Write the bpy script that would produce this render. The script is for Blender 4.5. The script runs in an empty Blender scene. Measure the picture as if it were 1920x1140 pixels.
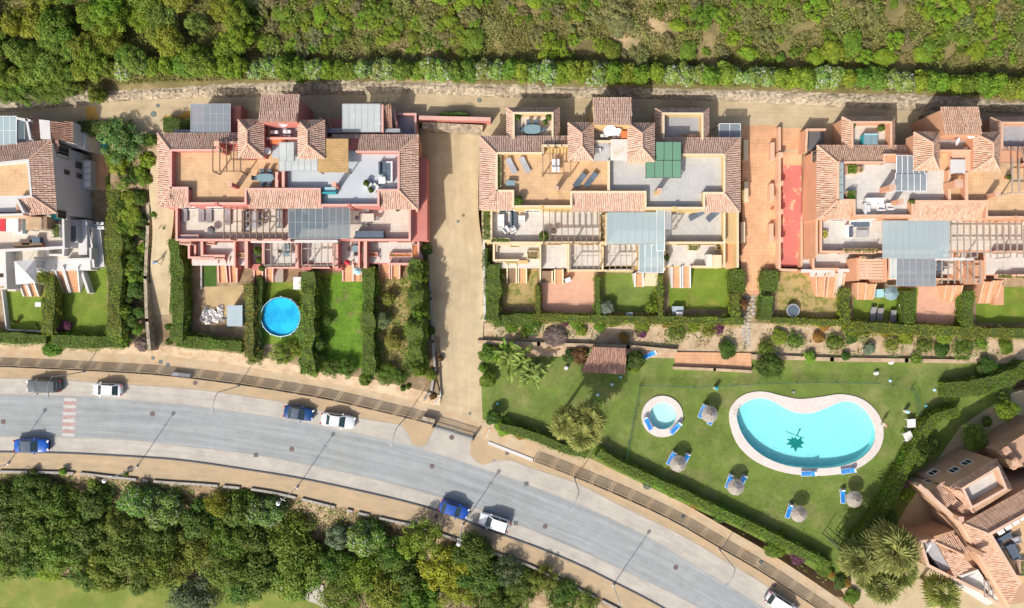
import bpy, bmesh, math, random
import numpy as np
from mathutils import Vector, Matrix, noise
from mathutils.geometry import tessellate_polygon

sc = bpy.context.scene
COL = sc.collection
rnd = random.Random(7)
R = math.radians

# ------------------------------------------------------------------ camera, sky, sun, exposure
HC, FP = 90.0, 1278.0            # drone height in metres, focal length in photo pixels
cam_d = bpy.data.cameras.new('camera')
cam = bpy.data.objects.new('camera', cam_d)
COL.objects.link(cam)
cam.location = (0, 0, HC)
cam.rotation_euler = (0, 0, 0)
cam_d.sensor_width = 36.0
cam_d.lens = 36.0 * FP / 1920.0
cam_d.clip_start = 0.5
cam_d.clip_end = 3000
sc.camera = cam

SUN_EL, SUN_AZ = R(41), R(34)    # shadows run up and a little to the right
world = bpy.data.worlds.new('World')
sc.world = world
world.use_nodes = True
wn = world.node_tree
bg = wn.nodes['Background']
sky = wn.nodes.new('ShaderNodeTexSky')
sky.sky_type = 'NISHITA'
sky.sun_disc = False
sky.air_density = 0.9
sky.dust_density = 4.0
sky.sun_elevation = SUN_EL
sky.sun_rotation = math.pi + SUN_AZ
wn.links.new(sky.outputs['Color'], bg.inputs['Color'])
bg.inputs['Strength'].default_value = 0.135
sun_d = bpy.data.lights.new('sun', 'SUN')
sun_d.energy = 3.85
sun_d.angle = R(0.53)
sun_d.color = (1.0, 0.945, 0.86)
sun = bpy.data.objects.new('sun', sun_d)
COL.objects.link(sun)
SUN_DIR = Vector((math.sin(SUN_AZ) * math.cos(SUN_EL), math.cos(SUN_AZ) * math.cos(SUN_EL), -math.sin(SUN_EL)))
sun.rotation_euler = SUN_DIR.to_track_quat('-Z', 'Y').to_euler()
sun.location = (-60, -80, 120)
sc.view_settings.view_transform = 'Standard'
sc.view_settings.look = 'None'
sc.view_settings.exposure = 0.19
sc.view_settings.gamma = 1.0
sc.view_settings.use_curve_mapping = False
sc.render.engine = 'CYCLES'
sc.cycles.max_bounces = 6
sc.cycles.transparent_max_bounces = 10

# ------------------------------------------------------------------ helpers
def W(px, py, z=0.0):
    """place of something of height z that the photograph shows at pixel (px, py)"""
    s = (HC - z) / FP
    return Vector(((px - 960) * s, (570 - py) * s, z))

def setp(o, label=None, cat=None, group=None, kind=None):
    if label: o['label'] = label
    if cat: o['category'] = cat
    if group: o['group'] = group
    if kind: o['kind'] = kind
    return o

def thing(name, label, cat, loc=(0, 0, 0), rz=0.0, group=None):
    o = bpy.data.objects.new(name, None)
    COL.objects.link(o)
    o.empty_display_size = 0.3
    o.location = loc
    o.rotation_euler = (0, 0, rz)
    return setp(o, label, cat, group)

def kids(o):
    return [c for c in KIDS.get(o.name, [])]
KIDS = {}

def link(o, parent=None):
    COL.objects.link(o)
    if parent is not None:
        o.parent = parent
        KIDS.setdefault(parent.name, []).append(o)
    return o

def copy_tree(o, parent=None):
    c = o.copy()
    link(c, parent)
    for ch in KIDS.get(o.name, []):
        copy_tree(ch, c)
    return c

def place(proto, used, loc, rz, label=None, group=None, scale=None):
    """the first call moves the prototype itself, later calls copy it with its parts"""
    if used.get(proto.name):
        o = copy_tree(proto)
    else:
        used[proto.name] = True
        o = proto
    o.location = loc
    o.rotation_euler = (0, 0, rz)
    if scale: o.scale = (scale,) * 3 if not isinstance(scale, tuple) else scale
    if label: o['label'] = label
    if group: o['group'] = group
    return o
USED = {}

def wloc(o):
    v = Vector((0, 0, 0))
    while o is not None:
        v += o.location
        o = o.parent
    return v

class MB:
    def __init__(s):
        s.v, s.f, s.m, s.uv = [], [], [], []
    def face(s, pts, m=0, uv=None):
        i = len(s.v)
        s.v += [tuple(p) for p in pts]
        s.f.append(tuple(range(i, i + len(pts))))
        s.m.append(m)
        s.uv.append(uv)
        return s
    def poly(s, pts, m=0):
        pts = [Vector(p) for p in pts]
        for t in tessellate_polygon([[Vector((p.x, p.y, 0)) for p in pts]]):
            a, b, c = (pts[k] for k in t)
            if ((b - a).cross(c - a)).z < 0: b, c = c, b
            s.face((a, b, c), m)
        return s
    def prism(s, pts, zb, m=0, ms=None):
        """solid below a top outline (each point with its own height) down to zb"""
        pts = [Vector(p) for p in pts]
        s.poly(pts, m)
        n = len(pts)
        for i in range(n):
            a, b = pts[i], pts[(i + 1) % n]
            s.face((Vector((a.x, a.y, zb)), Vector((b.x, b.y, zb)), b, a), m if ms is None else ms)
        return s
    def box(s, x0, y0, z0, x1, y1, z1, m=0, bottom=True):
        x0, x1 = min(x0, x1), max(x0, x1); y0, y1 = min(y0, y1), max(y0, y1)
        a = [(x0, y0), (x1, y0), (x1, y1), (x0, y1)]
        s.face([(x, y, z1) for x, y in a], m)
        if bottom: s.face([(x, y, z0) for x, y in reversed(a)], m)
        for i in range(4):
            p, q = a[i], a[(i + 1) % 4]
            s.face([(p[0], p[1], z0), (q[0], q[1], z0), (q[0], q[1], z1), (p[0], p[1], z1)], m)
        return s
    def bar(s, p, q, w, h, m=0, up=(0, 0, 1)):
        """box beam from p to q, width w across and h along up, centred on the line"""
        p, q = Vector(p), Vector(q)
        d = (q - p)
        if d.length < 1e-6: return s
        d.normalize()
        u = Vector(up)
        if abs(d.dot(u)) > 0.95: u = Vector((1, 0, 0))
        r = d.cross(u).normalized() * (w / 2)
        u = r.cross(d).normalized() * (h / 2)
        A = [p - r - u, p + r - u, p + r + u, p - r + u]
        B = [q - r - u, q + r - u, q + r + u, q - r + u]
        s.face(A[::-1], m); s.face(B, m)
        for i in range(4):
            j = (i + 1) % 4
            s.face((A[i], A[j], B[j], B[i]), m)
        return s
    def lathe(s, x, y, prof, n=12, m=0, cap=True):
        ring = []
        for r, z in prof:
            ring.append([(x + r * math.cos(2 * math.pi * k / n), y + r * math.sin(2 * math.pi * k / n), z) for k in range(n)])
        for a, b in zip(ring, ring[1:]):
            for k in range(n):
                j = (k + 1) % n
                s.face((a[k], a[j], b[j], b[k]), m)
        if cap:
            s.face(ring[0][::-1], m); s.face(ring[-1], m)
        return s
    def cyl(s, x, y, z0, z1, r, n=10, m=0, r2=None):
        return s.lathe(x, y, [(r, z0), (r if r2 is None else r2, z1)], n, m)
    def tube(s, pts, r, n=6, m=0):
        pts = [Vector(p) for p in pts]
        if not isinstance(r, (list, tuple)): r = [r] * len(pts)
        rings = []
        for i, p in enumerate(pts):
            d = (pts[min(i + 1, len(pts) - 1)] - pts[max(i - 1, 0)]).normalized()
            u = Vector((0, 0, 1)) if abs(d.z) < 0.9 else Vector((1, 0, 0))
            a = d.cross(u).normalized(); b = d.cross(a)
            rings.append([p + (a * math.cos(2 * math.pi * k / n) + b * math.sin(2 * math.pi * k / n)) * r[i] for k in range(n)])
        for A, B in zip(rings, rings[1:]):
            for k in range(n):
                j = (k + 1) % n
                s.face((A[k], A[j], B[j], B[k]), m)
        s.face(rings[0][::-1], m); s.face(rings[-1], m)
        return s
    def ball(s, c, r, n=10, m=0, sq=1.0):
        k = max(4, n // 2)
        prof = [(max(1e-4, r * math.sin(math.pi * i / k)), c[2] - r * sq * math.cos(math.pi * i / k)) for i in range(k + 1)]
        return s.lathe(c[0], c[1], prof, n, m, cap=False)
    def build(s, name, mats, parent=None, smooth=False, kind=None, label=None, cat=None, group=None):
        me = bpy.data.meshes.new(name)
        off = wloc(parent) if parent is not None else Vector((0, 0, 0))
        vs = [(v[0] - off.x, v[1] - off.y, v[2] - off.z) for v in s.v]
        me.from_pydata(vs, [], s.f)
        if not isinstance(mats, (list, tuple)): mats = [mats]
        for x in mats: me.materials.append(x)
        if len(mats) > 1: me.polygons.foreach_set('material_index', s.m)
        if any(u is not None for u in s.uv):
            l = me.uv_layers.new(name='tile')
            k = 0
            buf = []
            for f, u in zip(s.f, s.uv):
                if u is not None and isinstance(u[0], tuple):
                    for q in u: buf += q
                else:
                    for _ in f: buf += list(u) if u is not None else [0.5, 0.5]
            l.data.foreach_set('uv', buf)
        if smooth: me.polygons.foreach_set('use_smooth', [True] * len(me.polygons))
        me.update()
        o = bpy.data.objects.new(name, me)
        link(o, parent)
        setp(o, label, cat, group, kind)
        return o

def weld(o, dist=1e-4):
    bm = bmesh.new(); bm.from_mesh(o.data)
    bmesh.ops.remove_doubles(bm, verts=bm.verts, dist=dist)
    bmesh.ops.recalc_face_normals(bm, faces=bm.faces)
    bm.to_mesh(o.data); bm.free()
    return o

# ------------------------------------------------------------------ materials
def mat(name, col, rough=0.85, var=0.18, scale=1.2, big=0.12, bump=0.0, bscale=30, spec=0.3, metal=0.0,
        grid=None, gcol=None, mix=None, mixscale=0.3, mixlo=0.45, mixhi=0.6, cells=None, objcol=False, coat=0.0, alpha=1.0, streak=None):
    """base colour with fine and broad mottling; grid = (w, h) joints; mix = second colour in blotches; cells = stone size"""
    m = bpy.data.materials.new(name)
    m.use_nodes = True
    t = m.node_tree; N = t.nodes; L = t.links
    b = N['Principled BSDF']
    b.inputs['Roughness'].default_value = rough
    b.inputs['Specular IOR Level'].default_value = spec
    b.inputs['Metallic'].default_value = metal
    b.inputs['Coat Weight'].default_value = coat
    b.inputs['Alpha'].default_value = alpha
    tc = N.new('ShaderNodeTexCoord').outputs['Object']
    def noi(sc_, det=4, rough_=0.6):
        n = N.new('ShaderNodeTexNoise'); n.inputs['Scale'].default_value = sc_; n.inputs['Detail'].default_value = det
        n.inputs['Roughness'].default_value = rough_
        L.new(tc, n.inputs['Vector']); return n.outputs['Fac']
    def ramp(x, a, b_, lo=0.3, hi=0.7):
        n = N.new('ShaderNodeMapRange'); n.inputs['From Min'].default_value = lo; n.inputs['From Max'].default_value = hi
        n.inputs['To Min'].default_value = a; n.inputs['To Max'].default_value = b_
        L.new(x, n.inputs['Value']); return n.outputs['Result']
    def mixc(f, a, b_, mode='MIX'):
        n = N.new('ShaderNodeMix'); n.data_type = 'RGBA'; n.blend_type = mode
        for sck, val in ((n.inputs[0], f), (n.inputs[6], a), (n.inputs[7], b_)):
            if hasattr(val, 'is_linked') or isinstance(val, bpy.types.NodeSocket): L.new(val, sck)
            else: sck.default_value = val if isinstance(val, float) else (*val, 1.0)
        return n.outputs[2]
    if objcol:
        oi = N.new('ShaderNodeObjectInfo'); c = oi.outputs['Color']
    else:
        rgb = N.new('ShaderNodeRGB'); rgb.outputs[0].default_value = (*col, 1); c = rgb.outputs[0]
    if mix is not None:
        c = mixc(ramp(noi(mixscale, 6, 0.65), 0.0, 1.0, mixlo, mixhi), c, mix)
    if cells:
        v = N.new('ShaderNodeTexVoronoi'); v.inputs['Scale'].default_value = cells; L.new(tc, v.inputs['Vector'])
        sp = N.new('ShaderNodeSeparateColor'); L.new(v.outputs['Color'], sp.inputs[0])
        hs = N.new('ShaderNodeHueSaturation'); L.new(c, hs.inputs['Color']); L.new(ramp(sp.outputs[0], 0.6, 1.35, 0, 1), hs.inputs['Value'])
        c = hs.outputs['Color']
    hs = N.new('ShaderNodeHueSaturation'); L.new(c, hs.inputs['Color'])
    a1 = ramp(noi(scale * 8), 1 - var, 1 + var)
    a2 = ramp(noi(scale * 0.25, 5), 1 - big, 1 + big)
    mu = N.new('ShaderNodeMath'); mu.operation = 'MULTIPLY'; L.new(a1, mu.inputs[0]); L.new(a2, mu.inputs[1])
    L.new(mu.outputs[0], hs.inputs['Value'])
    c = hs.outputs['Color']
    if streak:
        # wear that runs along the strip: uv.x metres along, uv.y across (0..1)
        un = N.new('ShaderNodeUVMap'); un.uv_map = 'tile'
        vm = N.new('ShaderNodeVectorMath'); vm.operation = 'MULTIPLY'; vm.inputs[1].default_value = (streak[0], streak[1], 1); L.new(un.outputs[0], vm.inputs[0])
        sn = N.new('ShaderNodeTexNoise'); sn.inputs['Scale'].default_value = 1.0; sn.inputs['Detail'].default_value = 5; sn.inputs['Roughness'].default_value = .65; L.new(vm.outputs[0], sn.inputs['Vector'])
        s2 = N.new('ShaderNodeHueSaturation'); L.new(c, s2.inputs['Color']); L.new(ramp(sn.outputs['Fac'], 1 - streak[2], 1 + streak[2]), s2.inputs['Value'])
        c = s2.outputs['Color']
        c = mixc(ramp(noi(0.9, 8, .75), 0, .45, .66, .74), c, (c0 * .45 for c0 in col) if False else tuple(x * .5 for x in col))
    if grid:
        br = N.new('ShaderNodeTexBrick'); br.offset = 0.0 if len(grid) < 3 else grid[2]
        br.inputs['Scale'].default_value = 1.0
        br.inputs['Brick Width'].default_value = grid[0]; br.inputs['Row Height'].default_value = grid[1]
        br.inputs['Mortar Size'].default_value = min(grid[0], grid[1]) * 0.045
        br.inputs['Mortar Smooth'].default_value = 0.3
        br.inputs['Color1'].default_value = (0.95, 0.95, 0.95, 1); br.inputs['Color2'].default_value = (1.04, 1.04, 1.04, 1)
        br.inputs['Mortar'].default_value = (*(gcol or (0.6, 0.58, 0.55)), 1)
        L.new(tc, br.inputs['Vector'])
        c = mixc(1.0, c, br.outputs['Color'], 'MULTIPLY')
    L.new(c, b.inputs['Base Color'])
    if bump:
        bn = N.new('ShaderNodeBump'); bn.inputs['Strength'].default_value = min(1, bump); bn.inputs['Distance'].default_value = 0.05
        L.new(noi(bscale, 5), bn.inputs['Height']); L.new(bn.outputs['Normal'], b.inputs['Normal'])
    return m

def roof_mat(name, stops, moss=(0.2, 0.14, 0.08)):
    """barrel tiles: each tile picks its own clay tone (uv.x); lichen blotches"""
    m = bpy.data.materials.new(name); m.use_nodes = True
    t = m.node_tree; N = t.nodes; L = t.links; b = N['Principled BSDF']
    b.inputs['Roughness'].default_value = 0.9; b.inputs['Specular IOR Level'].default_value = 0.2
    uv = N.new('ShaderNodeUVMap'); uv.uv_map = 'tile'
    sp = N.new('ShaderNodeSeparateXYZ'); L.new(uv.outputs[0], sp.inputs[0])
    cr = N.new('ShaderNodeValToRGB')
    cr.color_ramp.elements[0].color = (*stops[0], 1); cr.color_ramp.elements[1].color = (*stops[-1], 1)
    for i, s in enumerate(stops[1:-1]):
        e = cr.color_ramp.elements.new((i + 1) / (len(stops) - 1)); e.color = (*s, 1)
    L.new(sp.outputs[0], cr.inputs[0])
    tc = N.new('ShaderNodeTexCoord')
    n = N.new('ShaderNodeTexNoise'); n.inputs['Scale'].default_value = 0.7; n.inputs['Detail'].default_value = 6; L.new(tc.outputs['Object'], n.inputs['Vector'])
    mr = N.new('ShaderNodeMapRange'); mr.inputs['From Min'].default_value = 0.5; mr.inputs['From Max'].default_value = 0.75; mr.inputs['To Max'].default_value = 0.65
    L.new(n.outputs['Fac'], mr.inputs['Value'])
    mx = N.new('ShaderNodeMix'); mx.data_type = 'RGBA'; L.new(mr.outputs[0], mx.inputs[0]); L.new(cr.outputs[0], mx.inputs[6]); mx.inputs[7].default_value = (*moss, 1)
    L.new(mx.outputs[2], b.inputs['Base Color'])
    return m

def leaf_mat(name='leaf'):
    m = bpy.data.materials.new(name); m.use_nodes = True
    t = m.node_tree; N = t.nodes; L = t.links; b = N['Principled BSDF']
    oi = N.new('ShaderNodeObjectInfo')
    at = N.new('ShaderNodeVertexColor'); at.layer_name = 'lv'
    hs = N.new('ShaderNodeHueSaturation'); L.new(oi.outputs['Color'], hs.inputs['Color'])
    sp = N.new('ShaderNodeSeparateColor'); L.new(at.outputs['Color'], sp.inputs[0])
    a = N.new('ShaderNodeMapRange'); L.new(sp.outputs[0], a.inputs['Value']); a.inputs['To Min'].default_value = 0.465; a.inputs['To Max'].default_value = 0.525
    v = N.new('ShaderNodeMapRange'); L.new(sp.outputs[1], v.inputs['Value']); v.inputs['To Min'].default_value = 0.55; v.inputs['To Max'].default_value = 1.55
    L.new(a.outputs[0], hs.inputs['Hue']); L.new(v.outputs[0], hs.inputs['Value'])
    # third channel: pale blossom or dry tip instead of a leaf
    mx = N.new('ShaderNodeMix'); mx.data_type = 'RGBA'; L.new(sp.outputs[2], mx.inputs[0]); L.new(hs.outputs[0], mx.inputs[6]); mx.inputs[7].default_value = (0.55, 0.55, 0.5, 1)
    L.new(mx.outputs[2], b.inputs['Base Color'])
    b.inputs['Roughness'].default_value = 0.6; b.inputs['Specular IOR Level'].default_value = 0.25
    tr = N.new('ShaderNodeBsdfTranslucent'); L.new(mx.outputs[2], tr.inputs['Color'])
    ms = N.new('ShaderNodeMixShader'); ms.inputs[0].default_value = 0.3
    L.new(b.outputs[0], ms.inputs[1]); L.new(tr.outputs[0], ms.inputs[2])
    L.new(ms.outputs[0], N['Material Output'].inputs['Surface'])
    return m

def glass_mat(name, tint, mixf=0.35, rough=0.15):
    """thin sheet: lets part of the light through, tinted, with a soft sheen"""
    m = bpy.data.materials.new(name); m.use_nodes = True
    t = m.node_tree; N = t.nodes; L = t.links; b = N['Principled BSDF']
    b.inputs['Base Color'].default_value = (*tint, 1); b.inputs['Roughness'].default_value = rough
    tr = N.new('ShaderNodeBsdfTransparent'); tr.inputs['Color'].default_value = (*[min(1, 0.55 + 0.5 * c) for c in tint], 1)
    ms = N.new('ShaderNodeMixShader'); ms.inputs[0].default_value = mixf
    L.new(b.outputs[0], ms.inputs[1]); L.new(tr.outputs[0], ms.inputs[2]); L.new(ms.outputs[0], N['Material Output'].inputs['Surface'])
    return m

def water_mat(name, tint, vis=0.88):
    m = bpy.data.materials.new(name); m.use_nodes = True
    t = m.node_tree; N = t.nodes; L = t.links
    N.remove(N['Principled BSDF'])
    tr = N.new('ShaderNodeBsdfTransparent'); tr.inputs['Color'].default_value = (*tint, 1)
    gl = N.new('ShaderNodeBsdfGlossy'); gl.inputs['Roughness'].default_value = 0.08
    lw = N.new('ShaderNodeLayerWeight'); lw.inputs['Blend'].default_value = 0.5
    pw = N.new('ShaderNodeMath'); pw.operation = 'POWER'; pw.inputs[1].default_value = 4.0; L.new(lw.outputs['Facing'], pw.inputs[0])
    fr = N.new('ShaderNodeMath'); fr.operation = 'MULTIPLY_ADD'; fr.inputs[1].default_value = 0.7; fr.inputs[2].default_value = 0.02; L.new(pw.outputs[0], fr.inputs[0])
    tc = N.new('ShaderNodeTexCoord'); n = N.new('ShaderNodeTexNoise'); n.inputs['Scale'].default_value = 2.5; n.inputs['Detail'].default_value = 3
    L.new(tc.outputs['Object'], n.inputs['Vector'])
    bn = N.new('ShaderNodeBump'); bn.inputs['Strength'].default_value = 0.08; bn.inputs['Distance'].default_value = 0.05
    L.new(n.outputs['Fac'], bn.inputs['Height']); L.new(bn.outputs['Normal'], gl.inputs['Normal']);
    ms = N.new('ShaderNodeMixShader'); L.new(fr.outputs[0], ms.inputs[0]); L.new(tr.outputs[0], ms.inputs[1]); L.new(gl.outputs[0], ms.inputs[2])
    L.new(ms.outputs[0], N['Material Output'].inputs['Surface'])
    return m

K = {}
K['leaf'] = leaf_mat()
K['bark'] = mat('bark', (0.16, 0.11, 0.07), bump=0.5)
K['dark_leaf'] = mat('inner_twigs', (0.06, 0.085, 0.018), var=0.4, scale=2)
K['asphalt'] = mat('road_concrete', (0.305, 0.325, 0.33), streak=(.05, 14, .2), var=0.05, scale=3, big=0.08, mix=(0.29, 0.305, 0.30), mixscale=0.12, mixlo=0.4, mixhi=0.65, bump=0.2, bscale=60)
K['parking'] = mat('parking_concrete', (0.45, 0.42, 0.37), streak=(.3, 5, .10), var=0.06, scale=2, big=0.08, mix=(0.40, 0.37, 0.33), mixscale=0.35, bump=0.15, bscale=60)
K['pave'] = mat('ochre_pavement', (0.43, 0.33, 0.21), streak=(.4, 4, .12), var=0.12, scale=2, big=0.12, mix=(0.42, 0.31, 0.19), mixscale=0.5, bump=0.3)
K['prom'] = mat('promenade_paving', (0.50, 0.39, 0.26), streak=(.6, 3, .09), var=0.08, scale=2.5, big=0.08, mix=(0.5, 0.36, 0.22), mixscale=0.4, bump=0.2)
K['drive'] = mat('ochre_drive', (0.49, 0.40, 0.255), streak=(.08, 9, .10), var=0.09, scale=2.5, big=0.10, mix=(0.43, 0.34, 0.21), mixscale=0.25, mixlo=0.4, mixhi=0.65, bump=0.25)
K['stain'] = mat('yellow_paint_worn', (0.55, 0.33, 0.07), var=0.2)
K['kerb'] = mat('kerb_stone', (0.36, 0.33, 0.29), var=0.15, scale=2)
K['kerb_dark'] = mat('kerb_dark', (0.12, 0.12, 0.12), var=0.2, scale=2)
K['earth'] = mat('dry_earth', (0.42, 0.29, 0.17), var=0.25, scale=1.5, big=0.2, mix=(0.30, 0.22, 0.13), mixscale=0.6, bump=0.8, bscale=8)
K['sand'] = mat('sandy_bed', (0.48, 0.365, 0.245), var=0.22, scale=2, big=0.15, mix=(0.40, 0.28, 0.17), mixscale=0.8, bump=0.8, bscale=10)
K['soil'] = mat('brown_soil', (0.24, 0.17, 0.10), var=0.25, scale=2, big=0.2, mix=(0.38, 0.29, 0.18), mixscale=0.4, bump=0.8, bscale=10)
K['gsand'] = mat('garden_sand', (0.47, 0.35, 0.19), var=0.15, scale=2.5, big=0.15, bump=0.5)
K['scrub'] = mat('scrub_ground', (0.18, 0.15, 0.06), var=0.35, scale=1.5, big=0.25, mix=(0.40, 0.29, 0.17), mixscale=0.09, mixlo=0.56, mixhi=0.68, bump=1, bscale=6)
K['lawn'] = mat('pool_lawn', (0.135, 0.20, 0.036), var=0.3, scale=2.2, big=0.2, mix=(0.225, 0.225, 0.08), mixscale=0.3, mixlo=0.46, mixhi=0.70, bump=0.9, bscale=25)
K['golf'] = mat('open_lawn', (0.165, 0.215, 0.035), var=0.15, scale=1.2, big=0.15, mix=(0.25, 0.25, 0.06), mixscale=0.25, mixlo=0.45, mixhi=0.65, bump=0.6, bscale=20)
K['lawn2'] = mat('garden_lawn', (0.15, 0.23, 0.025), var=0.22, scale=2.5, big=0.18, mix=(0.25, 0.24, 0.05), mixscale=0.5, mixlo=0.5, mixhi=0.7, bump=0.9, bscale=30)
K['lawn3'] = mat('rough_grass', (0.12, 0.24, 0.02), var=0.35, scale=3, big=0.3, mix=(0.2, 0.18, 0.07), mixscale=0.5, mixlo=0.55, mixhi=0.7, bump=1, bscale=18)
K['drygrass'] = mat('dry_grass', (0.40, 0.30, 0.13), var=0.25, scale=2.5, big=0.1, mix=(0.19, 0.20, 0.045), mixscale=0.9, mixlo=0.48, mixhi=0.58, bump=0.9, bscale=25)
K['turf'] = mat('dark_turf', (0.06, 0.13, 0.02), var=0.2, scale=3, bump=0.8, bscale=30)
K['terracotta'] = mat('terracotta_tiles', (0.65, 0.365, 0.205), var=0.1, scale=3, big=0.1, grid=(0.42, 0.42), gcol=(0.78, 0.72, 0.66), mix=(0.56, 0.32, 0.18), mixscale=0.6)
K['terra_pink'] = mat('pink_patio_tiles', (0.62, 0.36, 0.25), var=0.06, scale=3, big=0.06, grid=(0.4, 0.4), gcol=(0.9, 0.86, 0.82))
K['terra_y'] = mat('ochre_terrace_tiles', (0.60, 0.405, 0.235), var=0.1, scale=3, big=0.1, grid=(0.42, 0.42), gcol=(0.85, 0.8, 0.72), mix=(.5, .32, .18), mixscale=.6, mixlo=.5, mixhi=.7)
K['red_floor'] = mat('red_painted_floor', (0.50, 0.15, 0.125), var=0.12, scale=1.5, big=0.1, mix=(0.62, 0.35, 0.2), mixscale=0.8, mixlo=0.57, mixhi=0.60)
K['cream'] = mat('cream_tiles', (0.59, 0.535, 0.46), mix=(.5, .44, .36), mixscale=.7, mixlo=.52, mixhi=.72, var=0.05, scale=3, big=0.05, grid=(0.45, 0.45), gcol=(0.88, 0.86, 0.84))
K['white_t'] = mat('white_tiles', (0.57, 0.545, 0.505), mix=(.51, .48, .43), mixscale=.6, mixlo=.52, mixhi=.72, var=0.04, scale=3, big=0.05, grid=(0.6, 0.6), gcol=(0.9, 0.9, 0.9))
K['grey_t'] = mat('grey_terrace', (0.47, 0.47, 0.455), mix=(.39, .39, .375), mixscale=.5, mixlo=.5, mixhi=.72, var=0.05, scale=2, big=0.07, grid=(0.5, 0.5), gcol=(0.93, 0.93, 0.93))
K['blue_t'] = mat('pale_blue_terrace', (0.46, 0.50, 0.53), var=0.04, scale=2, big=0.06)
K['grey_f'] = mat('grey_floor', (0.33, 0.34, 0.36), var=0.08, scale=2, big=0.08, grid=(0.6, 0.3, 0.5), gcol=(0.85, 0.85, 0.85))
K['white'] = mat('white_render', (0.57, 0.56, 0.545), var=0.05, scale=1.5, big=0.06)
K['white_old'] = mat('weathered_white_slab', (0.60, 0.59, 0.55), var=0.08, scale=1, mix=(0.55, 0.44, 0.28), mixscale=0.7, mixlo=0.55, mixhi=0.72)
K['pink'] = mat('pink_red_render', (0.50, 0.19, 0.16), var=0.08, scale=1.5, big=0.1)
K['pink_l'] = mat('salmon_coping', (0.62, 0.37, 0.31), var=0.08, scale=1.5, big=0.08)
K['yellow'] = mat('ochre_render', (0.58, 0.42, 0.20), var=0.07, scale=1.5, big=0.08)
K['yellow_l'] = mat('pale_yellow_coping', (0.68, 0.56, 0.38), var=0.07, scale=1.5, big=0.06)
K['orange'] = mat('orange_render', (0.58, 0.31, 0.19), var=0.07, scale=1.5, big=0.08)
K['orange_l'] = mat('peach_coping', (0.65, 0.41, 0.28), var=0.07, scale=1.5, big=0.06)
K['tan'] = mat('tan_render', (0.50, 0.315, 0.205), var=0.1, scale=1.5, big=0.12, mix=(.42, .27, .18), mixscale=.5, mixlo=.5, mixhi=.75)
K['tan_l'] = mat('tan_coping', (0.60, 0.42, 0.31), var=0.1, scale=1.5, big=0.1)
K['stone'] = mat('field_stone', (0.37, 0.31, 0.225), var=0.25, scale=2, big=0.15, cells=2.2, bump=0.8, bscale=6)
K['stone_w'] = mat('stone_wall', (0.37, 0.31, 0.225), var=0.2, scale=2, big=0.12, cells=2.5, bump=0.8, bscale=8)
K['metal_d'] = mat('dark_metal', (0.06, 0.06, 0.065), rough=0.5, var=0.1)
K['metal_g'] = mat('grey_metal', (0.35, 0.37, 0.38), rough=0.45, var=0.08)
K['metal_w'] = mat('white_metal', (0.75, 0.76, 0.77), rough=0.4, var=0.04)
K['beam'] = mat('brown_timber', (0.25, 0.17, 0.11), var=0.15)
K['beam_g'] = mat('grey_timber', (0.36, 0.31, 0.26), var=0.12)
K['beam_w'] = mat('white_timber', (0.76, 0.73, 0.69), var=0.05)
K['wicker'] = mat('grey_wicker', (0.25, 0.23, 0.24), var=0.2, scale=6)
K['wick_b'] = mat('brown_wicker', (0.13, 0.09, 0.08), var=0.2, scale=6)
K['navy'] = mat('slate_cushion', (0.10, 0.13, 0.17), var=0.1, scale=4)
K['cush_w'] = mat('white_cushion', (0.68, 0.67, 0.66), var=0.04, scale=4)
K['cush_g'] = mat('grey_cushion', (0.38, 0.38, 0.40), var=0.1, scale=4)
K['blue_c'] = mat('blue_sling', (0.02, 0.24, 0.68), rough=0.6, var=0.08, scale=4)
K['tealtop'] = mat('grey_teal_tabletop', (0.20, 0.30, 0.33), rough=0.4, var=0.1)
K['teal'] = mat('teal_plastic', (0.04, 0.32, 0.36), rough=0.5, var=0.1)
K['ltblue'] = mat('pale_blue_plastic', (0.35, 0.6, 0.66), rough=0.5, var=0.06)
K['red'] = mat('red_plastic', (0.55, 0.04, 0.06), rough=0.5, var=0.06)
K['orange_p'] = mat('orange_awning', (0.66, 0.19, 0.07), rough=0.7, var=0.06)
K['tin'] = mat('corrugated_tin', (0.36, 0.44, 0.48), rough=0.5, var=0.08, scale=2)
K['green_c'] = mat('green_canvas', (0.12, 0.25, 0.165), rough=0.8, var=0.05, scale=2, big=0.05)
K['straw'] = mat('reed_thatch', (0.50, 0.33, 0.15), var=0.4, scale=5, big=0.1, bump=1, bscale=30, grid=(.62, .3, .5), gcol=(.5, .45, .4))
K['glass_d'] = glass_mat('smoked_roof_glass', (0.16, 0.21, 0.24), 0.35)
K['glass_g'] = glass_mat('grey_roof_glass', (0.24, 0.28, 0.31), 0.2)
K['glass_b'] = glass_mat('pale_blue_roof_glass', (0.38, 0.48, 0.50), 0.25)
K['glass_w'] = glass_mat('white_roof_glass', (0.52, 0.57, 0.56), 0.2)
K['pane'] = mat('window_pane', (0.03, 0.045, 0.05), rough=0.12, var=0.05, spec=0.6)
K['pot'] = mat('clay_pot', (0.45, 0.18, 0.08), var=0.12)
K['skin'] = mat('skin', (0.52, 0.30, 0.21), var=0.05)
K['hair'] = mat('dark_hair', (0.05, 0.035, 0.02), var=0.1)
K['tyre'] = mat('tyre_rubber', (0.025, 0.025, 0.026), rough=0.85, var=0.1)
K['carglass'] = mat('car_glass', (0.035, 0.06, 0.065), rough=0.08, var=0.02, spec=0.7)
K['lampglass'] = mat('headlamp_glass', (0.7, 0.72, 0.74), rough=0.15, var=0.02, spec=0.6)
K['taillamp'] = mat('tail_lamp_red', (0.45, 0.02, 0.02), rough=0.25, var=0.02)
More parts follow.
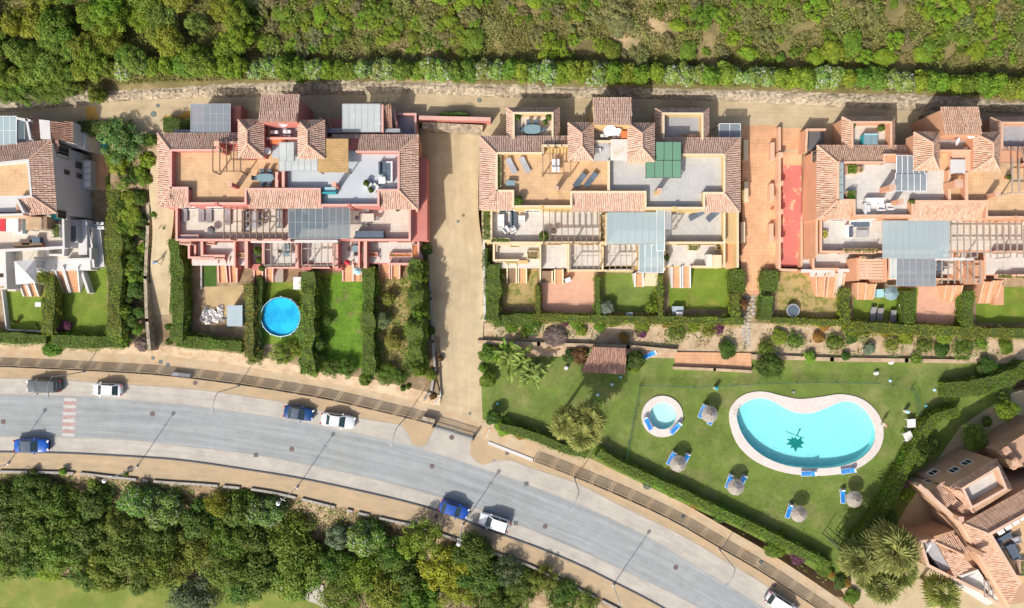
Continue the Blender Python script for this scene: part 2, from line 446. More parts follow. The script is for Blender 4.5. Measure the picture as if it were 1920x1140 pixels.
K['roof'] = roof_mat('clay_barrel_tiles', [(0.42, 0.26, 0.19), (0.52, 0.33, 0.245), (0.58, 0.39, 0.30), (0.63, 0.45, 0.36), (0.53, 0.34, 0.25), (0.66, 0.52, 0.43)], moss=(0.37, 0.27, 0.20))
K['roof_p'] = roof_mat('pink_barrel_tiles', [(0.44, 0.28, 0.205), (0.52, 0.345, 0.26), (0.58, 0.40, 0.31), (0.62, 0.445, 0.355), (0.50, 0.325, 0.24), (0.65, 0.50, 0.41)], moss=(0.42, 0.30, 0.23))
K['roof_d'] = roof_mat('dark_barrel_tiles', [(0.25, 0.14, 0.10), (0.33, 0.19, 0.14), (0.39, 0.23, 0.17), (0.46, 0.29, 0.23)])
K['roof_o'] = roof_mat('orange_barrel_tiles', [(0.43, 0.25, 0.165), (0.52, 0.32, 0.22), (0.59, 0.39, 0.28), (0.64, 0.44, 0.33), (0.49, 0.29, 0.2)], moss=(0.37, 0.26, 0.18))
K['ridge'] = mat('ridge_tiles', (0.58, 0.37, 0.27), var=0.15, scale=3)
K['pool_in'] = mat('pool_mosaic_pale', (0.48, 0.76, 0.76), rough=0.5, var=0.04, scale=2, big=0.05, grid=(0.3, 0.3), gcol=(0.97, 0.98, 0.98))
K['coping'] = mat('pool_coping', (0.64, 0.58, 0.54), var=0.05, scale=2, big=0.05, grid=(0.45, 0.45), gcol=(0.92, 0.9, 0.88))
K['water'] = water_mat('pool_water', (0.70, 0.98, 0.985))
K['water2'] = water_mat('splash_pool_water', (0.93, 0.99, 0.99))
K['leafmark'] = mat('green_mosaic', (0.01, 0.20, 0.17), rough=0.5, var=0.05)
K['net'] = mat('green_net_wire', (0.05, 0.13, 0.09), rough=0.6, var=0.1)
K['paint_r'] = mat('worn_red_paint', (0.42, 0.25, 0.23), var=0.2, scale=3, mix=(0.45, 0.42, 0.4), mixscale=2.5, mixlo=0.5, mixhi=0.62)
K['paint_w'] = mat('worn_white_paint', (0.50, 0.485, 0.46), var=0.1, scale=3, mix=(0.38, 0.375, 0.36), mixscale=2, mixlo=0.5, mixhi=0.65)
# ------------------------------------------------------------------ the setting
def smooth_line(pts, step=14.0):
    """Catmull-Rom through pixel points"""
    P = [Vector((p[0], p[1])) for p in pts]
    out = []
    for i in range(len(P) - 1):
        p0, p1, p2, p3 = P[max(i - 1, 0)], P[i], P[i + 1], P[min(i + 2, len(P) - 1)]
        n = max(1, int((p2 - p1).length / step))
        for k in range(n):
            t = k / n
            out.append(0.5 * ((2 * p1) + (p2 - p0) * t + (2 * p0 - 5 * p1 + 4 * p2 - p3) * t * t + (3 * p1 - p0 - 3 * p2 + p3) * t ** 3))
    out.append(P[-1])
    return [(p.x, p.y) for p in out]

def even(pts, n):
    """n points evenly spaced along a pixel polyline"""
    P = [Vector(p) for p in pts]
    d = [0.0]
    for a, b in zip(P, P[1:]): d.append(d[-1] + (b - a).length)
    out, j = [], 0
    for k in range(n):
        t = d[-1] * k / (n - 1)
        while j < len(P) - 2 and d[j + 1] < t: j += 1
        u = (t - d[j]) / max(1e-6, d[j + 1] - d[j])
        q = P[j].lerp(P[j + 1], min(1, u))
        out.append((q.x, q.y))
    return out

def strip(name, A, B, za, zb, m, skirt=None, kind='structure', n=None, parent=None, **kw):
    """sheet between two pixel lines; za/zb height or function of the pixel"""
    fa = za if callable(za) else (lambda p: za)
    fb = zb if callable(zb) else (lambda p: zb)
    A, B = smooth_line(A), smooth_line(B)
    n = n or max(len(A), len(B))
    A, B = even(A, n), even(B, n)
    PA = [W(p[0], p[1], fa(p)) for p in A]; PB_ = [W(p[0], p[1], fb(p)) for p in B]
    mb = MB(); cum = [0.0]
    for a, b in zip(PA, PA[1:]): cum.append(cum[-1] + (b - a).length)
    for i in range(n - 1):
        mb.face((PB_[i], PB_[i + 1], PA[i + 1], PA[i]), 0, ((cum[i], 1.), (cum[i + 1], 1.), (cum[i + 1], 0.), (cum[i], 0.)))
        if skirt is not None:
            for L_ in (PA, PB_):
                a, b = L_[i], L_[i + 1]
                mb.face((Vector((a.x, a.y, skirt)), Vector((b.x, b.y, skirt)), b, a))
    return mb.build(name, m, parent, kind=kind, **kw)

def sheet(name, pts, z, m, skirt=None, kind='structure', parent=None, **kw):
    P = [W(p[0], p[1], p[2] if len(p) > 2 else z) for p in pts]
    mb = MB()
    if skirt is None: mb.poly(P)
    else: mb.prism(P, skirt)
    return mb.build(name, m, parent, kind=kind, **kw)

MB().box(-700, -700, -7.0, 700, 700, -5.0).build('ground', K['earth'], kind='structure')

RAIL = [(-160, 684), (0, 686), (100, 690), (200, 695), (320, 703), (450, 719), (540, 733), (614, 746), (680, 761), (760, 780), (815, 794), (888, 817), (914, 827),
        (1000, 861), (1050, 880), (1160, 926), (1260, 973), (1350, 1025), (1434, 1074), (1531, 1138), (1640, 1215)]
UP = [(-160, 737), (0, 739), (147, 743), (250, 750), (358, 760), (401, 766), (529, 785), (628, 804), (730, 826), (775, 838), (850, 861), (930, 887), (1077, 942), (1212, 1005), (1307, 1063), (1425, 1135), (1540, 1215)]
LO = [(-160, 818), (0, 819), (114, 820), (240, 825), (358, 838), (479, 853), (584, 873), (695, 897), (800, 925), (897, 955), (975, 985), (1082, 1030), (1170, 1070), (1275, 1120), (1400, 1190)]
KB = [(-160, 846), (0, 848), (114, 850), (269, 858), (358, 866), (480, 884), (565, 898), (660, 918), (755, 940), (830, 961), (892, 985), (960, 1010), (1015, 1030), (1090, 1062), (1150, 1092), (1237, 1137), (1340, 1200)]
QL = [(-160, 877), (0, 879), (140, 882), (200, 888), (300, 898), (400, 905), (505, 917), (630, 946), (730, 970), (792, 984), (880, 1015), (960, 1043), (1000, 1058), (1087, 1100), (1175, 1145), (1270, 1205)]
PL = [(-160, 708), (10, 710), (100, 711), (180, 718), (240, 722), (360, 730), (440, 741), (520, 753), (600, 770), (680, 786), (751, 797)]
PR = [(957, 863), (1001, 880), (1082, 907), (1160, 947), (1275, 1003), (1350, 1047), (1434, 1097), (1530, 1162), (1620, 1225)]
TOPL = [(-160, 652), (0, 655), (100, 657), (200, 662), (330, 669), (450, 686), (540, 702), (640, 722), (700, 734), (800, 757), (850, 770), (915, 790), (980, 817), (1079, 848), (1176, 893), (1276, 941), (1367, 993), (1451, 1042), (1548, 1106), (1660, 1185)]

strip('road', RAIL, KB, 0.0, 0.0, K['asphalt'], n=140)
strip('parking_lane', PL + [(762, 815), (772, 836)], [p for p in UP if p[0] < 760] + [(772, 837)], 0.004, 0.004, K['parking'])
strip('parking_lane', [(905, 872), (925, 866)] + PR, [(912, 881), (930, 887)] + UP[12:], 0.004, 0.004, K['parking'])
strip('parking_lane', LO, KB, 0.004, 0.004, K['parking'])
sheet('entrance_apron', [(812, 803), (888, 826), (882, 850), (893, 866), (905, 872), (912, 881), (850, 860), (790, 842), (800, 834), (808, 816)], 0.004, K['parking'])
rl = [p for p in RAIL if p[0] <= 815]
strip('pavement', rl, PL + [(815, 802)], 0.12, 0.12, K['pave'], skirt=-0.1)
sheet('pavement', [(751, 796), (764, 813), (773, 833), (785, 839), (798, 834), (808, 815), (815, 801), (790, 799)], 0.116, K['pave'], skirt=-0.1)
rr = [(889, 818)] + [p for p in RAIL if p[0] >= 914]
strip('pavement', rr, [(886, 828), (924, 863)] + PR, 0.12, 0.12, K['pave'], skirt=-0.1)
sheet('pavement', [(884, 826), (881, 842), (884, 856), (895, 867), (909, 871), (926, 864), (915, 845)], 0.116, K['pave'], skirt=-0.1)
strip('pavement', KB, QL, 0.12, 0.12, K['pave'], skirt=-0.6)
def off_line(L_, d):
    L_ = smooth_line(L_, 20); out = []
    for i, p in enumerate(L_):
        a = Vector(L_[max(i - 1, 0)]); b = Vector(L_[min(i + 1, len(L_) - 1)])
        t = (b - a).normalized()
        out.append((p[0] - t.y * d, p[1] + t.x * d))
    return out
strip('kerb', off_line(KB, -1.3), off_line(KB, 0.8), 0.13, 0.13, K['kerb_dark'], skirt=-0.05)
strip('kerb', off_line(PL, -1.4), off_line(PL, 0.5), 0.132, 0.132, K['kerb'], skirt=-0.05)
strip('kerb', off_line(PR, -1.4), off_line(PR, 0.5), 0.132, 0.132, K['kerb'], skirt=-0.05)
# drain channels between the carriageway and the parking lanes
strip('drain_channel', off_line([p for p in UP if p[0] < 775], -0.7), off_line([p for p in UP if p[0] < 775], 0.7), 0.008, 0.008, K['kerb'])
strip('drain_channel', off_line(UP[11:], -0.7), off_line(UP[11:], 0.7), 0.008, 0.008, K['kerb'])
strip('drain_channel', off_line(LO, -0.7), off_line(LO, 0.7), 0.008, 0.008, K['kerb'])
strip('promenade', TOPL, RAIL, 0.45, 0.45, K['prom'], skirt=-0.1, n=140)

# zebra bars of the crossing
mbw, mbr = MB(), MB()
for i in range(11):
    y0 = 746 + i * 6.6
    x0 = 119.5 - i * 0.35
    q = [W(x0, y0 + 6.0, 0.006), W(x0 + 24, y0 + 6.6, 0.006), W(x0 + 24, y0 + 0.6, 0.006), W(x0, y0, 0.006)]
    (mbr if i % 2 else mbw).face(q)
cw = thing('crossing', 'worn red and white striped crossing painted across the road', 'crossing', W(130, 782, 0.006))
mbw.build('white_bars', K['paint_w'], cw); mbr.build('red_bars', K['paint_r'], cw)

# plateaus
sheet('garden_ground', [(-170, 460), (825, 460), (825, 738), (800, 735), (760, 725), (700, 712), (600, 695), (540, 680), (460, 664), (330, 650), (200, 642), (0, 630), (-170, 625)], 1.2, K['soil'], skirt=-0.5)
sheet('garden_ground', [(895, 460), (2150, 460), (2150, 615), (1400, 606), (895, 606)], 1.2, K['soil'], skirt=-0.5)
strip('planted_slope', [(-160, 624), (0, 629), (200, 641), (330, 649), (460, 663), (540, 679), (640, 700), (700, 711), (800, 734), (826, 742)], [p for p in TOPL if p[0] <= 801] + [(826, 763)], 1.195, 0.46, K['sand'])
strip('planted_slope', [(895, 605), (1400, 605), (2150, 614)], [(895, 670), (1100, 668), (1270, 672), (1412, 674), (1860, 681), (2150, 690)], 1.195, 0.72, K['sand'])
strip('sloping_ground', [(207, 262), (785, 262)], [(207, 462), (806, 462)], 4.55, 1.19, K['soil'], skirt=.5)
sheet('yard_ground', [(-170, 240), (212, 240), (212, 470), (-170, 470)], 1.3, K['soil'])
strip('sloping_ground', [(903, 262), (2150, 268)], [(903, 462), (2150, 462)], 4.55, 1.19, K['soil'])
LAWN_PTS = ([(900, 668), (1100, 666), (1270, 670), (1412, 672), (1900, 682), (1900, 740), (1800, 800), (1700, 950), (1640, 1060), (1570, 1095), (1490, 1046), (1391, 994), (1286, 946), (1180, 895), (1079, 847), (980, 815), (905, 786)])
sheet('bank_bed', [(905, 786), (980, 815), (1079, 847), (1180, 894), (1286, 944), (1391, 994), (1490, 1046), (1570, 1093), (1600, 1130), (1660, 1185), (1548, 1105), (1451, 1041), (1367, 992), (1276, 940), (1176, 892), (1079, 847), (980, 816), (915, 789)], 0.46, K['sand'])
sheet('courtyard_ground', [(1570, 1090), (1640, 1058), (1700, 950), (1760, 860), (1800, 800), (1900, 735), (2150, 690), (2150, 1300), (1700, 1300), (1600, 1135)], 0.72, K['drive'], skirt=-0.5)

def zdrive(p): return max(0.5, 3.2 - (p[1] - 240) * (2.7 / 525))
strip('driveway', [(787, 240), (790, 380), (800, 430), (804, 500), (808, 560), (812, 640), (816, 690), (818, 730), (815, 763)], [(899, 240), (898, 300), (897, 400), (904, 455), (907, 500), (907, 600), (905, 640), (908, 700), (908, 793)], zdrive, zdrive, K['drive'], skirt=0.0, n=40)
def zpath(p): return max(0.5, min(4.604, 4.604 - (p[1] - 287) * (4.1 / 365)))
strip('footpath', [(270, 240), (283, 300), (279, 350), (286, 430), (281, 520), (283, 600), (286, 668)], [(318, 240), (322, 300), (322, 340), (326, 400), (319, 470), (321, 520), (317, 600), (323, 670)], zpath, zpath, K['drive'], skirt=0.0, n=30)
LB = [(-170, 218), (0, 211), (150, 197), (262, 187), (437, 182), (560, 179), (790, 176), (960, 183), (1130, 184), (1360, 190), (1560, 200), (1700, 207), (1800, 210), (1920, 215), (2150, 225)]
LT = [(-170, 180), (0, 176), (200, 168), (437, 154), (600, 149), (790, 151), (960, 156), (1130, 161), (1360, 165), (1580, 171), (1740, 175), (1850, 183), (1920, 190), (2150, 205)]
strip('lane', LB, [(-170, 228), (2150, 228)], 4.6, 4.6, K['drive'], skirt=2.0, n=60)
strip('lane', [(-170, 228), (785, 228)], [(-170, 250), (200, 250), (213, 285), (785, 285)], 4.6, 4.6, K['drive'], skirt=1.0, n=40)
strip('lane', [(903, 228), (2150, 228)], [(903, 285), (2150, 285)], 4.6, 4.6, K['drive'], skirt=2.0, n=12)

# ------------------------------------------------------------------ hillside behind the lane
def hill():
    nx, ny = 150, 34
    T = even(smooth_line(LT), nx)
    vs, fs = [], []
    for j in range(ny):
        for i in range(nx):
            x = T[i][0]; y = T[i][1] + 4 - (T[i][1] + 124) * j / (ny - 1)
            z = 5.7 + (T[i][1] - y) * 0.014 + (noise.fractal(Vector((x * .02, y * .02, 0)), 0.8, 2, 4) * 0.35 if j > 1 else 0)
            vs.append(W(x, y, z))
    for j in range(ny - 1):
        for i in range(nx - 1):
            a = j * nx + i
            fs.append((a, a + 1, a + nx + 1, a + nx))
    mb = MB(); mb.v = [tuple(v) for v in vs]; mb.f = fs; mb.m = [0] * len(fs); mb.uv = [None] * len(fs)
    o = mb.build('hillside', K['scrub'], kind='structure', smooth=True)
    return o
hill()
def hz(px, py):
    """height of the hillside about a pixel"""
    t = np.interp(px, [p[0] for p in LT], [p[1] for p in LT])
    return 5.7 + (t - py) * 0.014

# stone bank along the lane: coping course, sloped face and loose field stones
def stone_bank():
    w = thing('stone_wall', 'long low dry stone wall of pale field stones along the ochre lane', 'wall', W(960, 180, 4.6))
    n = 220
    A, B = even(smooth_line(LT), n), even(smooth_line(LB), n)
    mb = MB()
    rows = 7
    V = []
    for i in range(n):
        row = []
        for k in range(rows + 1):
            t = k / rows
            px = B[i][0] + (A[i][0] - B[i][0]) * t; py = B[i][1] + (A[i][1] - B[i][1]) * t
            z = 4.58 + 1.05 * min(1, t * 1.9) + (0.16 * (rnd.random() - 0.4) if 0 < k else 0)
            row.append(W(px + rnd.uniform(-2, 2), py + rnd.uniform(-.8, .8), z))
        V.append(row)
    for i in range(n - 1):
        for k in range(rows):
            mb.face((V[i][k], V[i + 1][k], V[i + 1][k + 1], V[i][k + 1]))
    mb.build('wall_face', K['stone_w'], w)
    st = MB()
    for _ in range(1500):
        i = rnd.random() * (n - 2)
        a, b = A[int(i)], B[int(i)]
        t = rnd.random() ** 0.7 * 0.62
        px, py = b[0] + (a[0] - b[0]) * t, b[1] + (a[1] - b[1]) * t
        z = 4.58 + 1.05 * min(1, t * 1.9)
        c = W(px, py, z); r = rnd.uniform(0.10, 0.24)
        ring = [(c.x + r * rnd.uniform(.75, 1.15) * math.cos(q), c.y + r * rnd.uniform(.6, 1.0) * math.sin(q), z + 0.02) for q in [k * math.pi / 3 + rnd.random() * .4 for k in range(6)]]
        top = [(c.x + (x - c.x) * .7, c.y + (y - c.y) * .7, z + r * rnd.uniform(.3, .55)) for x, y, _z in ring]
        st.face(top)
        for k in range(6):
            j = (k + 1) % 6
            st.face((ring[k], ring[j], top[j], top[k]))
    st.build('stones', K['stone'], w, kind='stuff')
stone_bank()

# ------------------------------------------------------------------ woods side
def zwood(x, y):
    d = y - float(np.interp(x, [p[0] for p in QL], [p[1] for p in QL]))
    return 0.0 - min(1.0, max(0.0, d) / 70) * 3.6
MIDL = [(p[0] - 30, p[1] + 70) for p in QL]
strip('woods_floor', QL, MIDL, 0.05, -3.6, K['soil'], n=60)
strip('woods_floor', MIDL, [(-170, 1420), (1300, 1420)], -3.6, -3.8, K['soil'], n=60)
sheet('open_lawn', [(-170, 1095), (0, 1088), (40, 1070), (90, 1078), (160, 1088), (240, 1098), (330, 1085), (420, 1095), (520, 1092), (640, 1145), (700, 1330), (-170, 1330)], -3.5, K['golf'], skirt=-5)
sheet('concrete_path', [(515, 1103), (540, 1092), (606, 1097), (609, 1134), (640, 1150), (640, 1160), (600, 1135)], -3.45, K['parking'], skirt=-5)
w = thing('kerb_wall', 'long pale stone edging wall between the lower pavement and the woods', 'wall', W(500, 925, 0.1))
A = smooth_line(off_line(QL, 4.5), 10)
mb = MB()
for a, b in zip(A, A[1:]):
    if rnd.random() < 0.88:
        mb.bar(W(a[0], a[1], 0.1), W(b[0] - .4, b[1], 0.1), 0.3, 0.55)
mb.build('edging_stones', K['kerb'], w)

# bands of stains worn into the drive, and drain covers
def disc(name, px, py, z, r, m, label, cat, group=None, rim=None):
    c = W(px, py, z)
    t = thing(name, label, cat, c, 0, group)
    MB().lathe(c.x, c.y, [(r, z - 0.02), (r, z + 0.012), (r * .9, z + 0.018)], 14).build('frame', K[rim or 'kerb_dark'], t)
    MB().lathe(c.x, c.y, [(r * .78, z), (r * .76, z + 0.026)], 14).build('lid', K[m], t)
    return t
K['iron'] = mat('rusty_iron', (0.17, 0.11, 0.10), rough=0.7, var=0.2, scale=4)
K['iron_g'] = mat('grey_iron', (0.16, 0.20, 0.19), rough=0.7, var=0.2, scale=4)
for px, py, lab in [(6, 791, 'round rusty manhole cover on the road west of the striped crossing'), (286, 776, 'round rusty manhole cover on the road east of the striped crossing'),
                    (547, 842, 'round rusty manhole cover on the road below the parked blue saloon'), (810, 874, 'round dark manhole cover in the middle of the road below the gate'),
                    (847, 820, 'round reddish manhole cover in the entrance apron by the gate'), (1022, 987, 'round rusty manhole cover on the road past the white parked car'),
                    (1267, 1064, 'round grey manhole cover far down the road past the long lamp shadow')]:
    disc('manhole_cover', px, py, 0.0, 0.34, 'iron', lab, 'manhole cover', 'manhole covers in the road')
for px, py, lab in [(480, 853, 'small dark gully grate on the lower channel below the blue saloon'), (987, 907, 'small dark gully grate on the upper channel opposite the white car'), (967, 981, 'small dark gully grate just ahead of the white parked car')]:
    c = W(px, py, 0.0)
    t = thing('gully_grate', lab, 'drain grate', c, 0, 'gully grates of the road')
    MB().box(c.x - .3, c.y - .3, -.02, c.x + .3, c.y + .3, .012).build('frame', K['iron_g'], t)
    g = MB()
    for k in range(5): g.box(c.x - .24 + k * .105, c.y - .24, .012, c.x - .18 + k * .105, c.y + .24, .03)
    g.build('bars', K['kerb_dark'], t)
for px, py, z, r, lab in [(288, 214, 4.6, .38, 'large dark manhole cover on the lane above the footpath'), (296, 198, 4.6, .25, 'small dark cover on the lane beside the stone wall'),
                          (899, 188, 4.6, .3, 'grey square-set cover on the lane above the driveway'), (801, 302, 4.3, .22, 'small black cover on the driveway beside the pink house'),
                          (859, 415, 3.3, .2, 'small dark cover in the middle of the driveway'), (881, 775, .5, .2, 'small teal cover at the foot of the driveway'),
                          (287, 671, .45, .25, 'grey cover on the promenade, first of the cluster below the footpath'), (301, 679, .45, .28, 'dark cover in the middle of the cluster below the footpath'),
                          (315, 684, .45, .28, 'dark cover beside the railing below the footpath'), (1281, 968, .45, .25, 'grey cover on the promenade opposite the pool lawn'), (1427, 1053, .45, .25, 'teal cover on the promenade near the purple shrub')]:
    disc('access_cover', px, py, z, r, 'iron_g', lab, 'access cover', 'small covers let into the paving')
for px, py, lab in [(366, 718, 'square rust-brown cover in the upper pavement beyond the white bollard wall'), (951, 849, 'square pale cover in the upper pavement near the white kerb block'), (818, 968, 'round brown cover in the lower pavement beside the blue hatchback'), (1452, 1097, 'rust cover in the upper pavement above the last parked car')]:
    disc('pavement_cover', px, py, 0.12, 0.3, 'iron', lab, 'access cover', 'covers in the pavements')
sheet('paint_patch', [(838, 486), (1, 1), (1, 1)] if False else [(160, 200), (178, 200), (186, 224), (162, 226)], 4.606, K['stain'])
sheet('paint_patch', [(305, 217), (333, 217), (358, 205), (358, 222), (318, 234)], 4.606, K['stain'])
# ------------------------------------------------------------------ foliage
nrng = np.random.default_rng(11)
GB = 1.4            # overall brightness of leaf colours

def leaves_mesh(name, P, Nn, S, hue, val, white, aspect=0.55, extra=None):
    """one bent diamond per leaf: centre P, facing Nn, length S; colour channels hue / value / pale share"""
    n = len(P)
    r = nrng.normal(size=(n, 3)); Nn = Nn + r * 0.45
    Nn /= np.linalg.norm(Nn, axis=1)[:, None]
    a = nrng.normal(size=(n, 3)); a -= (a * Nn).sum(1)[:, None] * Nn; a /= np.linalg.norm(a, axis=1)[:, None]
    b = np.cross(Nn, a)
    S = S[:, None]
    v = np.stack([P - a * S * .5, P + b * S * .5 * aspect + Nn * S * .1, P + a * S * .5, P - b * S * .5 * aspect + Nn * S * .1], 1).reshape(-1, 3)
    me = bpy.data.meshes.new(name)
    nv = len(v)
    me.vertices.add(nv); me.vertices.foreach_set('co', v.astype(np.float32).ravel())
    me.loops.add(nv); me.loops.foreach_set('vertex_index', np.arange(nv, dtype=np.int32))
    me.polygons.add(n); me.polygons.foreach_set('loop_start', np.arange(0, nv, 4, dtype=np.int32))
    try: me.polygons.foreach_set('loop_total', np.full(n, 4, dtype=np.int32))
    except Exception: pass
    me.update(calc_edges=True)
    at = me.color_attributes.new('lv', 'FLOAT_COLOR', 'CORNER')
    c = np.ones((n, 4), np.float32); c[:, 0] = hue; c[:, 1] = val; c[:, 2] = white
    at.data.foreach_set('color', np.repeat(c, 4, 0).ravel())
    me.materials.append(K['leaf'])
    return me

def unit(n):
    d = nrng.normal(size=(n, 3)); return d / np.linalg.norm(d, axis=1)[:, None]

def crown_mesh(name, clumps=26, per=190, leaf=0.13, flat=0.75, white=0.0, spread=0.72, csize=(0.26, 0.42), aspect=0.55, open_=0.0):
    """crown of unit radius sitting about the origin: clumps of leaves over an uneven ellipsoid"""
    P, Nn, hue, val = [], [], [], []
    d = unit(clumps * 4)
    pick = [d[0]]
    for q in d[1:]:
        if q[2] < -0.35: continue
        if all(np.dot(q, p) < 0.86 for p in pick): pick.append(q)
        if len(pick) >= clumps: break
    pick.append(np.array([0.05, 0.0, 1.0]))
    for q in pick:
        rad = nrng.uniform(*csize)
        c = q * spread * nrng.uniform(0.75, 1.05) * np.array([1, 1, flat])
        k = int(per * (rad / 0.34) ** 2)
        u = unit(k); u[:, 2] = np.where(u[:, 2] < -0.3, -u[:, 2], u[:, 2])
        rr = rad * nrng.uniform(0.6, 1.05, size=(k, 1))
        P.append(c + u * rr * np.array([1, 1, 0.8])); Nn.append(u + np.array([0, 0, 0.5]))
        hue.append(np.clip(nrng.normal(nrng.uniform(.25, .75), .15, k), 0, 1)); val.append(np.clip(nrng.normal(nrng.uniform(.3, .65), .18, k), 0, 1))
    # inner mass, so that little shows through the middle
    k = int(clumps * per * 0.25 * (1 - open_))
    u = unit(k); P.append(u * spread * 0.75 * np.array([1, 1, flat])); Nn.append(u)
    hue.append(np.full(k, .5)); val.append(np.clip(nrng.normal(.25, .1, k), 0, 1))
    P = np.concatenate(P); Nn = np.concatenate(Nn); hue = np.concatenate(hue); val = np.concatenate(val)
    n = len(P)
    wh = (nrng.random(n) < white).astype(float) * nrng.uniform(.5, 1, n)
    return leaves_mesh(name, P, Nn, nrng.uniform(.7, 1.3, n) * leaf, hue, val, wh, aspect)

def trunk_mb(h, r, n=3, reach=0.5, crown=1.0, seed=0):
    q = random.Random(seed)
    mb = MB()
    top = Vector((q.uniform(-.2, .2), q.uniform(-.2, .2), h))
    mb.tube([(0, 0, -0.1), (q.uniform(-.08, .08), q.uniform(-.08, .08), h * .5), top], [r * 1.25, r, r * .75], 7)
    for k in range(n):
        a = 2 * math.pi * k / n + q.random()
        e = top + Vector((math.cos(a) * reach * crown, math.sin(a) * reach * crown, crown * q.uniform(.3, .6)))
        mb.tube([top - Vector((0, 0, h * .15)), top.lerp(e, .5) + Vector((0, 0, .1)), e], [r * .6, r * .4, r * .18], 5)
    return mb

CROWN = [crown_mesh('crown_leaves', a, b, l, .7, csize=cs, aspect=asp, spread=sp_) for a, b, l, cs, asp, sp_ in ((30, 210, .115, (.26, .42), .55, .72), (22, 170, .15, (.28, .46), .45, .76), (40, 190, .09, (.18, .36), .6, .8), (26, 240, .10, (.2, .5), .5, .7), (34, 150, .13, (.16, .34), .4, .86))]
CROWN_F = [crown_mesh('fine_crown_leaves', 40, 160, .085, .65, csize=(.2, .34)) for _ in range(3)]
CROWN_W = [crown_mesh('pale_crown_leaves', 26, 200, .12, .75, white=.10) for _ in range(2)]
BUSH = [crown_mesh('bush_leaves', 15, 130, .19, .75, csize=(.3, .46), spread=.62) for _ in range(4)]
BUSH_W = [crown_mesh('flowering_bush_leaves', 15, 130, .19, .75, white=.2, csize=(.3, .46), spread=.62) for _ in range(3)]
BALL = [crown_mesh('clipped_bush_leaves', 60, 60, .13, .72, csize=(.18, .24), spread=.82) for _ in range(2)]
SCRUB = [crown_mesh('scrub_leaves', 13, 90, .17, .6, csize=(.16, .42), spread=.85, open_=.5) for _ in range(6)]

WILD = SCRUB + BUSH[:2]
def plant(kind, label, cat, px, py, rpx, z0, h, meshes, col, group, trunk=0.0, sq=1.0, jitter=0.12, name_part='crown'):
    """a bush or tree whose crown the photograph shows at (px, py) with radius rpx"""
    zc = z0 + h * 0.62
    s = (HC - zc) / FP
    r = rpx * s
    c = W(px, py, zc)
    t = thing(kind, label, cat, (c.x, c.y, z0), 0, group)
    me = rnd.choice(meshes)
    o = bpy.data.objects.new(name_part, me)
    link(o, t)
    o.location = (0, 0, zc - z0 - 0.05)
    vz = max(0.5, (h - (zc - z0)) / 0.75 / max(.7, 1))
    o.scale = (r * rnd.uniform(.88, 1.16), r * sq * rnd.uniform(.88, 1.16), vz)
    if meshes is WILD: o.scale = (r * rnd.uniform(.8, 1.45), r * rnd.uniform(.75, 1.1), vz)
    o.rotation_euler = (0, 0, rnd.uniform(0, 6.28) if abs(sq - 1) < .05 else 0)
    j = lambda: rnd.uniform(1 - jitter, 1 + jitter)
    o.color = (col[0] * j() * GB, col[1] * j() * GB, col[2] * j() * GB, 1)
    key = (round(h * 2) / 2, round(trunk, 2), rnd.randrange(3))
    if trunk:
        if key not in TRUNKS:
            TRUNKS[key] = trunk_mb(h * .5, trunk, 3, .5, h * .35, key[2]).build('trunk', K['bark'], t, smooth=True).data
            tk = KIDS[t.name][-1]
            for v in tk.data.vertices: v.co += Vector((c.x, c.y, z0))   # built at the origin, keep it local
            TRUNK_FIX.append(tk)
        else:
            tk = bpy.data.objects.new('trunk', TRUNKS[key]); link(tk, t)
    else:
        key = ('stem', rnd.randrange(2))
        if key not in TRUNKS:
            mb = MB()
            q = random.Random(key[1])
            for k in range(5):
                a = 2 * math.pi * k / 5 + q.random()
                mb.tube([(0, 0, -.1), (math.cos(a) * .15, math.sin(a) * .15, .3), (math.cos(a) * .4, math.sin(a) * .4, .65)], [.05, .035, .015], 4)
            tmp = mb.build('stems', K['bark']); TRUNKS[key] = tmp.data; bpy.data.objects.remove(tmp)
        tk = bpy.data.objects.new('stems', TRUNKS[key]); link(tk, t); tk.scale = (r * .8, r * .8, h * .8)
    return t
TRUNKS, TRUNK_FIX = {}, []

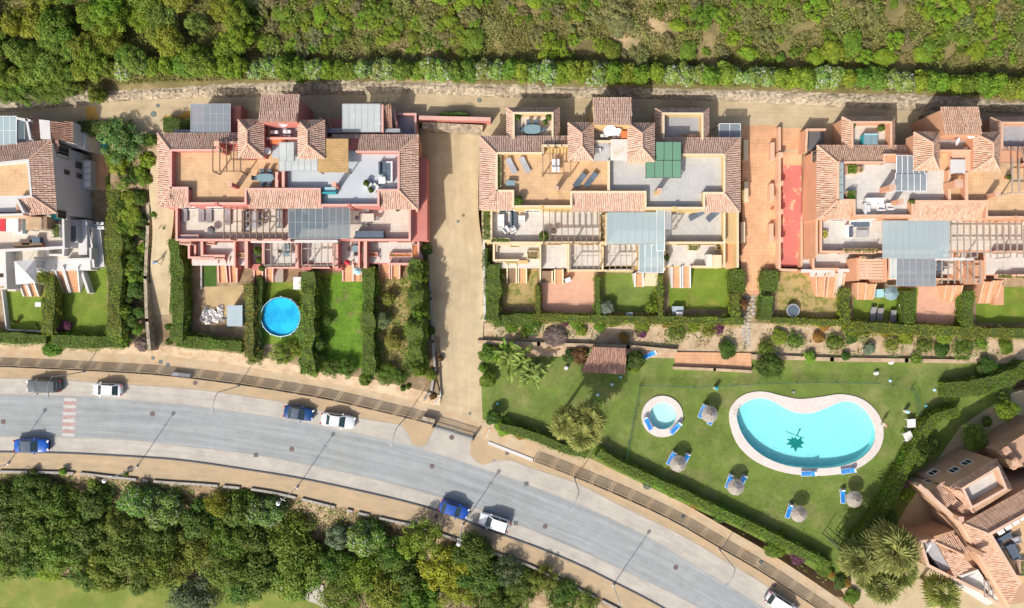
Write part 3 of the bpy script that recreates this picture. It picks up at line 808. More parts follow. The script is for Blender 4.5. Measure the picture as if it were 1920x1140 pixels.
def hedge(label, line, z0, h, wpx, col, dens=60, leaf=0.17, name='hedge', wav=0.2, white=0.0, group=None, z1=None):
    """clipped hedge along pixel points (its top edge line in the photograph), wpx wide"""
    L_ = smooth_line(line, 12) if len(line) > 2 else even(line, max(3, int(math.dist(line[0], line[1]) / 12)))
    zt = z0 + h
    n = len(L_)
    zoff = (lambda i: 0) if z1 is None else (lambda i: (z1 - z0) * i / (n - 1))
    C = [W(p[0], p[1], zt + zoff(i)) for i, p in enumerate(L_)]
    hw = wpx * (HC - zt) / FP / 2
    core = MB(); Ls, Rs = [], []
    for i, c in enumerate(C):
        d = (C[min(i + 1, n - 1)] - C[max(i - 1, 0)]); d.z = 0; d.normalize()
        nr = Vector((-d.y, d.x, 0)); f = hw * (1 + wav * noise.noise(Vector((c.x * .6, c.y * .6, 3))) * 2) - 0.12
        f = max(f, hw * .5)
        dz = h * wav * noise.noise(Vector((c.x * .5, c.y * .5, 9)))
        Ls.append((c + nr * f, dz)); Rs.append((c - nr * f, dz))
    P, Nn = [], []
    for i in range(n - 1):
        (l0, a), (l1, b) = Ls[i], Ls[i + 1]; (r0, _), (r1, _) = Rs[i], Rs[i + 1]
        t0, t1 = l0.z + a - .12, l1.z + b - .12
        up = lambda v, z: Vector((v.x, v.y, z))
        g0, g1 = z0 + zoff(i) - .1, z0 + zoff(i + 1) - .1
        quads = [((up(l0, t0), up(l1, t1), up(r1, t1), up(r0, t0)), Vector((0, 0, 1))),
                 ((up(l0, g0), up(l1, g1), up(l1, t1), up(l0, t0)), (l0 - r0).normalized()), ((up(r0, g0), up(r1, g1), up(r1, t1), up(r0, t0)), (r0 - l0).normalized())]
        if i == 0: quads.append(((up(l0, g0), up(r0, g0), up(r0, t0), up(l0, t0)), (l0 - l1).normalized()))
        if i == n - 2: quads.append(((up(l1, g1), up(r1, g1), up(r1, t1), up(l1, t1)), (l1 - l0).normalized()))
        for q, nn in quads:
            core.face(q)
            area = (q[1] - q[0]).length * (q[3] - q[0]).length
            k = int(area * dens + rnd.random())
            if not k: continue
            uv = nrng.random((k, 2)); A, B, C_, D = (np.array(x) for x in q)
            pt = A * ((1 - uv[:, :1]) * (1 - uv[:, 1:])) + B * (uv[:, :1] * (1 - uv[:, 1:])) + C_ * (uv[:, :1] * uv[:, 1:]) + D * ((1 - uv[:, :1]) * uv[:, 1:])
            bl = np.array([noise.noise(Vector((p[0] * 1.3, p[1] * 1.3, p[2] * 1.3))) for p in pt])[:, None]
            pt = pt + np.array(nn) * (nrng.uniform(-.02, .2, (k, 1)) + bl * wav * 1.9 + nrng.exponential(.04, (k, 1))) + nrng.normal(0, .05, (k, 3))
            P.append(pt); Nn.append(np.tile(np.array(nn), (k, 1)) + np.array([0, 0, .4]))
    P = np.concatenate(P); Nn = np.concatenate(Nn); k = len(P)
    mid = C[n // 2]
    t = thing(name, label, 'hedge', (mid.x, mid.y, z0), 0, group)
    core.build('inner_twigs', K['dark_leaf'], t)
    patch = np.array([noise.noise(Vector((p[0] * .35, p[1] * .35, 0))) for p in P])
    me = leaves_mesh('hedge_leaves', P - np.array(wloc(t)), Nn, nrng.uniform(.7, 1.3, k) * leaf, np.clip(.5 + patch * .8 + nrng.normal(0, .12, k), 0, 1),
                     np.clip(.5 + patch * .4 + nrng.normal(0, .15, k), 0, 1), (nrng.random(k) < white) * .8)
    o = bpy.data.objects.new('foliage', me); link(o, t); o.color = (*[c * GB for c in col], 1)
    return t

# --- palms
def frond_palm(label, px, py, z0, h, rpx, nf=26, col=(0.13, 0.16, 0.035), seed=1, group=None, fan=False, name='palm_tree', lean=(0, 0)):
    q = random.Random(seed)
    zc = z0 + h
    r = rpx * (HC - zc) / FP
    c = W(px, py, zc)
    t = thing(name, label, 'palm tree', (c.x - lean[0], c.y - lean[1], z0), 0, group)
    mb = MB()
    b = Vector((c.x - lean[0], c.y - lean[1], z0))
    mb.tube([b + Vector((0, 0, -.1)), b.lerp(c, .5), c], [.26, .2, .2], 9)
    mb.build('trunk', K['bark'], t, smooth=True)
    P, F, cl = [], [], []
    def quad(a, b_, c_, d, hue, val):
        i = len(P); P.extend([a, b_, c_, d]); F.append((i, i + 1, i + 2, i + 3)); cl.append((hue, val))
    for k in range(nf):
        az = 2.399963 * k + q.uniform(-.2, .2)
        lift = 1.25 - 1.75 * (k / nf) + q.uniform(-.1, .1)      # young fronds stand up, old ones hang
        L_ = r * q.uniform(.85, 1.1)
        hue, val = q.uniform(.3, .6), q.uniform(.35, .75)
        if k > nf * .85: hue, val = q.uniform(0, .15), q.uniform(.6, .9)
        d = Vector((math.cos(az), math.sin(az), 0)); sd = Vector((-d.y, d.x, 0))
        if fan:
            az += q.uniform(-.7, .7); lift = 1.45 - 2.1 * ((k + q.uniform(-4, 4)) / nf); L_ *= q.uniform(.55, 1.0)
            d = Vector((math.cos(az), math.sin(az), 0)); sd = Vector((-d.y, d.x, 0))
            st = c + d * L_ * .62 * math.cos(lift) + Vector((0, 0, .62 * L_ * math.sin(lift) * .8))
            w_ = sd * .025
            quad(c - w_, st - w_, st + w_, c + w_, hue, val)
            ax = (d * math.cos(lift - .6) + Vector((0, 0, math.sin(lift - .6)))).normalized()
            ax.rotate(Matrix.Rotation(q.uniform(-.5, .5), 3, 'Z'))
            upv = sd.cross(ax); m = 11
            for j in range(m):
                a0 = -1.8 + 3.6 * (j + q.uniform(-.2, .2)) / m; a1 = a0 + 3.6 / m * .72
                fr_ = r * .5 * q.uniform(.75, 1.1)
                e0 = st + (ax * math.cos(a0) + sd * math.sin(a0)) * fr_; e1 = st + (ax * math.cos(a1) + sd * math.sin(a1)) * fr_
                droop = Vector((0, 0, -q.uniform(.0, .28) * fr_))
                quad(st, st + (e0 - st) * .65 + upv * .04, (e0 + e1) / 2 + droop, st + (e1 - st) * .65 - upv * .04, hue + q.uniform(-.12, .12), max(0, min(1, val + q.uniform(-.25, .25))))
        else:
            pts = []
            for j in range(10):
                s = j / 9
                el = lift - 1.5 * s * s
                pts.append((pts[-1] if j else c) + (d * math.cos(el) + Vector((0, 0, math.sin(el)))) * (L_ / 9 if j else 0))
            for j in range(9):
                a, b_ = pts[j], pts[j + 1]
                ax = (b_ - a).normalized(); w_ = sd * .035
                quad(a - w_, b_ - w_, b_ + w_, a + w_, .3, .8)
                if j < 1: continue
                for u in range(3):
                    p = a.lerp(b_, u / 3)
                    ll = L_ * .30 * math.sin(math.pi * (.12 + .8 * (j + u / 3) / 9.3)) + .05
                    for sg in (1, -1):
                        e = p + (sd * sg * .82 + ax * .6 + Vector((0, 0, -.28 + q.uniform(-.15, .15)))).normalized() * ll
                        ww = ax * .055
                        quad(p - ww, p + ww, e + ww * .4, e - ww * .4, hue + q.uniform(-.12, .12), min(1, max(0, val + q.uniform(-.2, .2))))
    me = bpy.data.meshes.new('palm_fronds')
    off = Vector(t.location)
    me.from_pydata([tuple(p - off) for p in P], [], F)
    at = me.color_attributes.new('lv', 'FLOAT_COLOR', 'CORNER')
    buf = []
    for a, b_ in cl: buf += [max(0, min(1, a)), b_, 0, 1] * 4
    at.data.foreach_set('color', buf)
    me.materials.append(K['leaf'])
    o = bpy.data.objects.new('fronds', me); link(o, t); o.color = (*[c * GB for c in col], 1)
    return t

def broadleaf(label, px, py, z0, h, rpx, nf=14, col=(0.16, 0.26, 0.04), seed=1, group=None, name='banana_plant', cat='plant'):
    """clump of long paddle leaves arching from the middle"""
    q = random.Random(seed)
    zc = z0 + h * .7; r = rpx * (HC - zc) / FP
    c = W(px, py, zc); base = Vector((c.x, c.y, z0))
    t = thing(name, label, cat, base, 0, group)
    st = MB()
    P, F, cl = [], [], []
    for k in range(nf):
        az = 2.4 * k + q.uniform(-.3, .3); L_ = r * q.uniform(.75, 1.1)
        d = Vector((math.cos(az), math.sin(az), 0)); sd = Vector((-d.y, d.x, 0))
        az += q.uniform(-.9, .9); L_ *= q.uniform(.5, .95); d = Vector((math.cos(az), math.sin(az), 0)); sd = Vector((-d.y, d.x, 0))
        o_ = Vector((q.uniform(-.5, .5) * r, q.uniform(-.5, .5) * r, 0)); b0 = base + o_; top = b0 + d * .12 * r + Vector((0, 0, h * q.uniform(.35, .85)))
        st.tube([b0, top], [.07, .04], 5)
        hue, val = q.uniform(.3, .7), q.uniform(.35, .8)
        pts = [top]; lift = q.uniform(.5, 1.0)
        for j in range(6):
            el = lift - 1.9 * (j / 6) ** 1.3
            pts.append(pts[-1] + (d * math.cos(el) + Vector((0, 0, math.sin(el)))) * L_ / 6)
        wd = [.06, .2, .26, .27, .24, .17, .03]
        for j in range(6):
            for sg in (1, -1):
                a, b_ = pts[j], pts[j + 1]; i = len(P)
                P.extend([a, b_, b_ + (sd * sg + Vector((0, 0, .35))) * wd[j + 1] * L_ * .5, a + (sd * sg + Vector((0, 0, .35))) * wd[j] * L_ * .5])
                F.append((i, i + 1, i + 2, i + 3)); cl.append((hue + q.uniform(-.1, .1), min(1, max(0, val + q.uniform(-.15, .15) + .08 * sg))))
    st.build('stems', K['bark'], t)
    me = bpy.data.meshes.new('paddle_leaves'); me.from_pydata([tuple(p - base) for p in P], [], F)
    at = me.color_attributes.new('lv', 'FLOAT_COLOR', 'CORNER'); buf = []
    for a, b_ in cl: buf += [max(0, min(1, a)), b_, 0, 1] * 4
    at.data.foreach_set('color', buf); me.materials.append(K['leaf'])
    o = bpy.data.objects.new('leaves', me); link(o, t); o.color = (*[c * GB for c in col], 1)
    return t

def ground_cover(name, polys, dens, leaf, col, zf, label=None, hue=(.5, .2), flat=1.2, white=0.0, mask=None, hgt=.12):
    """loose low growth over pixel polygons, one object that nobody could count"""
    P = []
    for poly in polys:
        xs = [p[0] for p in poly]; ys = [p[1] for p in poly]
        area = abs(sum(poly[i][0] * poly[(i + 1) % len(poly)][1] - poly[(i + 1) % len(poly)][0] * poly[i][1] for i in range(len(poly)))) / 2
        n = int(area * (0.068 ** 2) * dens)
        box = (max(xs) - min(xs)) * (max(ys) - min(ys))
        k = int(n * box / area * 1.05) + 4
        X = nrng.uniform(min(xs), max(xs), k); Y = nrng.uniform(min(ys), max(ys), k)
        ins = np.zeros(k, bool)
        for i in range(len(poly)):
            x0, y0 = poly[i]; x1, y1 = poly[(i + 1) % len(poly)]
            if y0 == y1: continue
            c = ((y0 > Y) != (y1 > Y)) & (X < (x1 - x0) * (Y - y0) / (y1 - y0) + x0)
            ins ^= c
        X, Y = X[ins], Y[ins]
        P.append(np.stack([X, Y], 1))
    Q = np.concatenate(P)
    if mask is not None:
        keep = np.array([mask(x, y) for x, y in Q]); Q = Q[keep]
    patch = np.array([noise.fractal(Vector((x * .018, y * .018, 5)), .9, 2.1, 4) for x, y in Q])
    z = np.array([zf(x, y) for x, y in Q]) + nrng.uniform(0, 1, len(Q)) * hgt * (1 + np.clip(patch * 2, -.8, 2))
    s = (HC - z) / FP
    pos = np.stack([(Q[:, 0] - 960) * s, (570 - Q[:, 1]) * s, z], 1)
    n = len(Q)
    me = leaves_mesh(name, pos, np.tile(np.array([0, 0, flat]), (n, 1)) + nrng.normal(0, .6, (n, 3)), nrng.uniform(.6, 1.4, n) * leaf,
                     np.clip(hue[0] + patch * hue[1] * 2 + nrng.normal(0, .15, n), 0, 1), np.clip(.5 + patch * .5 + nrng.normal(0, .22, n), 0, 1), (nrng.random(n) < white) * nrng.uniform(.3, .7, n))
    o = bpy.data.objects.new(name, me); link(o); o.color = (*[c * GB for c in col], 1)
    return setp(o, label, None, None, 'stuff')
# ------------------------------------------------------------------ building parts
def slope(parent, pts, m='roof', tile_w=0.22, tile_l=0.42, name='tiled_roof'):
    """barrel-tile slope; pts[0] and pts[1] are the ends of the eave, the rest go round the polygon"""
    pts = [Vector(p) for p in pts]
    o, e = pts[0], pts[1]
    u = (e - o).normalized()
    nrm = Vector((0, 0, 0))
    for i in range(1, len(pts) - 1): nrm += (pts[i] - o).cross(pts[i + 1] - o)
    nrm.normalize()
    if nrm.z < 0: nrm = -nrm
    v = nrm.cross(u)
    if (sum((p - o).dot(v) for p in pts)) < 0: v = -v
    Q = [((p - o).dot(u), (p - o).dot(v)) for p in pts]
    u0, u1 = min(q[0] for q in Q), max(q[0] for q in Q)
    nc = max(2, int(round((u1 - u0) / tile_w))); cw = (u1 - u0) / nc
    mb = MB()
    base = [p - nrm * .05 for p in pts]
    mb.face(base, 0, (.1, .5))
    prof = [(-.5, 0.0), (-.25, .036), (0.0, .05), (.25, .036), (.5, 0.0)]
    for k in range(nc):
        uc = u0 + (k + .5) * cw
        lo, hi = 1e9, -1e9
        for i in range(len(Q)):
            (xa, ya), (xb, yb) = Q[i], Q[(i + 1) % len(Q)]
            if abs(xb - xa) < 1e-6: continue
            t = (uc - xa) / (xb - xa)
            if -1e-6 <= t <= 1 + 1e-6:
                y = ya + t * (yb - ya); lo = min(lo, y); hi = max(hi, y)
        if hi - lo < .08: continue
        nr = max(1, int(round((hi - lo) / tile_l))); st = (hi - lo) / nr
        cr = rnd.random()
        wob = rnd.uniform(-.012, .012)
        for r in range(nr):
            a, b = lo + r * st, lo + (r + 1) * st
            rv = (min(.999, max(0.001, .2 * cr + .8 * rnd.random())), cr)
            lift = rnd.uniform(.018, .04); sk = wob + rnd.gauss(0, .014)
            A = [o + u * (uc + sk + s * cw * .86) + v * (a - .015) + nrm * (z + lift) for s, z in prof]
            B = [o + u * (uc + sk + s * cw * .76) + v * b + nrm * (z + .004) for s, z in prof]
            for i in range(4): mb.face((A[i], A[i + 1], B[i + 1], B[i]), 0, rv)
            if r == 0: mb.face(A[::-1], 0, rv)
    ob = mb.build(name, K[m], parent, kind='stuff')
    return ob

def ridge(parent, p, q, r=.13):
    p, q = Vector(p), Vector(q)
    mb = MB()
    n = max(1, int((q - p).length / .4)); d = (q - p) / n
    sd = d.cross(Vector((0, 0, 1))).normalized()
    for i in range(n):
        a, b = p + d * i, p + d * (i + 1.04)
        ra, rb = r * 1.12, r * .92
        A = [a + sd * ra * math.cos(t) + Vector((0, 0, ra * .9 * math.sin(t) + .05)) for t in [math.pi * k / 4 for k in range(5)]]
        B = [b + sd * rb * math.cos(t) + Vector((0, 0, rb * .9 * math.sin(t) + .05)) for t in [math.pi * k / 4 for k in range(5)]]
        for k in range(4): mb.face((A[k], A[k + 1], B[k + 1], B[k]))
    mb.build('ridge', K['ridge'], parent)

class House:
    """a building; P turns a pixel of its drawing and a height into a point"""
    def __init__(s, name, label, cat, at, off=(0, 0), wall='pink', cop='pink_l', roof='roof', group=None):
        s.off = Vector((off[0], off[1], 0))
        s.wall, s.cop, s.roof = wall, cop, roof
        s.o = thing(name, label, cat, at, 0, group)
    def P(s, x, y, z): return W(x, y, z) + s.off
    def body(s, poly, zt, zb, m=None, name='wall', top=None):
        mb = MB(); mb.prism([s.P(x, y, zt) for x, y in poly], zb, 0)
        return mb.build(name, K[m or s.wall], s.o)
    def rect(s, x0, y0, x1, y1, zt, zb, m=None, name='wall'):
        return s.body([(x0, y1), (x1, y1), (x1, y0), (x0, y0)], zt, zb, m, name)
    def floor(s, poly, z, m, name='terrace_floor'):
        if len(poly) == 2:
            (x0, y0), (x1, y1) = poly; poly = [(x0, y1), (x1, y1), (x1, y0), (x0, y0)]
        mb = MB(); mb.prism([s.P(x, y, z) for x, y in poly], z - .05)
        return mb.build(name, K[m], s.o)
    def para(s, pts, zt, zb, w=.2, closed=False, m=None, mc=None, name='parapet'):
        """low wall along pixel points measured on its top"""
        P_ = [s.P(x, y, zt) for x, y in pts]
        if closed: P_.append(P_[0])
        mb = MB()
        for i, (a, b) in enumerate(zip(P_, P_[1:])):
            d = (b - a).normalized(); ex = d * (w / 2 - .001 * (i % 2))
            lo = Vector((0, 0, (zt + zb) / 2 - zt))
            mb.bar(a - ex + lo, b + ex + lo, w, zt - zb, 0)
            mb.bar(a - ex * 1.1 + Vector((0, 0, .03)), b + ex * 1.1 + Vector((0, 0, .03)), w + .06 - .004 * (i % 2), .06 + .004 * (i % 2), 1)
        return mb.build(name, [K[m or s.wall], K[mc or s.cop]], s.o)
    def slope(s, pts, m=None): return slope(s.o, [s.P(*p) for p in pts], m or s.roof)
    def ridge(s, p, q): ridge(s.o, s.P(*p), s.P(*q))
    def hip(s, x0, y0, x1, y1, xr, yr0, yr1, ze, zr, zb, wall=True, m=None):
        """hipped tower roof, eaves rectangle and ridge along y"""
        sw, se, ne, nw = (x0, y1, ze), (x1, y1, ze), (x1, y0, ze), (x0, y0, ze)
        rn, rs = (xr, yr0, zr), (xr, yr1, zr)
        s.slope([sw, se, rs], m); s.slope([ne, nw, rn], m); s.slope([nw, sw, rs, rn], m); s.slope([se, ne, rn, rs], m)
        for a in (sw, se): s.ridge(a, rs)
        for a in (nw, ne): s.ridge(a, rn)
        s.ridge(rn, rs)
        if wall:
            a, b, c, d = s.P(*sw), s.P(*se), s.P(*ne), s.P(*nw)
            MB().box(a.x + .25, a.y + .25, zb, c.x - .25, c.y - .25, ze - .04).build('wall', K[s.wall], s.o)
    def beams(s, xs, y0, y1, z, w=.09, h=.16, m='beam', cross=(), cx=None, posts=(), zp=None, name='beam'):
        for x in xs:
            MB().bar(s.P(x, y0, z), s.P(x, y1, z), w, h).build(name, K[m], s.o)
        a, b = (min(xs), max(xs)) if cx is None else cx
        for y in cross:
            MB().bar(s.P(a, y, z - .12), s.P(b, y, z - .12), w * 1.1, h).build('cross_beam', K[m], s.o)
        for x, y in posts:
            p = s.P(x, y, z)
            MB().box(p.x - .07, p.y - .07, zp, p.x + .07, p.y + .07, z - .04).build('post', K[m], s.o)
    def panels(s, x0, y0, x1, y1, z0, z1, n, m, gap=.05, bar='metal_g', name='glass_panel', fall='y', rows=1):
        """sheets side by side on a light frame; z0 at the y0 side, z1 at the y1 side"""
        f = MB()
        for k in range(n):
            for r in range(rows):
                xa, xb = x0 + (x1 - x0) * k / n, x0 + (x1 - x0) * (k + 1) / n
                ya, yb = y0 + (y1 - y0) * r / rows, y0 + (y1 - y0) * (r + 1) / rows
                za, zb = z0 + (z1 - z0) * r / rows, z0 + (z1 - z0) * (r + 1) / rows
                a, b, c, d = s.P(xa, yb, zb), s.P(xb, yb, zb), s.P(xb, ya, za), s.P(xa, ya, za)
                g = gap / 2
                mb = MB()
                top = [a + Vector((g, g, 0)), b + Vector((-g, g, 0)), c + Vector((-g, -g, 0)), d + Vector((g, -g, 0))]
                dn = Vector((0, 0, -.03))
                mb.face(top)
                for i in range(4): mb.face((top[i] + dn, top[(i + 1) % 4] + dn, top[(i + 1) % 4], top[i]))
                mb.build(name, K[m], s.o)
        for k in range(n + 1):
            x = x0 + (x1 - x0) * k / n
            f.bar(s.P(x, y0, z0 - .02), s.P(x, y1, z1 - .02), .06, .09)
        for r in range(rows + 1):
            y = y0 + (y1 - y0) * r / rows; z = z0 + (z1 - z0) * r / rows
            f.bar(s.P(x0, y, z - .05), s.P(x1, y, z - .05), .07, .08)
        f.build('canopy_frame', K[bar], s.o)
    def canopy_posts(s, pts, zt, zb, m='metal_g'):
        for x, y in pts:
            p = s.P(x, y, zt)
            MB().box(p.x - .05, p.y - .05, zb, p.x + .05, p.y + .05, zt - .1).build('post', K[m], s.o)
    def stair(s, x0, y0, x1, y1, z0, z1, n=9, m='terracotta', walls=True, wx0=0, wx1=0, hw=.35, mw=None, mc=None, x0b=None, x1b=None):
        """flight falling from z0 at y0 (top) to z1 at y1; side walls follow it"""
        x0b = x0 if x0b is None else x0b; x1b = x1 if x1b is None else x1b
        mb = MB()
        a, b = s.P(x0, y0, z0), s.P(x1, y0, z0); c, d = s.P(x0b, y1, z1), s.P(x1b, y1, z1)
        for k in range(n):
            t0, t1 = k / n, (k + 1) / n
            l0, r0, l1, r1 = a.lerp(c, t0), b.lerp(d, t0), a.lerp(c, t1), b.lerp(d, t1)
            z = z0 + (z1 - z0) * (k + .5) / n
            mb.prism([(l1.x, l1.y, z), (r1.x, r1.y, z), (r0.x, r0.y, z), (l0.x, l0.y, z)], z1 - .5)
        mb.build('stair', K[m], s.o)
        if walls:
            for (p, q) in ((a, c), (b, d)):
                w = MB(); up = Vector((0, 0, hw))
                dd = (q - p).normalized(); sd = Vector((-dd.y, dd.x, 0)).normalized() * .08
                zb = z1 - .5
                top = [p - sd + up, p + sd + up, q + sd + up, q - sd + up]
                w.prism(top[::-1], zb, 1, 0)
                w.build('stair_wall', [K[mw or s.wall], K[mc or s.cop]], s.o)
    def planter(s, x0, y0, x1, y1, zt, zb, m='soil', wall=None, green=None, leafc=(.12, .2, .03)):
        a, c = s.P(x0, y1, zt), s.P(x1, y0, zt)
        mb = MB(); t = .09
        mb.box(a.x, a.y, zb, a.x + t, c.y, zt); mb.box(c.x - t, a.y, zb, c.x, c.y, zt)
        mb.box(a.x + t, a.y, zb, c.x - t, a.y + t, zt); mb.box(a.x + t, c.y - t, zb, c.x - t, c.y, zt)
        p = mb.build('planter', K[wall or s.cop], s.o)
        MB().box(a.x + t, a.y + t, zb, c.x - t, c.y - t, zt - .12).build('soil', K[m], p)
        if green:
            w, h = c.x - a.x, c.y - a.y
            n = int(w * h * 60 * green)
            Q = np.stack([nrng.uniform(a.x, c.x, n), nrng.uniform(a.y, c.y, n), zt + nrng.uniform(-.1, .4, n)], 1) - np.array(wloc(p))
            me = leaves_mesh('planter_leaves', Q, np.tile(np.array([0, 0, 1.]), (n, 1)), nrng.uniform(.1, .22, n), nrng.random(n), nrng.random(n), np.zeros(n))
            o = bpy.data.objects.new('plants', me); link(o, p); o.color = (*leafc, 1)
        return p
    def window(s, p, d, w, h, depth=.1, frame='beam_w', name='window', door=False):
        """window centred at p on a wall whose outward direction is d"""
        p, d = Vector(p), Vector((d[0], d[1], 0)).normalized()
        r = Vector((-d.y, d.x, 0)); up = Vector((0, 0, 1))
        f = MB()
        for sg in (-1, 1):
            f.bar(p + r * sg * w / 2 - up * h / 2 + d * .03, p + r * sg * w / 2 + up * h / 2 + d * .03, .09, .1, up=d)
            f.bar(p + up * sg * h / 2 - r * (w / 2 - .045) + d * .03, p + up * sg * h / 2 + r * (w / 2 - .045) + d * .03, .1, .09)
        f.bar(p - up * (h / 2 - .05) + d * .02, p + up * (h / 2 - .05) + d * .02, .05, .05, up=d)
        fr = f.build(name, K[frame], s.o)
        g = MB(); q = d * .012
        g.face((p - r * w / 2 - up * h / 2 + q, p + r * w / 2 - up * h / 2 + q, p + r * w / 2 + up * h / 2 + q, p - r * w / 2 + up * h / 2 + q))
        g.build('pane', K['pane'], fr)
        sl = MB(); sl.bar(p - up * (h / 2 + .06) - r * (w / 2 + .08) + d * .06, p - up * (h / 2 + .06) + r * (w / 2 + .08) + d * .06, .2, .06)
        sl.build('sill', K[s.cop], fr)
    def chimney(s, x, y, z0, z1, w=.5, cap='ridge'):
        p = s.P(x, y, z1)
        c = MB().box(p.x - w / 2, p.y - w / 2, z0, p.x + w / 2, p.y + w / 2, z1).build('chimney', K[s.wall], s.o)
        mb = MB()
        for sx in (-1, 1):
            for sy in (-1, 1): mb.box(p.x + sx * w * .4 - .05, p.y + sy * w * .4 - .05, z1, p.x + sx * w * .4 + .05, p.y + sy * w * .4 + .05, z1 + .2)
        mb.box(p.x - w * .6, p.y - w * .6, z1 + .2, p.x + w * .6, p.y + w * .6, z1 + .28)
        mb.build('chimney_cap', K[cap], c)

ZL, ZR, ZM, ZF, ZG = 4.6, 8.4, 5.5, 2.9, 1.2
SO, SI = 8.35, 9.3      # outer and inner edge of the tiled skirt round the roof terrace

def shell(h, fl_w, fl_e, fm_w='cream', fm_e='cream', north_w=True, north_e=True):
    """the common plan of a terrace block, drawn on the middle block's pixels"""
    # bodies, lowest first
    h.rect(925, 393, 1357, 500, ZF, .6, name='wall')
    h.rect(912, 300, 1384, 455, ZM, .7, name='wall')
    h.rect(904, 262, 1384, 392, ZR - .06, 3.5, name='wall')
    # roof terrace floors
    h.floor([(931, 288), (1139, 288), (1139, 360), (1071, 360), (1071, 388), (962, 388), (962, 358), (931, 358)], ZR, fl_w)
    h.floor([(1143, 288), (1358, 288), (1358, 362), (1320, 362), (1320, 390), (1210, 390), (1210, 360), (1143, 360)], ZR, fl_e)
    # tiled skirts
    h.slope([(899, 394, SO), (899, 255, SO), (930, 287, SI), (930, 358, SI), (930, 380, SI - .45)])
    h.slope([(1388, 258, SO), (1388, 398, SO), (1362, 380, SI - .4), (1358, 362, SI), (1358, 290, SI)])
    h.slope([(1066, 255, SO), (899, 255, SO), (930, 287, SI), (1018, 287, SI), (1018, 272, SI - .5), (1066, 272, SI - .5)])
    h.slope([(1388, 258, SO), (1226, 258, SO), (1226, 265, SI - .7), (1280, 265, SI - .7), (1280, 290, SI), (1358, 290, SI)])
    h.slope([(905, 394, SO), (962, 394, SO), (962, 358, SI), (930, 358, SI)])
    h.slope([(1071, 396, SO), (1210, 396, SO), (1210, 360, SI), (1071, 360, SI)])
    h.slope([(1320, 398, SO), (1386, 398, SO), (1358, 362, SI), (1320, 362, SI)])
    h.ridge((899, 255, SO), (930, 287, SI)); h.ridge((1388, 258, SO), (1358, 290, SI)); h.ridge((1386, 398, SO), (1358, 362, SI)); h.ridge((902, 394, SO), (930, 358, SI))
    # parapets round the terraces
    h.para([(931, 358), (931, 287), (1018, 287), (1018, 273), (1064, 273)], SI, ZR - .05)
    h.para([(931, 358), (962, 358), (962, 387)], SI, ZR - .05)
    h.para([(962, 387), (1071, 387)], SI - .1, ZM)
    h.para([(1071, 387), (1071, 360), (1210, 360), (1210, 389)], SI, ZR - .05)
    h.para([(1210, 390), (1320, 390)], SI - .1, ZM)
    h.para([(1320, 390), (1320, 362), (1358, 362), (1358, 290), (1279, 290)], SI, ZR - .05)
    h.para([(1141, 303), (1141, 357)], SI - .1, ZR - .05, w=.25)
    for x in (1016, 1265): h.rect(x - 3, 384 if x < 1100 else 387, x + 3, 390 if x < 1100 else 393, SI + .1, ZM, name='pier')
    # towers
    h.hip(1065, 230, 1113, 302, 1091, 250, 274, 10.3, 11.5, ZR - .1)
    h.hip(1177, 231, 1227, 303, 1204, 250, 277, 10.3, 11.5, ZR - .1)
    h.slope([(1113, 183, 10.6), (1184, 183, 10.6), (1184, 234, 12.0), (1113, 234, 12.0)][::-1] if False else [(1184, 183, 10.7), (1113, 183, 10.7), (1113, 234, 11.6), (1184, 234, 11.6)])
    a, c = h.P(1113, 234, 11.4), h.P(1184, 183, 10.7)
    MB().prism([(a.x + .2, a.y, 11.35), (c.x - .2, a.y, 11.35), (c.x - .2, c.y - .3, 10.6), (a.x + .2, c.y - .3, 10.6)], 3.6).build('wall', K[h.wall], h.o)
    # service yard between the towers
    h.rect(1110, 232, 1180, 302, ZR - .02, 4, name='wall')
    h.para([(1114, 235), (1177, 235)], 10.2, ZR - .1, w=.18)
    h.para([(1114, 265), (1177, 265)], 9.6, ZR - .1, w=.18)
    h.floor([(1114, 238), (1177, 263)], ZR + .03, 'soil' if False else 'grey_f')
    h.floor([(1114, 267), (1177, 302)], ZR + .02, fl_e)
    # entrance blocks on the lane side with their tiled rims
    if north_w:
        h.rect(955, 206, 1045, 270, 7.4, 3.6, name='wall')
        h.floor([(963, 213), (1037, 256)], 7.45, 'cream')
        h.slope([(950, 265, 7.8), (950, 202, 7.8), (962, 211, 8.6), (962, 265, 8.6)])
        h.slope([(1049, 202, 7.8), (950, 202, 7.8), (962, 211, 8.6), (1037, 211, 8.6)])
        h.slope([(1049, 202, 7.8), (1049, 265, 7.8), (1037, 265, 8.6), (1037, 211, 8.6)])
        h.para([(963, 258), (963, 212), (1036, 212), (1036, 258)], 8.66, 7.3, w=.18)
        h.ridge((950, 202, 7.8), (962, 211, 8.6)); h.ridge((1049, 202, 7.8), (1037, 211, 8.6))
    if north_e:
        h.rect(1232, 206, 1325, 270, 7.4, 3.6, name='wall')
        h.floor([(1244, 214), (1317, 259)], 7.45, 'grey_f')
        h.slope([(1228, 265, 7.8), (1228, 203, 7.8), (1243, 212, 8.6), (1243, 265, 8.6)])
        h.slope([(1329, 203, 7.8), (1228, 203, 7.8), (1243, 212, 8.6), (1318, 212, 8.6)])
        h.slope([(1329, 203, 7.8), (1329, 265, 7.8), (1318, 265, 8.6), (1318, 212, 8.6)])
        h.para([(1244, 260), (1244, 213), (1317, 213), (1317, 260)], 8.66, 7.3, w=.18)
        h.ridge((1228, 203, 7.8), (1243, 212, 8.6)); h.ridge((1329, 203, 7.8), (1318, 212, 8.6))
    # middle terraces
    h.floor([(922, 392), (1138, 452)], ZM + .03, fm_w)
    h.floor([(1142, 392), (1357, 452)], ZM + .03, fm_e)
    h.para([(921, 396), (921, 455), (1030, 455)], ZM + .95, ZM - .1)
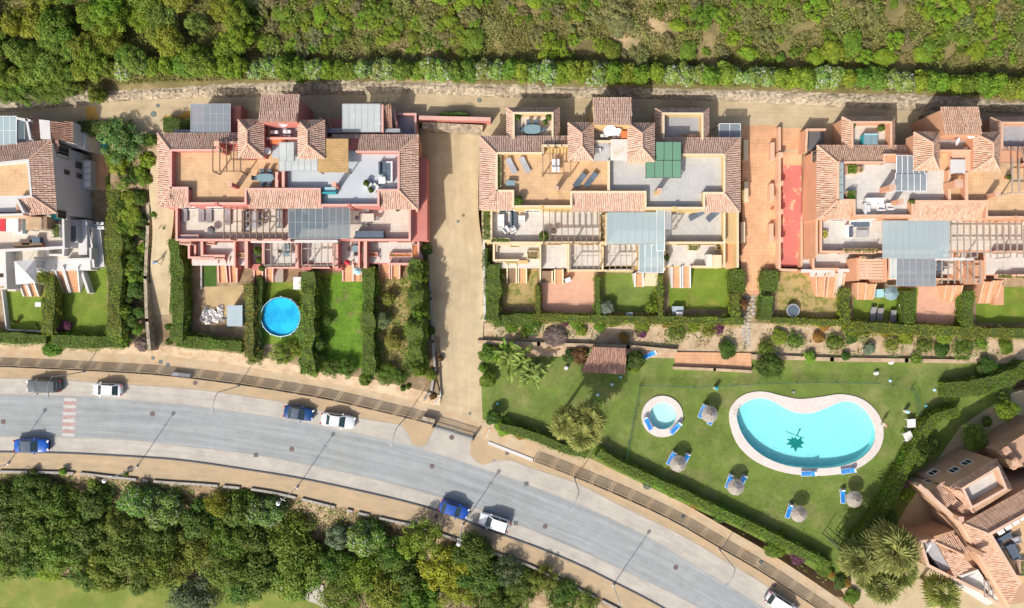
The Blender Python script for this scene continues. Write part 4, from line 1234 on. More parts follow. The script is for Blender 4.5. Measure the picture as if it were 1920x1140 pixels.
    h.para([(1030, 455), (1137, 455)], ZM + .9, ZM - .1)
    h.para([(1248, 455), (1358, 455), (1358, 400)], ZM + .95, ZM - .1)
    h.para([(1137, 402), (1137, 456)], ZM + 1.6, ZM - .1)
    # front patios
    h.floor([(926, 456), (1130, 503)], ZF + .03, 'white_t')
    h.floor([(1134, 456), (1357, 498)], ZF + .03, 'white_t')
    for x in (1013, 1066, 1130, 1198, 1246): h.para([(x, 459), (x, 506)], ZF + 1.1, ZF - 1.2, w=.16)
    h.para([(926, 459), (926, 488), (972, 488)], ZF + .9, .6)
    h.para([(1066, 507), (1130, 507)], ZF + .5, .6, w=.15)
    h.para([(1134, 507), (1186, 507)], ZF + .5, .6, w=.15)
    h.para([(1300, 500), (1356, 500), (1356, 460)], ZF + .9, .6)

    # glazed doors behind the terraces, garden doors below
    y1, y2, y3 = h.P(1000, 392, ZR - .06).y - .004, h.P(1000, 455, ZM).y - .004, h.P(1000, 500, ZF).y - .004
    for x in (950, 1000, 1100, 1170, 1240, 1300): h.window((h.P(x, 392, 7).x, y1, 6.7), (0, -1), 1.9, 2.1, frame='metal_w', name='glazed_door')
    for x in (945, 990, 1040, 1100, 1165, 1285, 1330): h.window((h.P(x, 455, 4).x, y2, 4.0), (0, -1), 1.7, 2.0, frame='beam', name='glazed_door')

# ------------------------------------------------------------------ yellow block (middle)
hy = House('terrace_block', 'ochre yellow terraced apartment block with green canvas on its roof terrace', 'building', W(1143, 380, 1.2), (0, 0), 'yellow', 'yellow_l', 'roof_p', 'terraced apartment blocks on the slope')
shell(hy, 'terra_y', 'grey_t', 'white_t', 'grey_t')
hy.slope([(1329, 258, SO - .05), (1280, 258, SO - .05), (1280, 252, 8.0), (1329, 252, 8.0)], 'roof_d')
# roof terrace pergola, chimneys, canvas and slab
hy.beams([1018, 1031, 1044, 1057, 1070], 274, 326, 10.4, m='beam', cross=(325,), posts=[(1018, 325), (1070, 325)], zp=ZR)
hy.chimney(1043, 354, ZR, 10.3, .45); hy.chimney(1236, 358, ZR, 10.3, .45)
hy.panels(1229, 266, 1277, 300, 10.1, 9.9, 3, 'green_c', gap=.03, bar='metal_d', name='canvas_panel')
hy.panels(1211, 301, 1277, 333, 9.9, 9.6, 4, 'green_c', gap=.03, bar='metal_d', name='canvas_panel')
hy.canopy_posts([(1213, 332), (1276, 332)], 9.6, ZR)
hy.rect(1145, 261, 1177, 300, 9.7, 9.5, 'white_old', 'flat_slab')
hy.canopy_posts([(1147, 298), (1175, 298)], 9.5, ZR, 'white')
hy.rect(1116, 262, 1142, 273, 9.3, ZR, 'cush_g', 'water_tank_housing')
hy.planter(932, 292, 940, 352, ZR + .5, ZR, green=2)
hy.planter(905, 396, 920, 450, ZM + .8, ZF, green=2.5, leafc=(.09, .18, .02))
hy.planter(921, 446, 956, 455, ZM + 1.0, ZM, green=2.5, leafc=(.09, .18, .02))
hy.planter(1125, 404, 1134, 452, ZM + .6, ZM, green=.8, leafc=(.09, .12, .03))
hy.panels(1348, 232, 1388, 258, 7.3, 7.2, 2, 'glass_g', bar='metal_w')
hy.canopy_posts([(1349, 233), (1387, 233)], 7.3, ZL)
# mid level pergola, glazed roofs
hy.beams([1019 + 11.6 * k for k in range(10)], 389, 457, 8.0, m='beam', cross=(422, 456), posts=[(1019, 456), (1075, 456), (1123, 456)], zp=ZM)
hy.panels(1138, 398, 1230, 458, 8.0, 7.6, 7, 'glass_b', rows=1, bar='metal_g')
hy.panels(1231, 393, 1246, 470, 8.0, 7.5, 1, 'glass_b', bar='metal_w')
hy.panels(1198, 458, 1244, 511, 5.6, 5.3, 4, 'glass_b', bar='metal_w')
hy.canopy_posts([(1139, 457), (1229, 457)], 7.6, ZM, 'metal_w'); hy.canopy_posts([(1199, 509), (1243, 509)], 5.3, ZF, 'metal_w')
hy.rect(1247, 393, 1259, 430, 7.8, 7.7, 'grey_f', 'shade_board')
hy.canopy_posts([(1248, 428), (1258, 428)], 7.7, ZM)
hy.beams([1256, 1270], 392, 428, 7.7, m='beam_g', cross=(427,), posts=[(1270, 427)], zp=ZM)
hy.beams([1070 + 10.6 * k for k in range(6)], 460, 506, 5.6, w=.07, m='beam_g', cross=(479, 505), posts=[(1070, 505), (1123, 505)], zp=ZF)
hy.beams([1143 + 10.6 * k for k in range(5)], 462, 508, 5.6, w=.07, m='beam_g', cross=(479, 505), posts=[(1143, 505), (1186, 505)], zp=ZF)
# stairs to the gardens
hy.stair(951, 496, 968, 531, ZF, ZG, 9, 'beam', mw='yellow'); hy.stair(972, 486, 987, 531, ZF, ZG, 9, 'terracotta')
hy.rect(948, 488, 990, 494, ZF + .5, .6, name='wall')
hy.stair(1013, 508, 1035, 530, ZF - .4, ZG, 6, 'beam'); hy.stair(1040, 505, 1055, 533, ZF, ZG, 7, 'terracotta')
hy.stair(1190, 512, 1205, 538, ZF, ZG, 7, 'terracotta', mw='white', mc='white'); hy.rect(1208, 512, 1234, 536, ZF - .6, .6, 'yellow_l', 'wall')
hy.stair(1259, 500, 1275, 540, ZF, ZG, 9, 'terracotta', mw='white', mc='white'); hy.stair(1279, 498, 1293, 540, ZF, ZG, 9, 'terracotta', mw='white', mc='white')
hy.para([(930, 470), (930, 458), (1012, 458)], ZF + .6, ZF, w=.3)
hy.planter(956, 458, 972, 464, ZF + .5, ZF, green=0); hy.planter(988, 470, 1010, 486, ZF + .5, ZF, green=.6)
hy.planter(929, 487, 970, 492, ZF + .5, .6, green=.7); hy.planter(1290, 459, 1310, 470, ZF + .6, ZF, green=1.5)
hy.planter(1240, 462, 1252, 470, ZF + .7, ZF, green=1); hy.planter(1343, 461, 1357, 469, ZF + .7, ZF, green=1)
hy.rect(1338, 478, 1353, 499, ZF + 2.0, ZF, 'yellow_l', 'store_box'); hy.rect(1325, 477, 1337, 500, ZF + 1.2, ZF, 'white', 'store_box')
hy.rect(1357, 400, 1384, 500, 4.0, .6, 'terracotta', 'side_passage'); hy.para([(1383, 398), (1383, 500)], 5.6, .6, w=.2); hy.para([(1358, 456), (1358, 500)], 4.9, .6)

# ------------------------------------------------------------------ pink block (west)
hp = House('terrace_block', 'pinkish red terraced apartment block with reed thatch and grey glazed roofs', 'building', W(540, 380, 1.2), (-38.55, .35), 'pink', 'pink_l', 'roof', 'terraced apartment blocks on the slope')
shell(hp, 'terra_y', 'blue_t', 'cream', 'cream', north_w=False, north_e=False)
hp.off = Vector((0, 0, 0))     # from here on the pixels are this block's own
hp.beams([399, 412, 425, 438, 451], 262, 322, 10.4, m='beam', cross=(321,), posts=[(399, 321), (451, 321)], zp=ZR)
hp.chimney(432, 346, ZR, 10.3, .45); hp.chimney(408, 270, ZR, 10.6, .5); hp.chimney(627, 346, ZR, 10.2, .45); hp.chimney(415, 283, ZR, 10.0, .4)
# lane side
hp.rect(362, 200, 428, 262, 7.0, 3.6); hp.panels(358, 195, 432, 249, 8.6, 8.3, 6, 'glass_g', rows=3, bar='metal_g')
hp.canopy_posts([(360, 197), (430, 197), (360, 247), (430, 247)], 8.4, 6.9)
hp.rect(325, 243, 360, 252, 7.4, 3.6, 'grey_f', 'flat_roof')
hp.rect(600, 222, 745, 262, 6.6, 3.6); hp.floor([(642, 212), (738, 250)], 6.7, 'cream')
hp.panels(642, 195, 713, 247, 8.8, 8.5, 6, 'glass_w', bar='metal_g'); hp.canopy_posts([(643, 196), (712, 196), (643, 246), (712, 246)], 8.5, 6.6)
hp.rect(606, 240, 641, 249, 8.0, 6.5, 'grey_f', 'flat_roof'); hp.rect(714, 241, 750, 249, 8.0, 6.5, 'grey_f', 'flat_roof')
hp.slope([(622, 246, 7.8), (603, 246, 7.8), (605, 222, 8.6), (620, 220, 8.6)], 'roof_d')
hp.slope([(736, 240, 7.8), (722, 240, 7.8), (719, 200, 8.5), (732, 193, 8.5)], 'roof_d')
hp.para([(601, 222), (601, 250)], 9.0, 3.6); hp.para([(717, 198), (717, 246)], 8.6, 4.0); hp.para([(738, 205), (744, 240)], 7.2, 3.6)
hp.rect(745, 216, 777, 262, 5.6, 3.6, 'grey_f', 'car_port_roof'); hp.para([(744, 214), (779, 214), (779, 262)], 6.2, 3.6)
hp.rect(432, 198, 452, 250, 6.4, 3.6)
hp.para([(782, 250), (782, 395)], 6.0, 1.0, w=.22, m='orange', mc='orange_l')
hp.rect(777, 262, 787, 395, 5.4, .6, 'orange'); hp.rect(787, 318, 792, 368, 5.2, 1, 'metal_d', 'shutter')
# roof terrace covers
hp.rect(596, 260, 653, 323, 10.2, 10.1, 'straw', 'thatch_mat'); hp.canopy_posts([(598, 321), (651, 321), (651, 263)], 10.1, ZR, 'beam')
hp.panels(523, 267, 551, 302, 9.8, 9.7, 2, 'glass_w', bar='metal_g'); hp.panels(523, 294, 595, 320, 9.6, 9.5, 6, 'glass_w', bar='metal_g')
hp.canopy_posts([(524, 319), (594, 319)], 9.5, ZR, 'metal_w')
hp.para([(519, 325), (519, 352)], SI - .1, ZR, w=.3)
# middle terraces
hp.beams([420 + 12.2 * k for k in range(10)], 388, 449, 8.0, m='beam', cross=(415, 436), posts=[(432, 448), (480, 448), (528, 448)], zp=ZM)
hp.panels(541, 386, 656, 447, 8.1, 7.7, 9, 'glass_d', rows=2, bar='metal_g'); hp.canopy_posts([(542, 446), (655, 446)], 7.7, ZM)
hp.rect(666, 433, 719, 445, ZM + 1.1, ZM, 'navy', 'planter_cover')
hp.rect(470, 449.5, 633, 455, 5.9, 5.6, 'white', 'white_fascia'); hp.canopy_posts([(472, 452), (550, 452), (631, 452)], 5.6, ZF, 'white')
hp.beams([496 + 12.4 * k for k in range(5)], 456, 499, 5.6, m='beam_g', cross=(468, 497), posts=[(496, 498), (545, 498)], zp=ZF)
hp.beams([566 + 12.2 * k for k in range(6)], 456, 499, 5.6, m='beam_g', cross=(466, 497), posts=[(566, 498), (627, 498)], zp=ZF)
for x in (462, 557, 631, 685): hp.para([(x, 452), (x, 500)], ZF + 1.7, .6, w=.35)
hp.stair(410, 488, 424, 530, ZF, ZG, 9, 'terracotta', x0b=412, x1b=428, mw='pink'); hp.stair(431, 484, 446, 530, ZF, ZG, 9, 'terracotta', x0b=434, x1b=446, mw='pink')
hp.stair(478, 500, 494, 528, ZF, ZG, 7, 'terracotta'); hp.stair(500, 500, 513, 529, ZF, ZG, 7, 'terracotta'); hp.rect(515, 504, 531, 529, ZF - 1, .6, 'beam_g', 'wall')
hp.stair(644, 490, 662, 528, ZF, ZG, 8, 'terracotta'); hp.stair(664, 496, 679, 528, ZF, ZG, 8, 'terracotta')
hp.stair(712, 482, 731, 523, ZF, ZG, 8, 'terracotta'); hp.stair(735, 486, 750, 523, ZF, ZG, 8, 'terracotta')
hp.para([(366, 453), (366, 486), (420, 486)], ZF + .5, .6, w=.18); hp.para([(379, 452), (379, 480), (420, 480)], ZF + .9, .6, w=.25)
hp.planter(386, 453, 402, 459, ZF + .6, ZF); hp.planter(440, 474, 458, 483, ZF + .6, ZF, green=1.2, leafc=(.25, .2, .03)); hp.planter(366, 480, 420, 486, ZF + .3, ZF - 1, green=.6)
hp.planter(690, 473, 708, 481, ZF + .6, ZF, 'pot'); hp.planter(730, 474, 772, 482, ZF + .6, ZF, 'pot', green=.3); hp.planter(772, 458, 785, 482, ZF + .6, ZF, 'pot', green=.3)
hp.planter(329, 440, 372, 447, ZM + .7, ZM, 'cush_g'); hp.planter(336, 452, 358, 458, ZF + 1.8, 1)
for x, y in ((575, 500), (633, 500), (480, 500)): hp.rect(x - 8, y - 5, x + 8, y + 6, ZF + .6, .6, name='pier')
for z_, y_ in ((7.2, 214), (7.2, 224)):
    p = hp.P(568, y_, 8.8); 
    hp.window((p.x + .05, p.y - 1.5, 8.6), (1, 0), .7, 1.6, frame='beam')

# ------------------------------------------------------------------ orange block (east)
ho = House('terrace_block', 'orange terraced apartment block with hot tub and pale blue glazed roof', 'building', W(1760, 390, 1.2), (40.4, -1.1), 'orange', 'orange_l', 'roof_o', 'terraced apartment blocks on the slope')
shell(ho, 'white_t', 'terra_y', 'white_t', 'cream')
ho.off = Vector((0, 0, 0))
ho.floor([(1809, 312), (1870, 388)], ZR + .02, 'terra_y')
ho.rect(1786, 282, 1846, 320, ZR + 1.0, ZR, 'orange_l', 'flat_roof'); ho.rect(1783, 299, 1810, 325, 9.7, 9.5, 'white', 'flat_slab')
ho.para([(1812, 326), (1812, 386)], SI, ZR, w=.3)
ho.panels(1681, 292, 1733, 325, 10.2, 10.0, 5, 'glass_g', bar='metal_w'); ho.panels(1679, 325, 1737, 358, 10.0, 9.7, 5, 'glass_g', bar='metal_w')
ho.canopy_posts([(1681, 357), (1735, 357)], 9.7, ZR, 'metal_w')
ho.chimney(1671, 352, ZR, 10.4, .6); ho.chimney(1687, 378, ZR, 10.2, .5); ho.chimney(1868, 365, ZR, 10.0, .5); ho.chimney(1795, 345, ZR, 10.4, .8)
ho.beams([1898, 1911, 1924, 1937], 296, 362, 10.3, m='beam_g', cross=(335, 361), posts=[(1898, 361)], zp=ZR)
ho.panels(1655, 414, 1779, 484, 8.1, 7.7, 10, 'glass_b', bar='metal_g'); ho.canopy_posts([(1658, 483), (1777, 483)], 7.7, ZM)
ho.beams([1783 + 12.4 * k for k in range(12)], 423, 483, 8.0, m='beam_g', cross=(450, 473), posts=[(1783, 482), (1832, 482), (1894, 482)], zp=ZM)
ho.panels(1681, 485, 1754, 536, 5.5, 5.2, 6, 'glass_g', bar='metal_g', rows=2); ho.canopy_posts([(1682, 535), (1753, 535)], 5.2, ZF)
ho.panels(1669, 484, 1680, 522, 5.5, 5.3, 1, 'glass_w', bar='metal_w')
ho.beams([1766 + 12 * k for k in range(7)], 487, 532, 5.5, m='beam_g', cross=(500, 525), posts=[(1766, 530), (1838, 530)], zp=ZF)
ho.rect(1755, 483, 1826, 488, 5.9, 5.6, 'white', 'white_fascia')
ho.beams([1611 + 9.6 * k for k in range(5)], 486, 524, 5.5, m='orange_l', cross=(487, 523), name='beam')
for k in range(7):
    y = 488 + 5.5 * k
    MB().bar(ho.P(1610, y, 5.6), ho.P(1655, y, 5.6), .3, .08).build('slat', K['orange_l'], ho.o)
ho.rect(1606, 484, 1612, 526, 5.6, .6); ho.rect(1655, 484, 1663, 528, 5.6, .6); ho.rect(1826, 488, 1845, 532, 5.0, .6)
ho.stair(1528, 516, 1545, 556, ZF, ZG, 8, 'terracotta', x0b=1530, x1b=1542); ho.stair(1553, 512, 1566, 558, ZF, ZG, 9, 'terracotta', x0b=1547, x1b=1560)
ho.stair(1568, 512, 1582, 558, ZF, ZG, 9, 'white_t', x0b=1564, x1b=1577)
ho.stair(1606, 530, 1621, 562, ZF, ZG, 8, 'terracotta'); ho.stair(1623, 532, 1640, 562, ZF, ZG, 8, 'terracotta', x0b=1618, x1b=1634)
ho.stair(1772, 535, 1785, 566, ZF, ZG, 8, 'terracotta', x0b=1766, x1b=1778); ho.stair(1790, 535, 1802, 566, ZF, ZG, 8, 'terracotta', x0b=1780, x1b=1795)
ho.stair(1842, 528, 1856, 569, ZF, ZG, 8, 'terracotta', x0b=1832, x1b=1845); ho.stair(1860, 526, 1876, 569, ZF, ZG, 8, 'terracotta', x0b=1848, x1b=1862); ho.rect(1864, 534, 1882, 572, ZF - .9, .6, name='wall')
ho.rect(1505, 482, 1600, 506, ZF, .6, 'white_t', 'terrace_floor'); ho.para([(1505, 508), (1556, 508)], ZF + .8, .6, w=.35, mc='white'); ho.para([(1573, 507), (1600, 507)], ZF + .8, .6, w=.35, mc='white')
ho.planter(1582, 466, 1645, 475, ZM + 1.0, ZM, green=2, leafc=(.12, .17, .02)); ho.planter(1541, 433, 1551, 446, ZM + .5, ZM, green=3, leafc=(.35, .38, .03))
ho.planter(1588, 358, 1604, 375, ZR + .6, ZR, green=4, leafc=(.08, .2, .02)); ho.planter(1588, 309, 1606, 326, ZR + .6, ZR, green=4, leafc=(.12, .25, .02)); ho.planter(1610, 312, 1618, 323, ZR + .5, ZR, green=2, leafc=(.2, .2, .03))
ho.planter(1614, 481, 1624, 485, ZF + 3, ZF, green=1)
ho.planter(1870, 514, 1898, 522, ZF + .6, ZF, green=2); ho.planter(1900, 514, 1925, 522, ZF + .6, ZF, green=2)
# glass balustrade along the western parapet of the roof terrace
for k in range(5):
    y = 305 + k * 14
    a, b = ho.P(1579, y, SI + .5), ho.P(1579, y + 13, SI + .5)
    MB().bar(a - Vector((0, 0, .25)), b - Vector((0, 0, .25)), .25, .6).build('glass_panel', K['glass_b'], ho.o)
# western light wells, wall openings and door
ho.rect(1503, 398, 1536, 505, 2.6, .6); ho.para([(1503, 400), (1503, 500)], 3.0, .6, w=.2); ho.para([(1531, 410), (1531, 482)], ZM + .95, 2)
for x, y, w_, h_ in ((1505, 440, 6, 27), (1505, 412, 7, 10)):
    ho.rect(x, y, x + w_, y + h_, 2.66, 2.6, 'kerb_dark', 'light_well')
for y_, zz in ((293, 7.2),):
    p = ho.P(1529, y_, zz); ho.window((p.x - .06, p.y, zz), (-1, 0), 1.3, 1.2, frame='beam')
ho.rect(1515, 246, 1545, 280, 6.0, 3.6, 'kerb_dark', 'flat_roof'); ho.para([(1513, 243), (1547, 243)], 6.4, 3.6); ho.para([(1513, 243), (1511, 283)], 6.6, 3.6)
a = ho.P(1765, 250, 10.0)
for dy, zz, hh in ((-1.0, 8.9, 1.7), (1.6, 6.3, 2.0), (-.6, 6.0, 2.0)):
    ho.window((a.x - .1 + .3, a.y + dy + 1.2, zz), (-1, 0), .8, hh, frame='beam')
# ------------------------------------------------------------------ white block (far west)
hw = House('terrace_block', 'white terraced apartment block with shaded east wall and white tent below', 'building', W(60, 400, 1.2), (0, 0), 'white', 'white', 'roof', 'terraced apartment blocks on the slope')
hw.body([(-260, 400), (105, 397), (98, 268), (-260, 300)], ZR - .06, .7)
hw.body([(105, 445), (-260, 470), (-260, 330), (105, 330)], ZM, .7) if False else hw.body([(-260, 480), (121, 462), (118, 385), (-260, 395)], ZM, .7)
hw.body([(-260, 520), (170, 506), (166, 452), (-260, 462)], ZF, .6)
hw.floor([(-260, 372), (58, 366), (54, 299), (-260, 330)], ZR, 'terra_y')
hw.slope([(107, 400, SO), (97, 262, SO), (55, 299, SI), (60, 368, SI)]); hw.slope([(97, 262, SO), (-260, 300, SO), (-260, 334, SI), (55, 299, SI)])
hw.slope([(30, 405, SO), (107, 400, SO), (60, 368, SI), (31, 371, SI)]); hw.ridge((97, 262, SO), (55, 299, SI)); hw.ridge((107, 400, SO), (60, 368, SI))
hw.para([(-260, 334), (53, 300), (59, 368), (31, 371), (44, 398)], SI, ZR - .05); hw.para([(-260, 410), (42, 402)], SI - .1, ZM, m='orange_l', mc='white')
hw.body([(-100, 290), (74, 275), (70, 222), (-100, 228)], 7.4, 3.4); hw.panels(-40, 218, 31, 272, 8.7, 8.4, 6, 'glass_b', rows=2, bar='metal_w'); hw.panels(33, 226, 48, 262, 7.9, 7.8, 1, 'glass_b', bar='metal_d'); hw.canopy_posts([(30, 219), (30, 270)], 8.4, 7.3)
hw.slope([(75, 262, 7.7), (72, 219, 7.7), (57, 214, 8.5), (58, 260, 8.5)], 'roof_d'); hw.para([(50, 224), (57, 260)], 8.7, 7.3); hw.para([(33, 222), (56, 226)], 8.7, 7.3)
hw.body([(76, 260), (95, 260), (93, 226), (73, 224)], 8.6, 3.4)
hw.slope([(137, 228, 7.4), (137, 268, 7.0), (94, 258, 8.6), (93, 227, 8.6)], 'roof_d'); hw.body([(110, 266), (136, 268), (136, 228), (110, 228)], 7.0, 1); hw.slope([(95, 284, 7.9), (110, 284, 7.7), (110, 262, 8.0), (95, 262, 8.2)], 'roof_d')
hw.body([(138, 275), (160, 280), (160, 248), (138, 246)], 5.0, .7)
# east wall openings
def ewall(z): return (100 - 960) * (HC - 8.2) / FP
for y, z, w_, h_ in ((285, 6.6, 1.4, 2.2), (323, 6.0, .5, .9), (330, 3.6, .6, 1.0), (310, 3.6, .8, 1.2), (402, 7.4, .9, 1.5)):
    x = hw.P(102, y, 8.2).x + .62 - (y - 320) * -.005
    p = hw.P(102, y, z)
    hw.window((hw.P(98 + (y - 268) * 7 / 129, y, ZR - .06).x + .012, p.y, z), (1, -.08), w_, h_, frame='beam')
hw.rect(152, 300, 168, 352, 2.9, .7, 'white', 'lower_wing')
for k in range(4):
    a = hw.P(156, 305 + 12 * k, 3.4); MB().box(a.x - .1, a.y - .5, 3.0, a.x + .7, a.y + .2, 3.06).build('slat', K['beam_w'], hw.o)
hw.para([(128, 412), (128, 462)], 4.6, .7, w=.25); hw.rect(129, 412, 146, 455, 4.2, .7, 'cush_g', 'side_porch'); hw.rect(131, 424, 142, 452, 4.26, 4.2, 'kerb_dark', 'light_well'); hw.rect(147, 412, 163, 478, 3.4, .7); hw.para([(164, 424), (172, 458), (176, 500)], 3.0, .7, w=.2)
hw.body([(176, 500), (196, 500), (187, 420), (165, 420)], 2.2, .7)
hw.planter(166, 426, 173, 456, 3.0, 1); hw.planter(100, 420, 112, 446, ZM + .7, ZM, green=3)
hw.floor([(-260, 470), (117, 455), (117, 402), (-260, 405)], ZM + .03, 'cream'); hw.para([(118, 386), (120, 463), (74, 466), (-260, 480)], ZM + .95, ZM - .1)
hw.rect(48, 407, 77, 431, 7.7, 7.6, 'sand', 'shade_board'); hw.canopy_posts([(49, 430), (76, 430)], 7.6, ZM, 'white'); hw.rect(79, 406, 88, 429, ZM + 2, ZM, 'beam', 'store_box')
hw.floor([(-260, 500), (168, 484), (168, 466), (-260, 480)], ZF + .03, 'cream')
hw.para([(90, 468), (90, 478), (119, 478), (119, 468)], ZF + .9, ZF); hw.para([(120, 487), (170, 485), (170, 466)], ZF + .9, .7); hw.para([(8, 470), (11, 540)], ZF + 1.5, .7, w=.3); hw.para([(66, 483), (66, 500)], ZF + 1.4, .7)
hw.para([(125, 500), (177, 498)], 2.4, .7); hw.planter(125, 493, 168, 499, 2.6, .7)
hw.stair(104, 500, 118, 550, ZF, ZG, 10, 'terracotta', x0b=120, x1b=133); hw.stair(121, 500, 148, 548, ZF, ZG, 10, 'terracotta', x0b=135, x1b=152); hw.para([(150, 500), (166, 548)], 2.3, .7, w=.25)
hw.stair(38, 530, 50, 556, ZF - .6, ZG, 6, 'terracotta', x0b=48, x1b=60); hw.stair(52, 528, 66, 556, ZF - .6, ZG, 6, 'terracotta', x0b=62, x1b=76); hw.rect(-20, 520, 14, 536, ZF - .3, .7); hw.rect(14, 500, 30, 546, 2.0, .7, 'cream', 'wall')
hw.rect(0, 540, 9, 542, 2, 1)
t = thing('shade_tent', 'white square shade tent with four sloping sides below the white block', 'tent', W(46, 508, 2.9))
a, b, c, d, top = (W(*p) for p in ((27, 490, 5.2), (66, 486, 5.2), (66, 530, 5.0), (30, 533, 5.0), (47, 509, 6.0)))
for p, q in ((a, b), (b, c), (c, d), (d, a)):
    mb = MB(); mb.face((p, q, top)); dn = Vector((0, 0, -.25)); mb.face((p + dn, q + dn, q, p)); mb.build('canopy_side', K['cush_w'], t)
for p in (a, b, c, d): MB().tube([(p.x, p.y, 1.5), p], .04, 5).build('pole', K['metal_w'], t)

# ------------------------------------------------------------------ block in the south east corner
hs = House('terrace_block', 'tan apartment block turned aslant with dark furniture on its terrace', 'building', W(1860, 1020, .7), (0, 0), 'tan', 'tan_l', 'roof_o', 'terraced apartment blocks on the slope')
hs.body([(1806, 984), (1893, 1135), (2060, 1100), (2040, 880), (1925, 916)], 8.0, .5)
hs.body([(1780, 914), (1868, 862), (1897, 918), (1828, 962)], 7.8, .5)
hs.body([(1745, 920), (1790, 905), (1840, 962), (1812, 986), (1800, 985)], 6.2, .5)
hs.body([(1896, 880), (1870, 845), (1960, 790), (2010, 860)], 5.6, .5)
hs.slope([(1778, 914, 8.0), (1868, 860, 8.0), (1870, 877, 8.9), (1805, 916, 8.9)]); hs.slope([(1868, 860, 8.0), (1899, 918, 8.0), (1886, 916, 8.9), (1870, 877, 8.9)]); hs.slope([(1827, 964, 8.0), (1778, 914, 8.0), (1805, 916, 8.9), (1821, 950, 8.9)])
hs.floor([(1805, 916), (1870, 878), (1886, 916), (1821, 950)], 7.9, 'white_t'); hs.para([(1821, 950), (1805, 916), (1870, 877), (1886, 916), (1823, 951)], 8.9, 7.8, w=.25)
hs.slope([(1806, 981, 8.2), (1930, 912, 8.2), (1930, 960, 9.6), (1855, 1001, 9.6)]); hs.slope([(1893, 1135, 8.2), (1806, 981, 8.2), (1855, 1001, 9.6), (1912, 1094, 9.6)]); hs.ridge((1806, 981, 8.2), (1855, 1001, 9.6))
hs.floor([(1855, 1001), (1930, 960), (2060, 960), (2060, 1090), (1912, 1094)], 8.4, 'terra_y'); hs.para([(1912, 1094), (1856, 1001), (1930, 960)], 9.7, 8.3, w=.3)
hs.para([(1725, 912), (1803, 983), (1890, 1135)], 7.6, 6.5, w=.4)
hs.slope([(1747, 920, 6.4), (1764, 906, 6.4), (1789, 940, 7.6), (1768, 958, 7.6)]); hs.slope([(1770, 957, 6.3), (1803, 984, 6.3), (1836, 962, 7.2), (1792, 936, 7.2)]); hs.slope([(1764, 906, 6.5), (1772, 902, 6.5), (1793, 934, 7.4), (1789, 940, 7.6)])
hs.body([(1726, 1014), (1788, 994), (1830, 1060), (1800, 1085), (1770, 1070)], 5.2, .5); hs.slope([(1752, 1014, 6.6), (1787, 997, 6.6), (1820, 1036, 7.5), (1806, 1040, 7.5)]); hs.slope([(1790, 1082, 6.6), (1766, 1034, 6.6), (1806, 1040, 7.5), (1823, 1062, 7.4)]); hs.ridge((1754, 1016, 6.7), (1806, 1040, 7.6))
hs.body([(1727, 1016), (1752, 1014), (1790, 1082), (1768, 1075)], 5.3, .5, 'cush_g', 'balcony_floor'); hs.para([(1752, 1013), (1726, 1015), (1740, 1060), (1840, 1110), (1880, 1140)], 5.9, .5, w=.3)
hs.body([(1768, 1076), (1800, 1086), (1838, 1072), (1870, 1130), (1850, 1135)], 5.2, .5, 'white', 'balcony_floor'); hs.para([(1803, 1080), (1832, 1070), (1868, 1122)], 6.2, 5, w=.25, m='white', mc='white'); hs.rect(1775, 1072, 1790, 1084, 5.6, 5.2, 'terracotta', 'planter')
hs.chimney(1800, 972, 6, 8.6, .5); hs.chimney(1846, 1040, 7, 9.9, .5); hs.chimney(1900, 868, 5, 7.2, .6)
hs.planter(1912, 1050, 1925, 1080, 9.0, 8.4, green=1.5); hs.rect(1850, 1085, 1862, 1100, 5.9, 5.2, 'terracotta', 'planter'); hs.beams([1846, 1854, 1862], 1088, 1120, 7.0, m='beam_g', cross=(1090, 1118), name='beam')
hs.slope([(1900, 882, 5.7), (1872, 846, 5.7), (1890, 836, 6.5), (1918, 872, 6.5)])
# windows in the north-west walls
a, b = hs.P(1780, 914, 7.8), hs.P(1868, 862, 7.8); dr = (b - a).normalized(); nr = Vector((-dr.y, dr.x, 0))
for t_, z in ((.18, 3.0), (.42, 5.0), (.7, 5.0)): q = a.lerp(b, t_) + nr * .004; hs.window((q.x, q.y, z), nr, 1.1, 1.2, frame='beam_w')
a, b = hs.P(1745, 920, 6.2), hs.P(1790, 905, 6.2); dr = (b - a).normalized(); nr = Vector((-dr.y, dr.x, 0)); q = a.lerp(b, .5) + nr * .004; hs.window((q.x, q.y, 3.6), nr, 1.0, 1.2)
for k in range(4):
    a = hs.P(1870 + 14 * k, 998 - 9 * k, 9.5); b = hs.P(1881 + 14 * k, 992 - 9 * k, 9.5); c = hs.P(1885 + 14 * k, 998 - 9 * k, 9.3); d = hs.P(1874 + 14 * k, 1004 - 9 * k, 9.3)
    MB().prism([d, c, b, a], 9.25).build('awning_panel', K['metal_w'], hs.o)

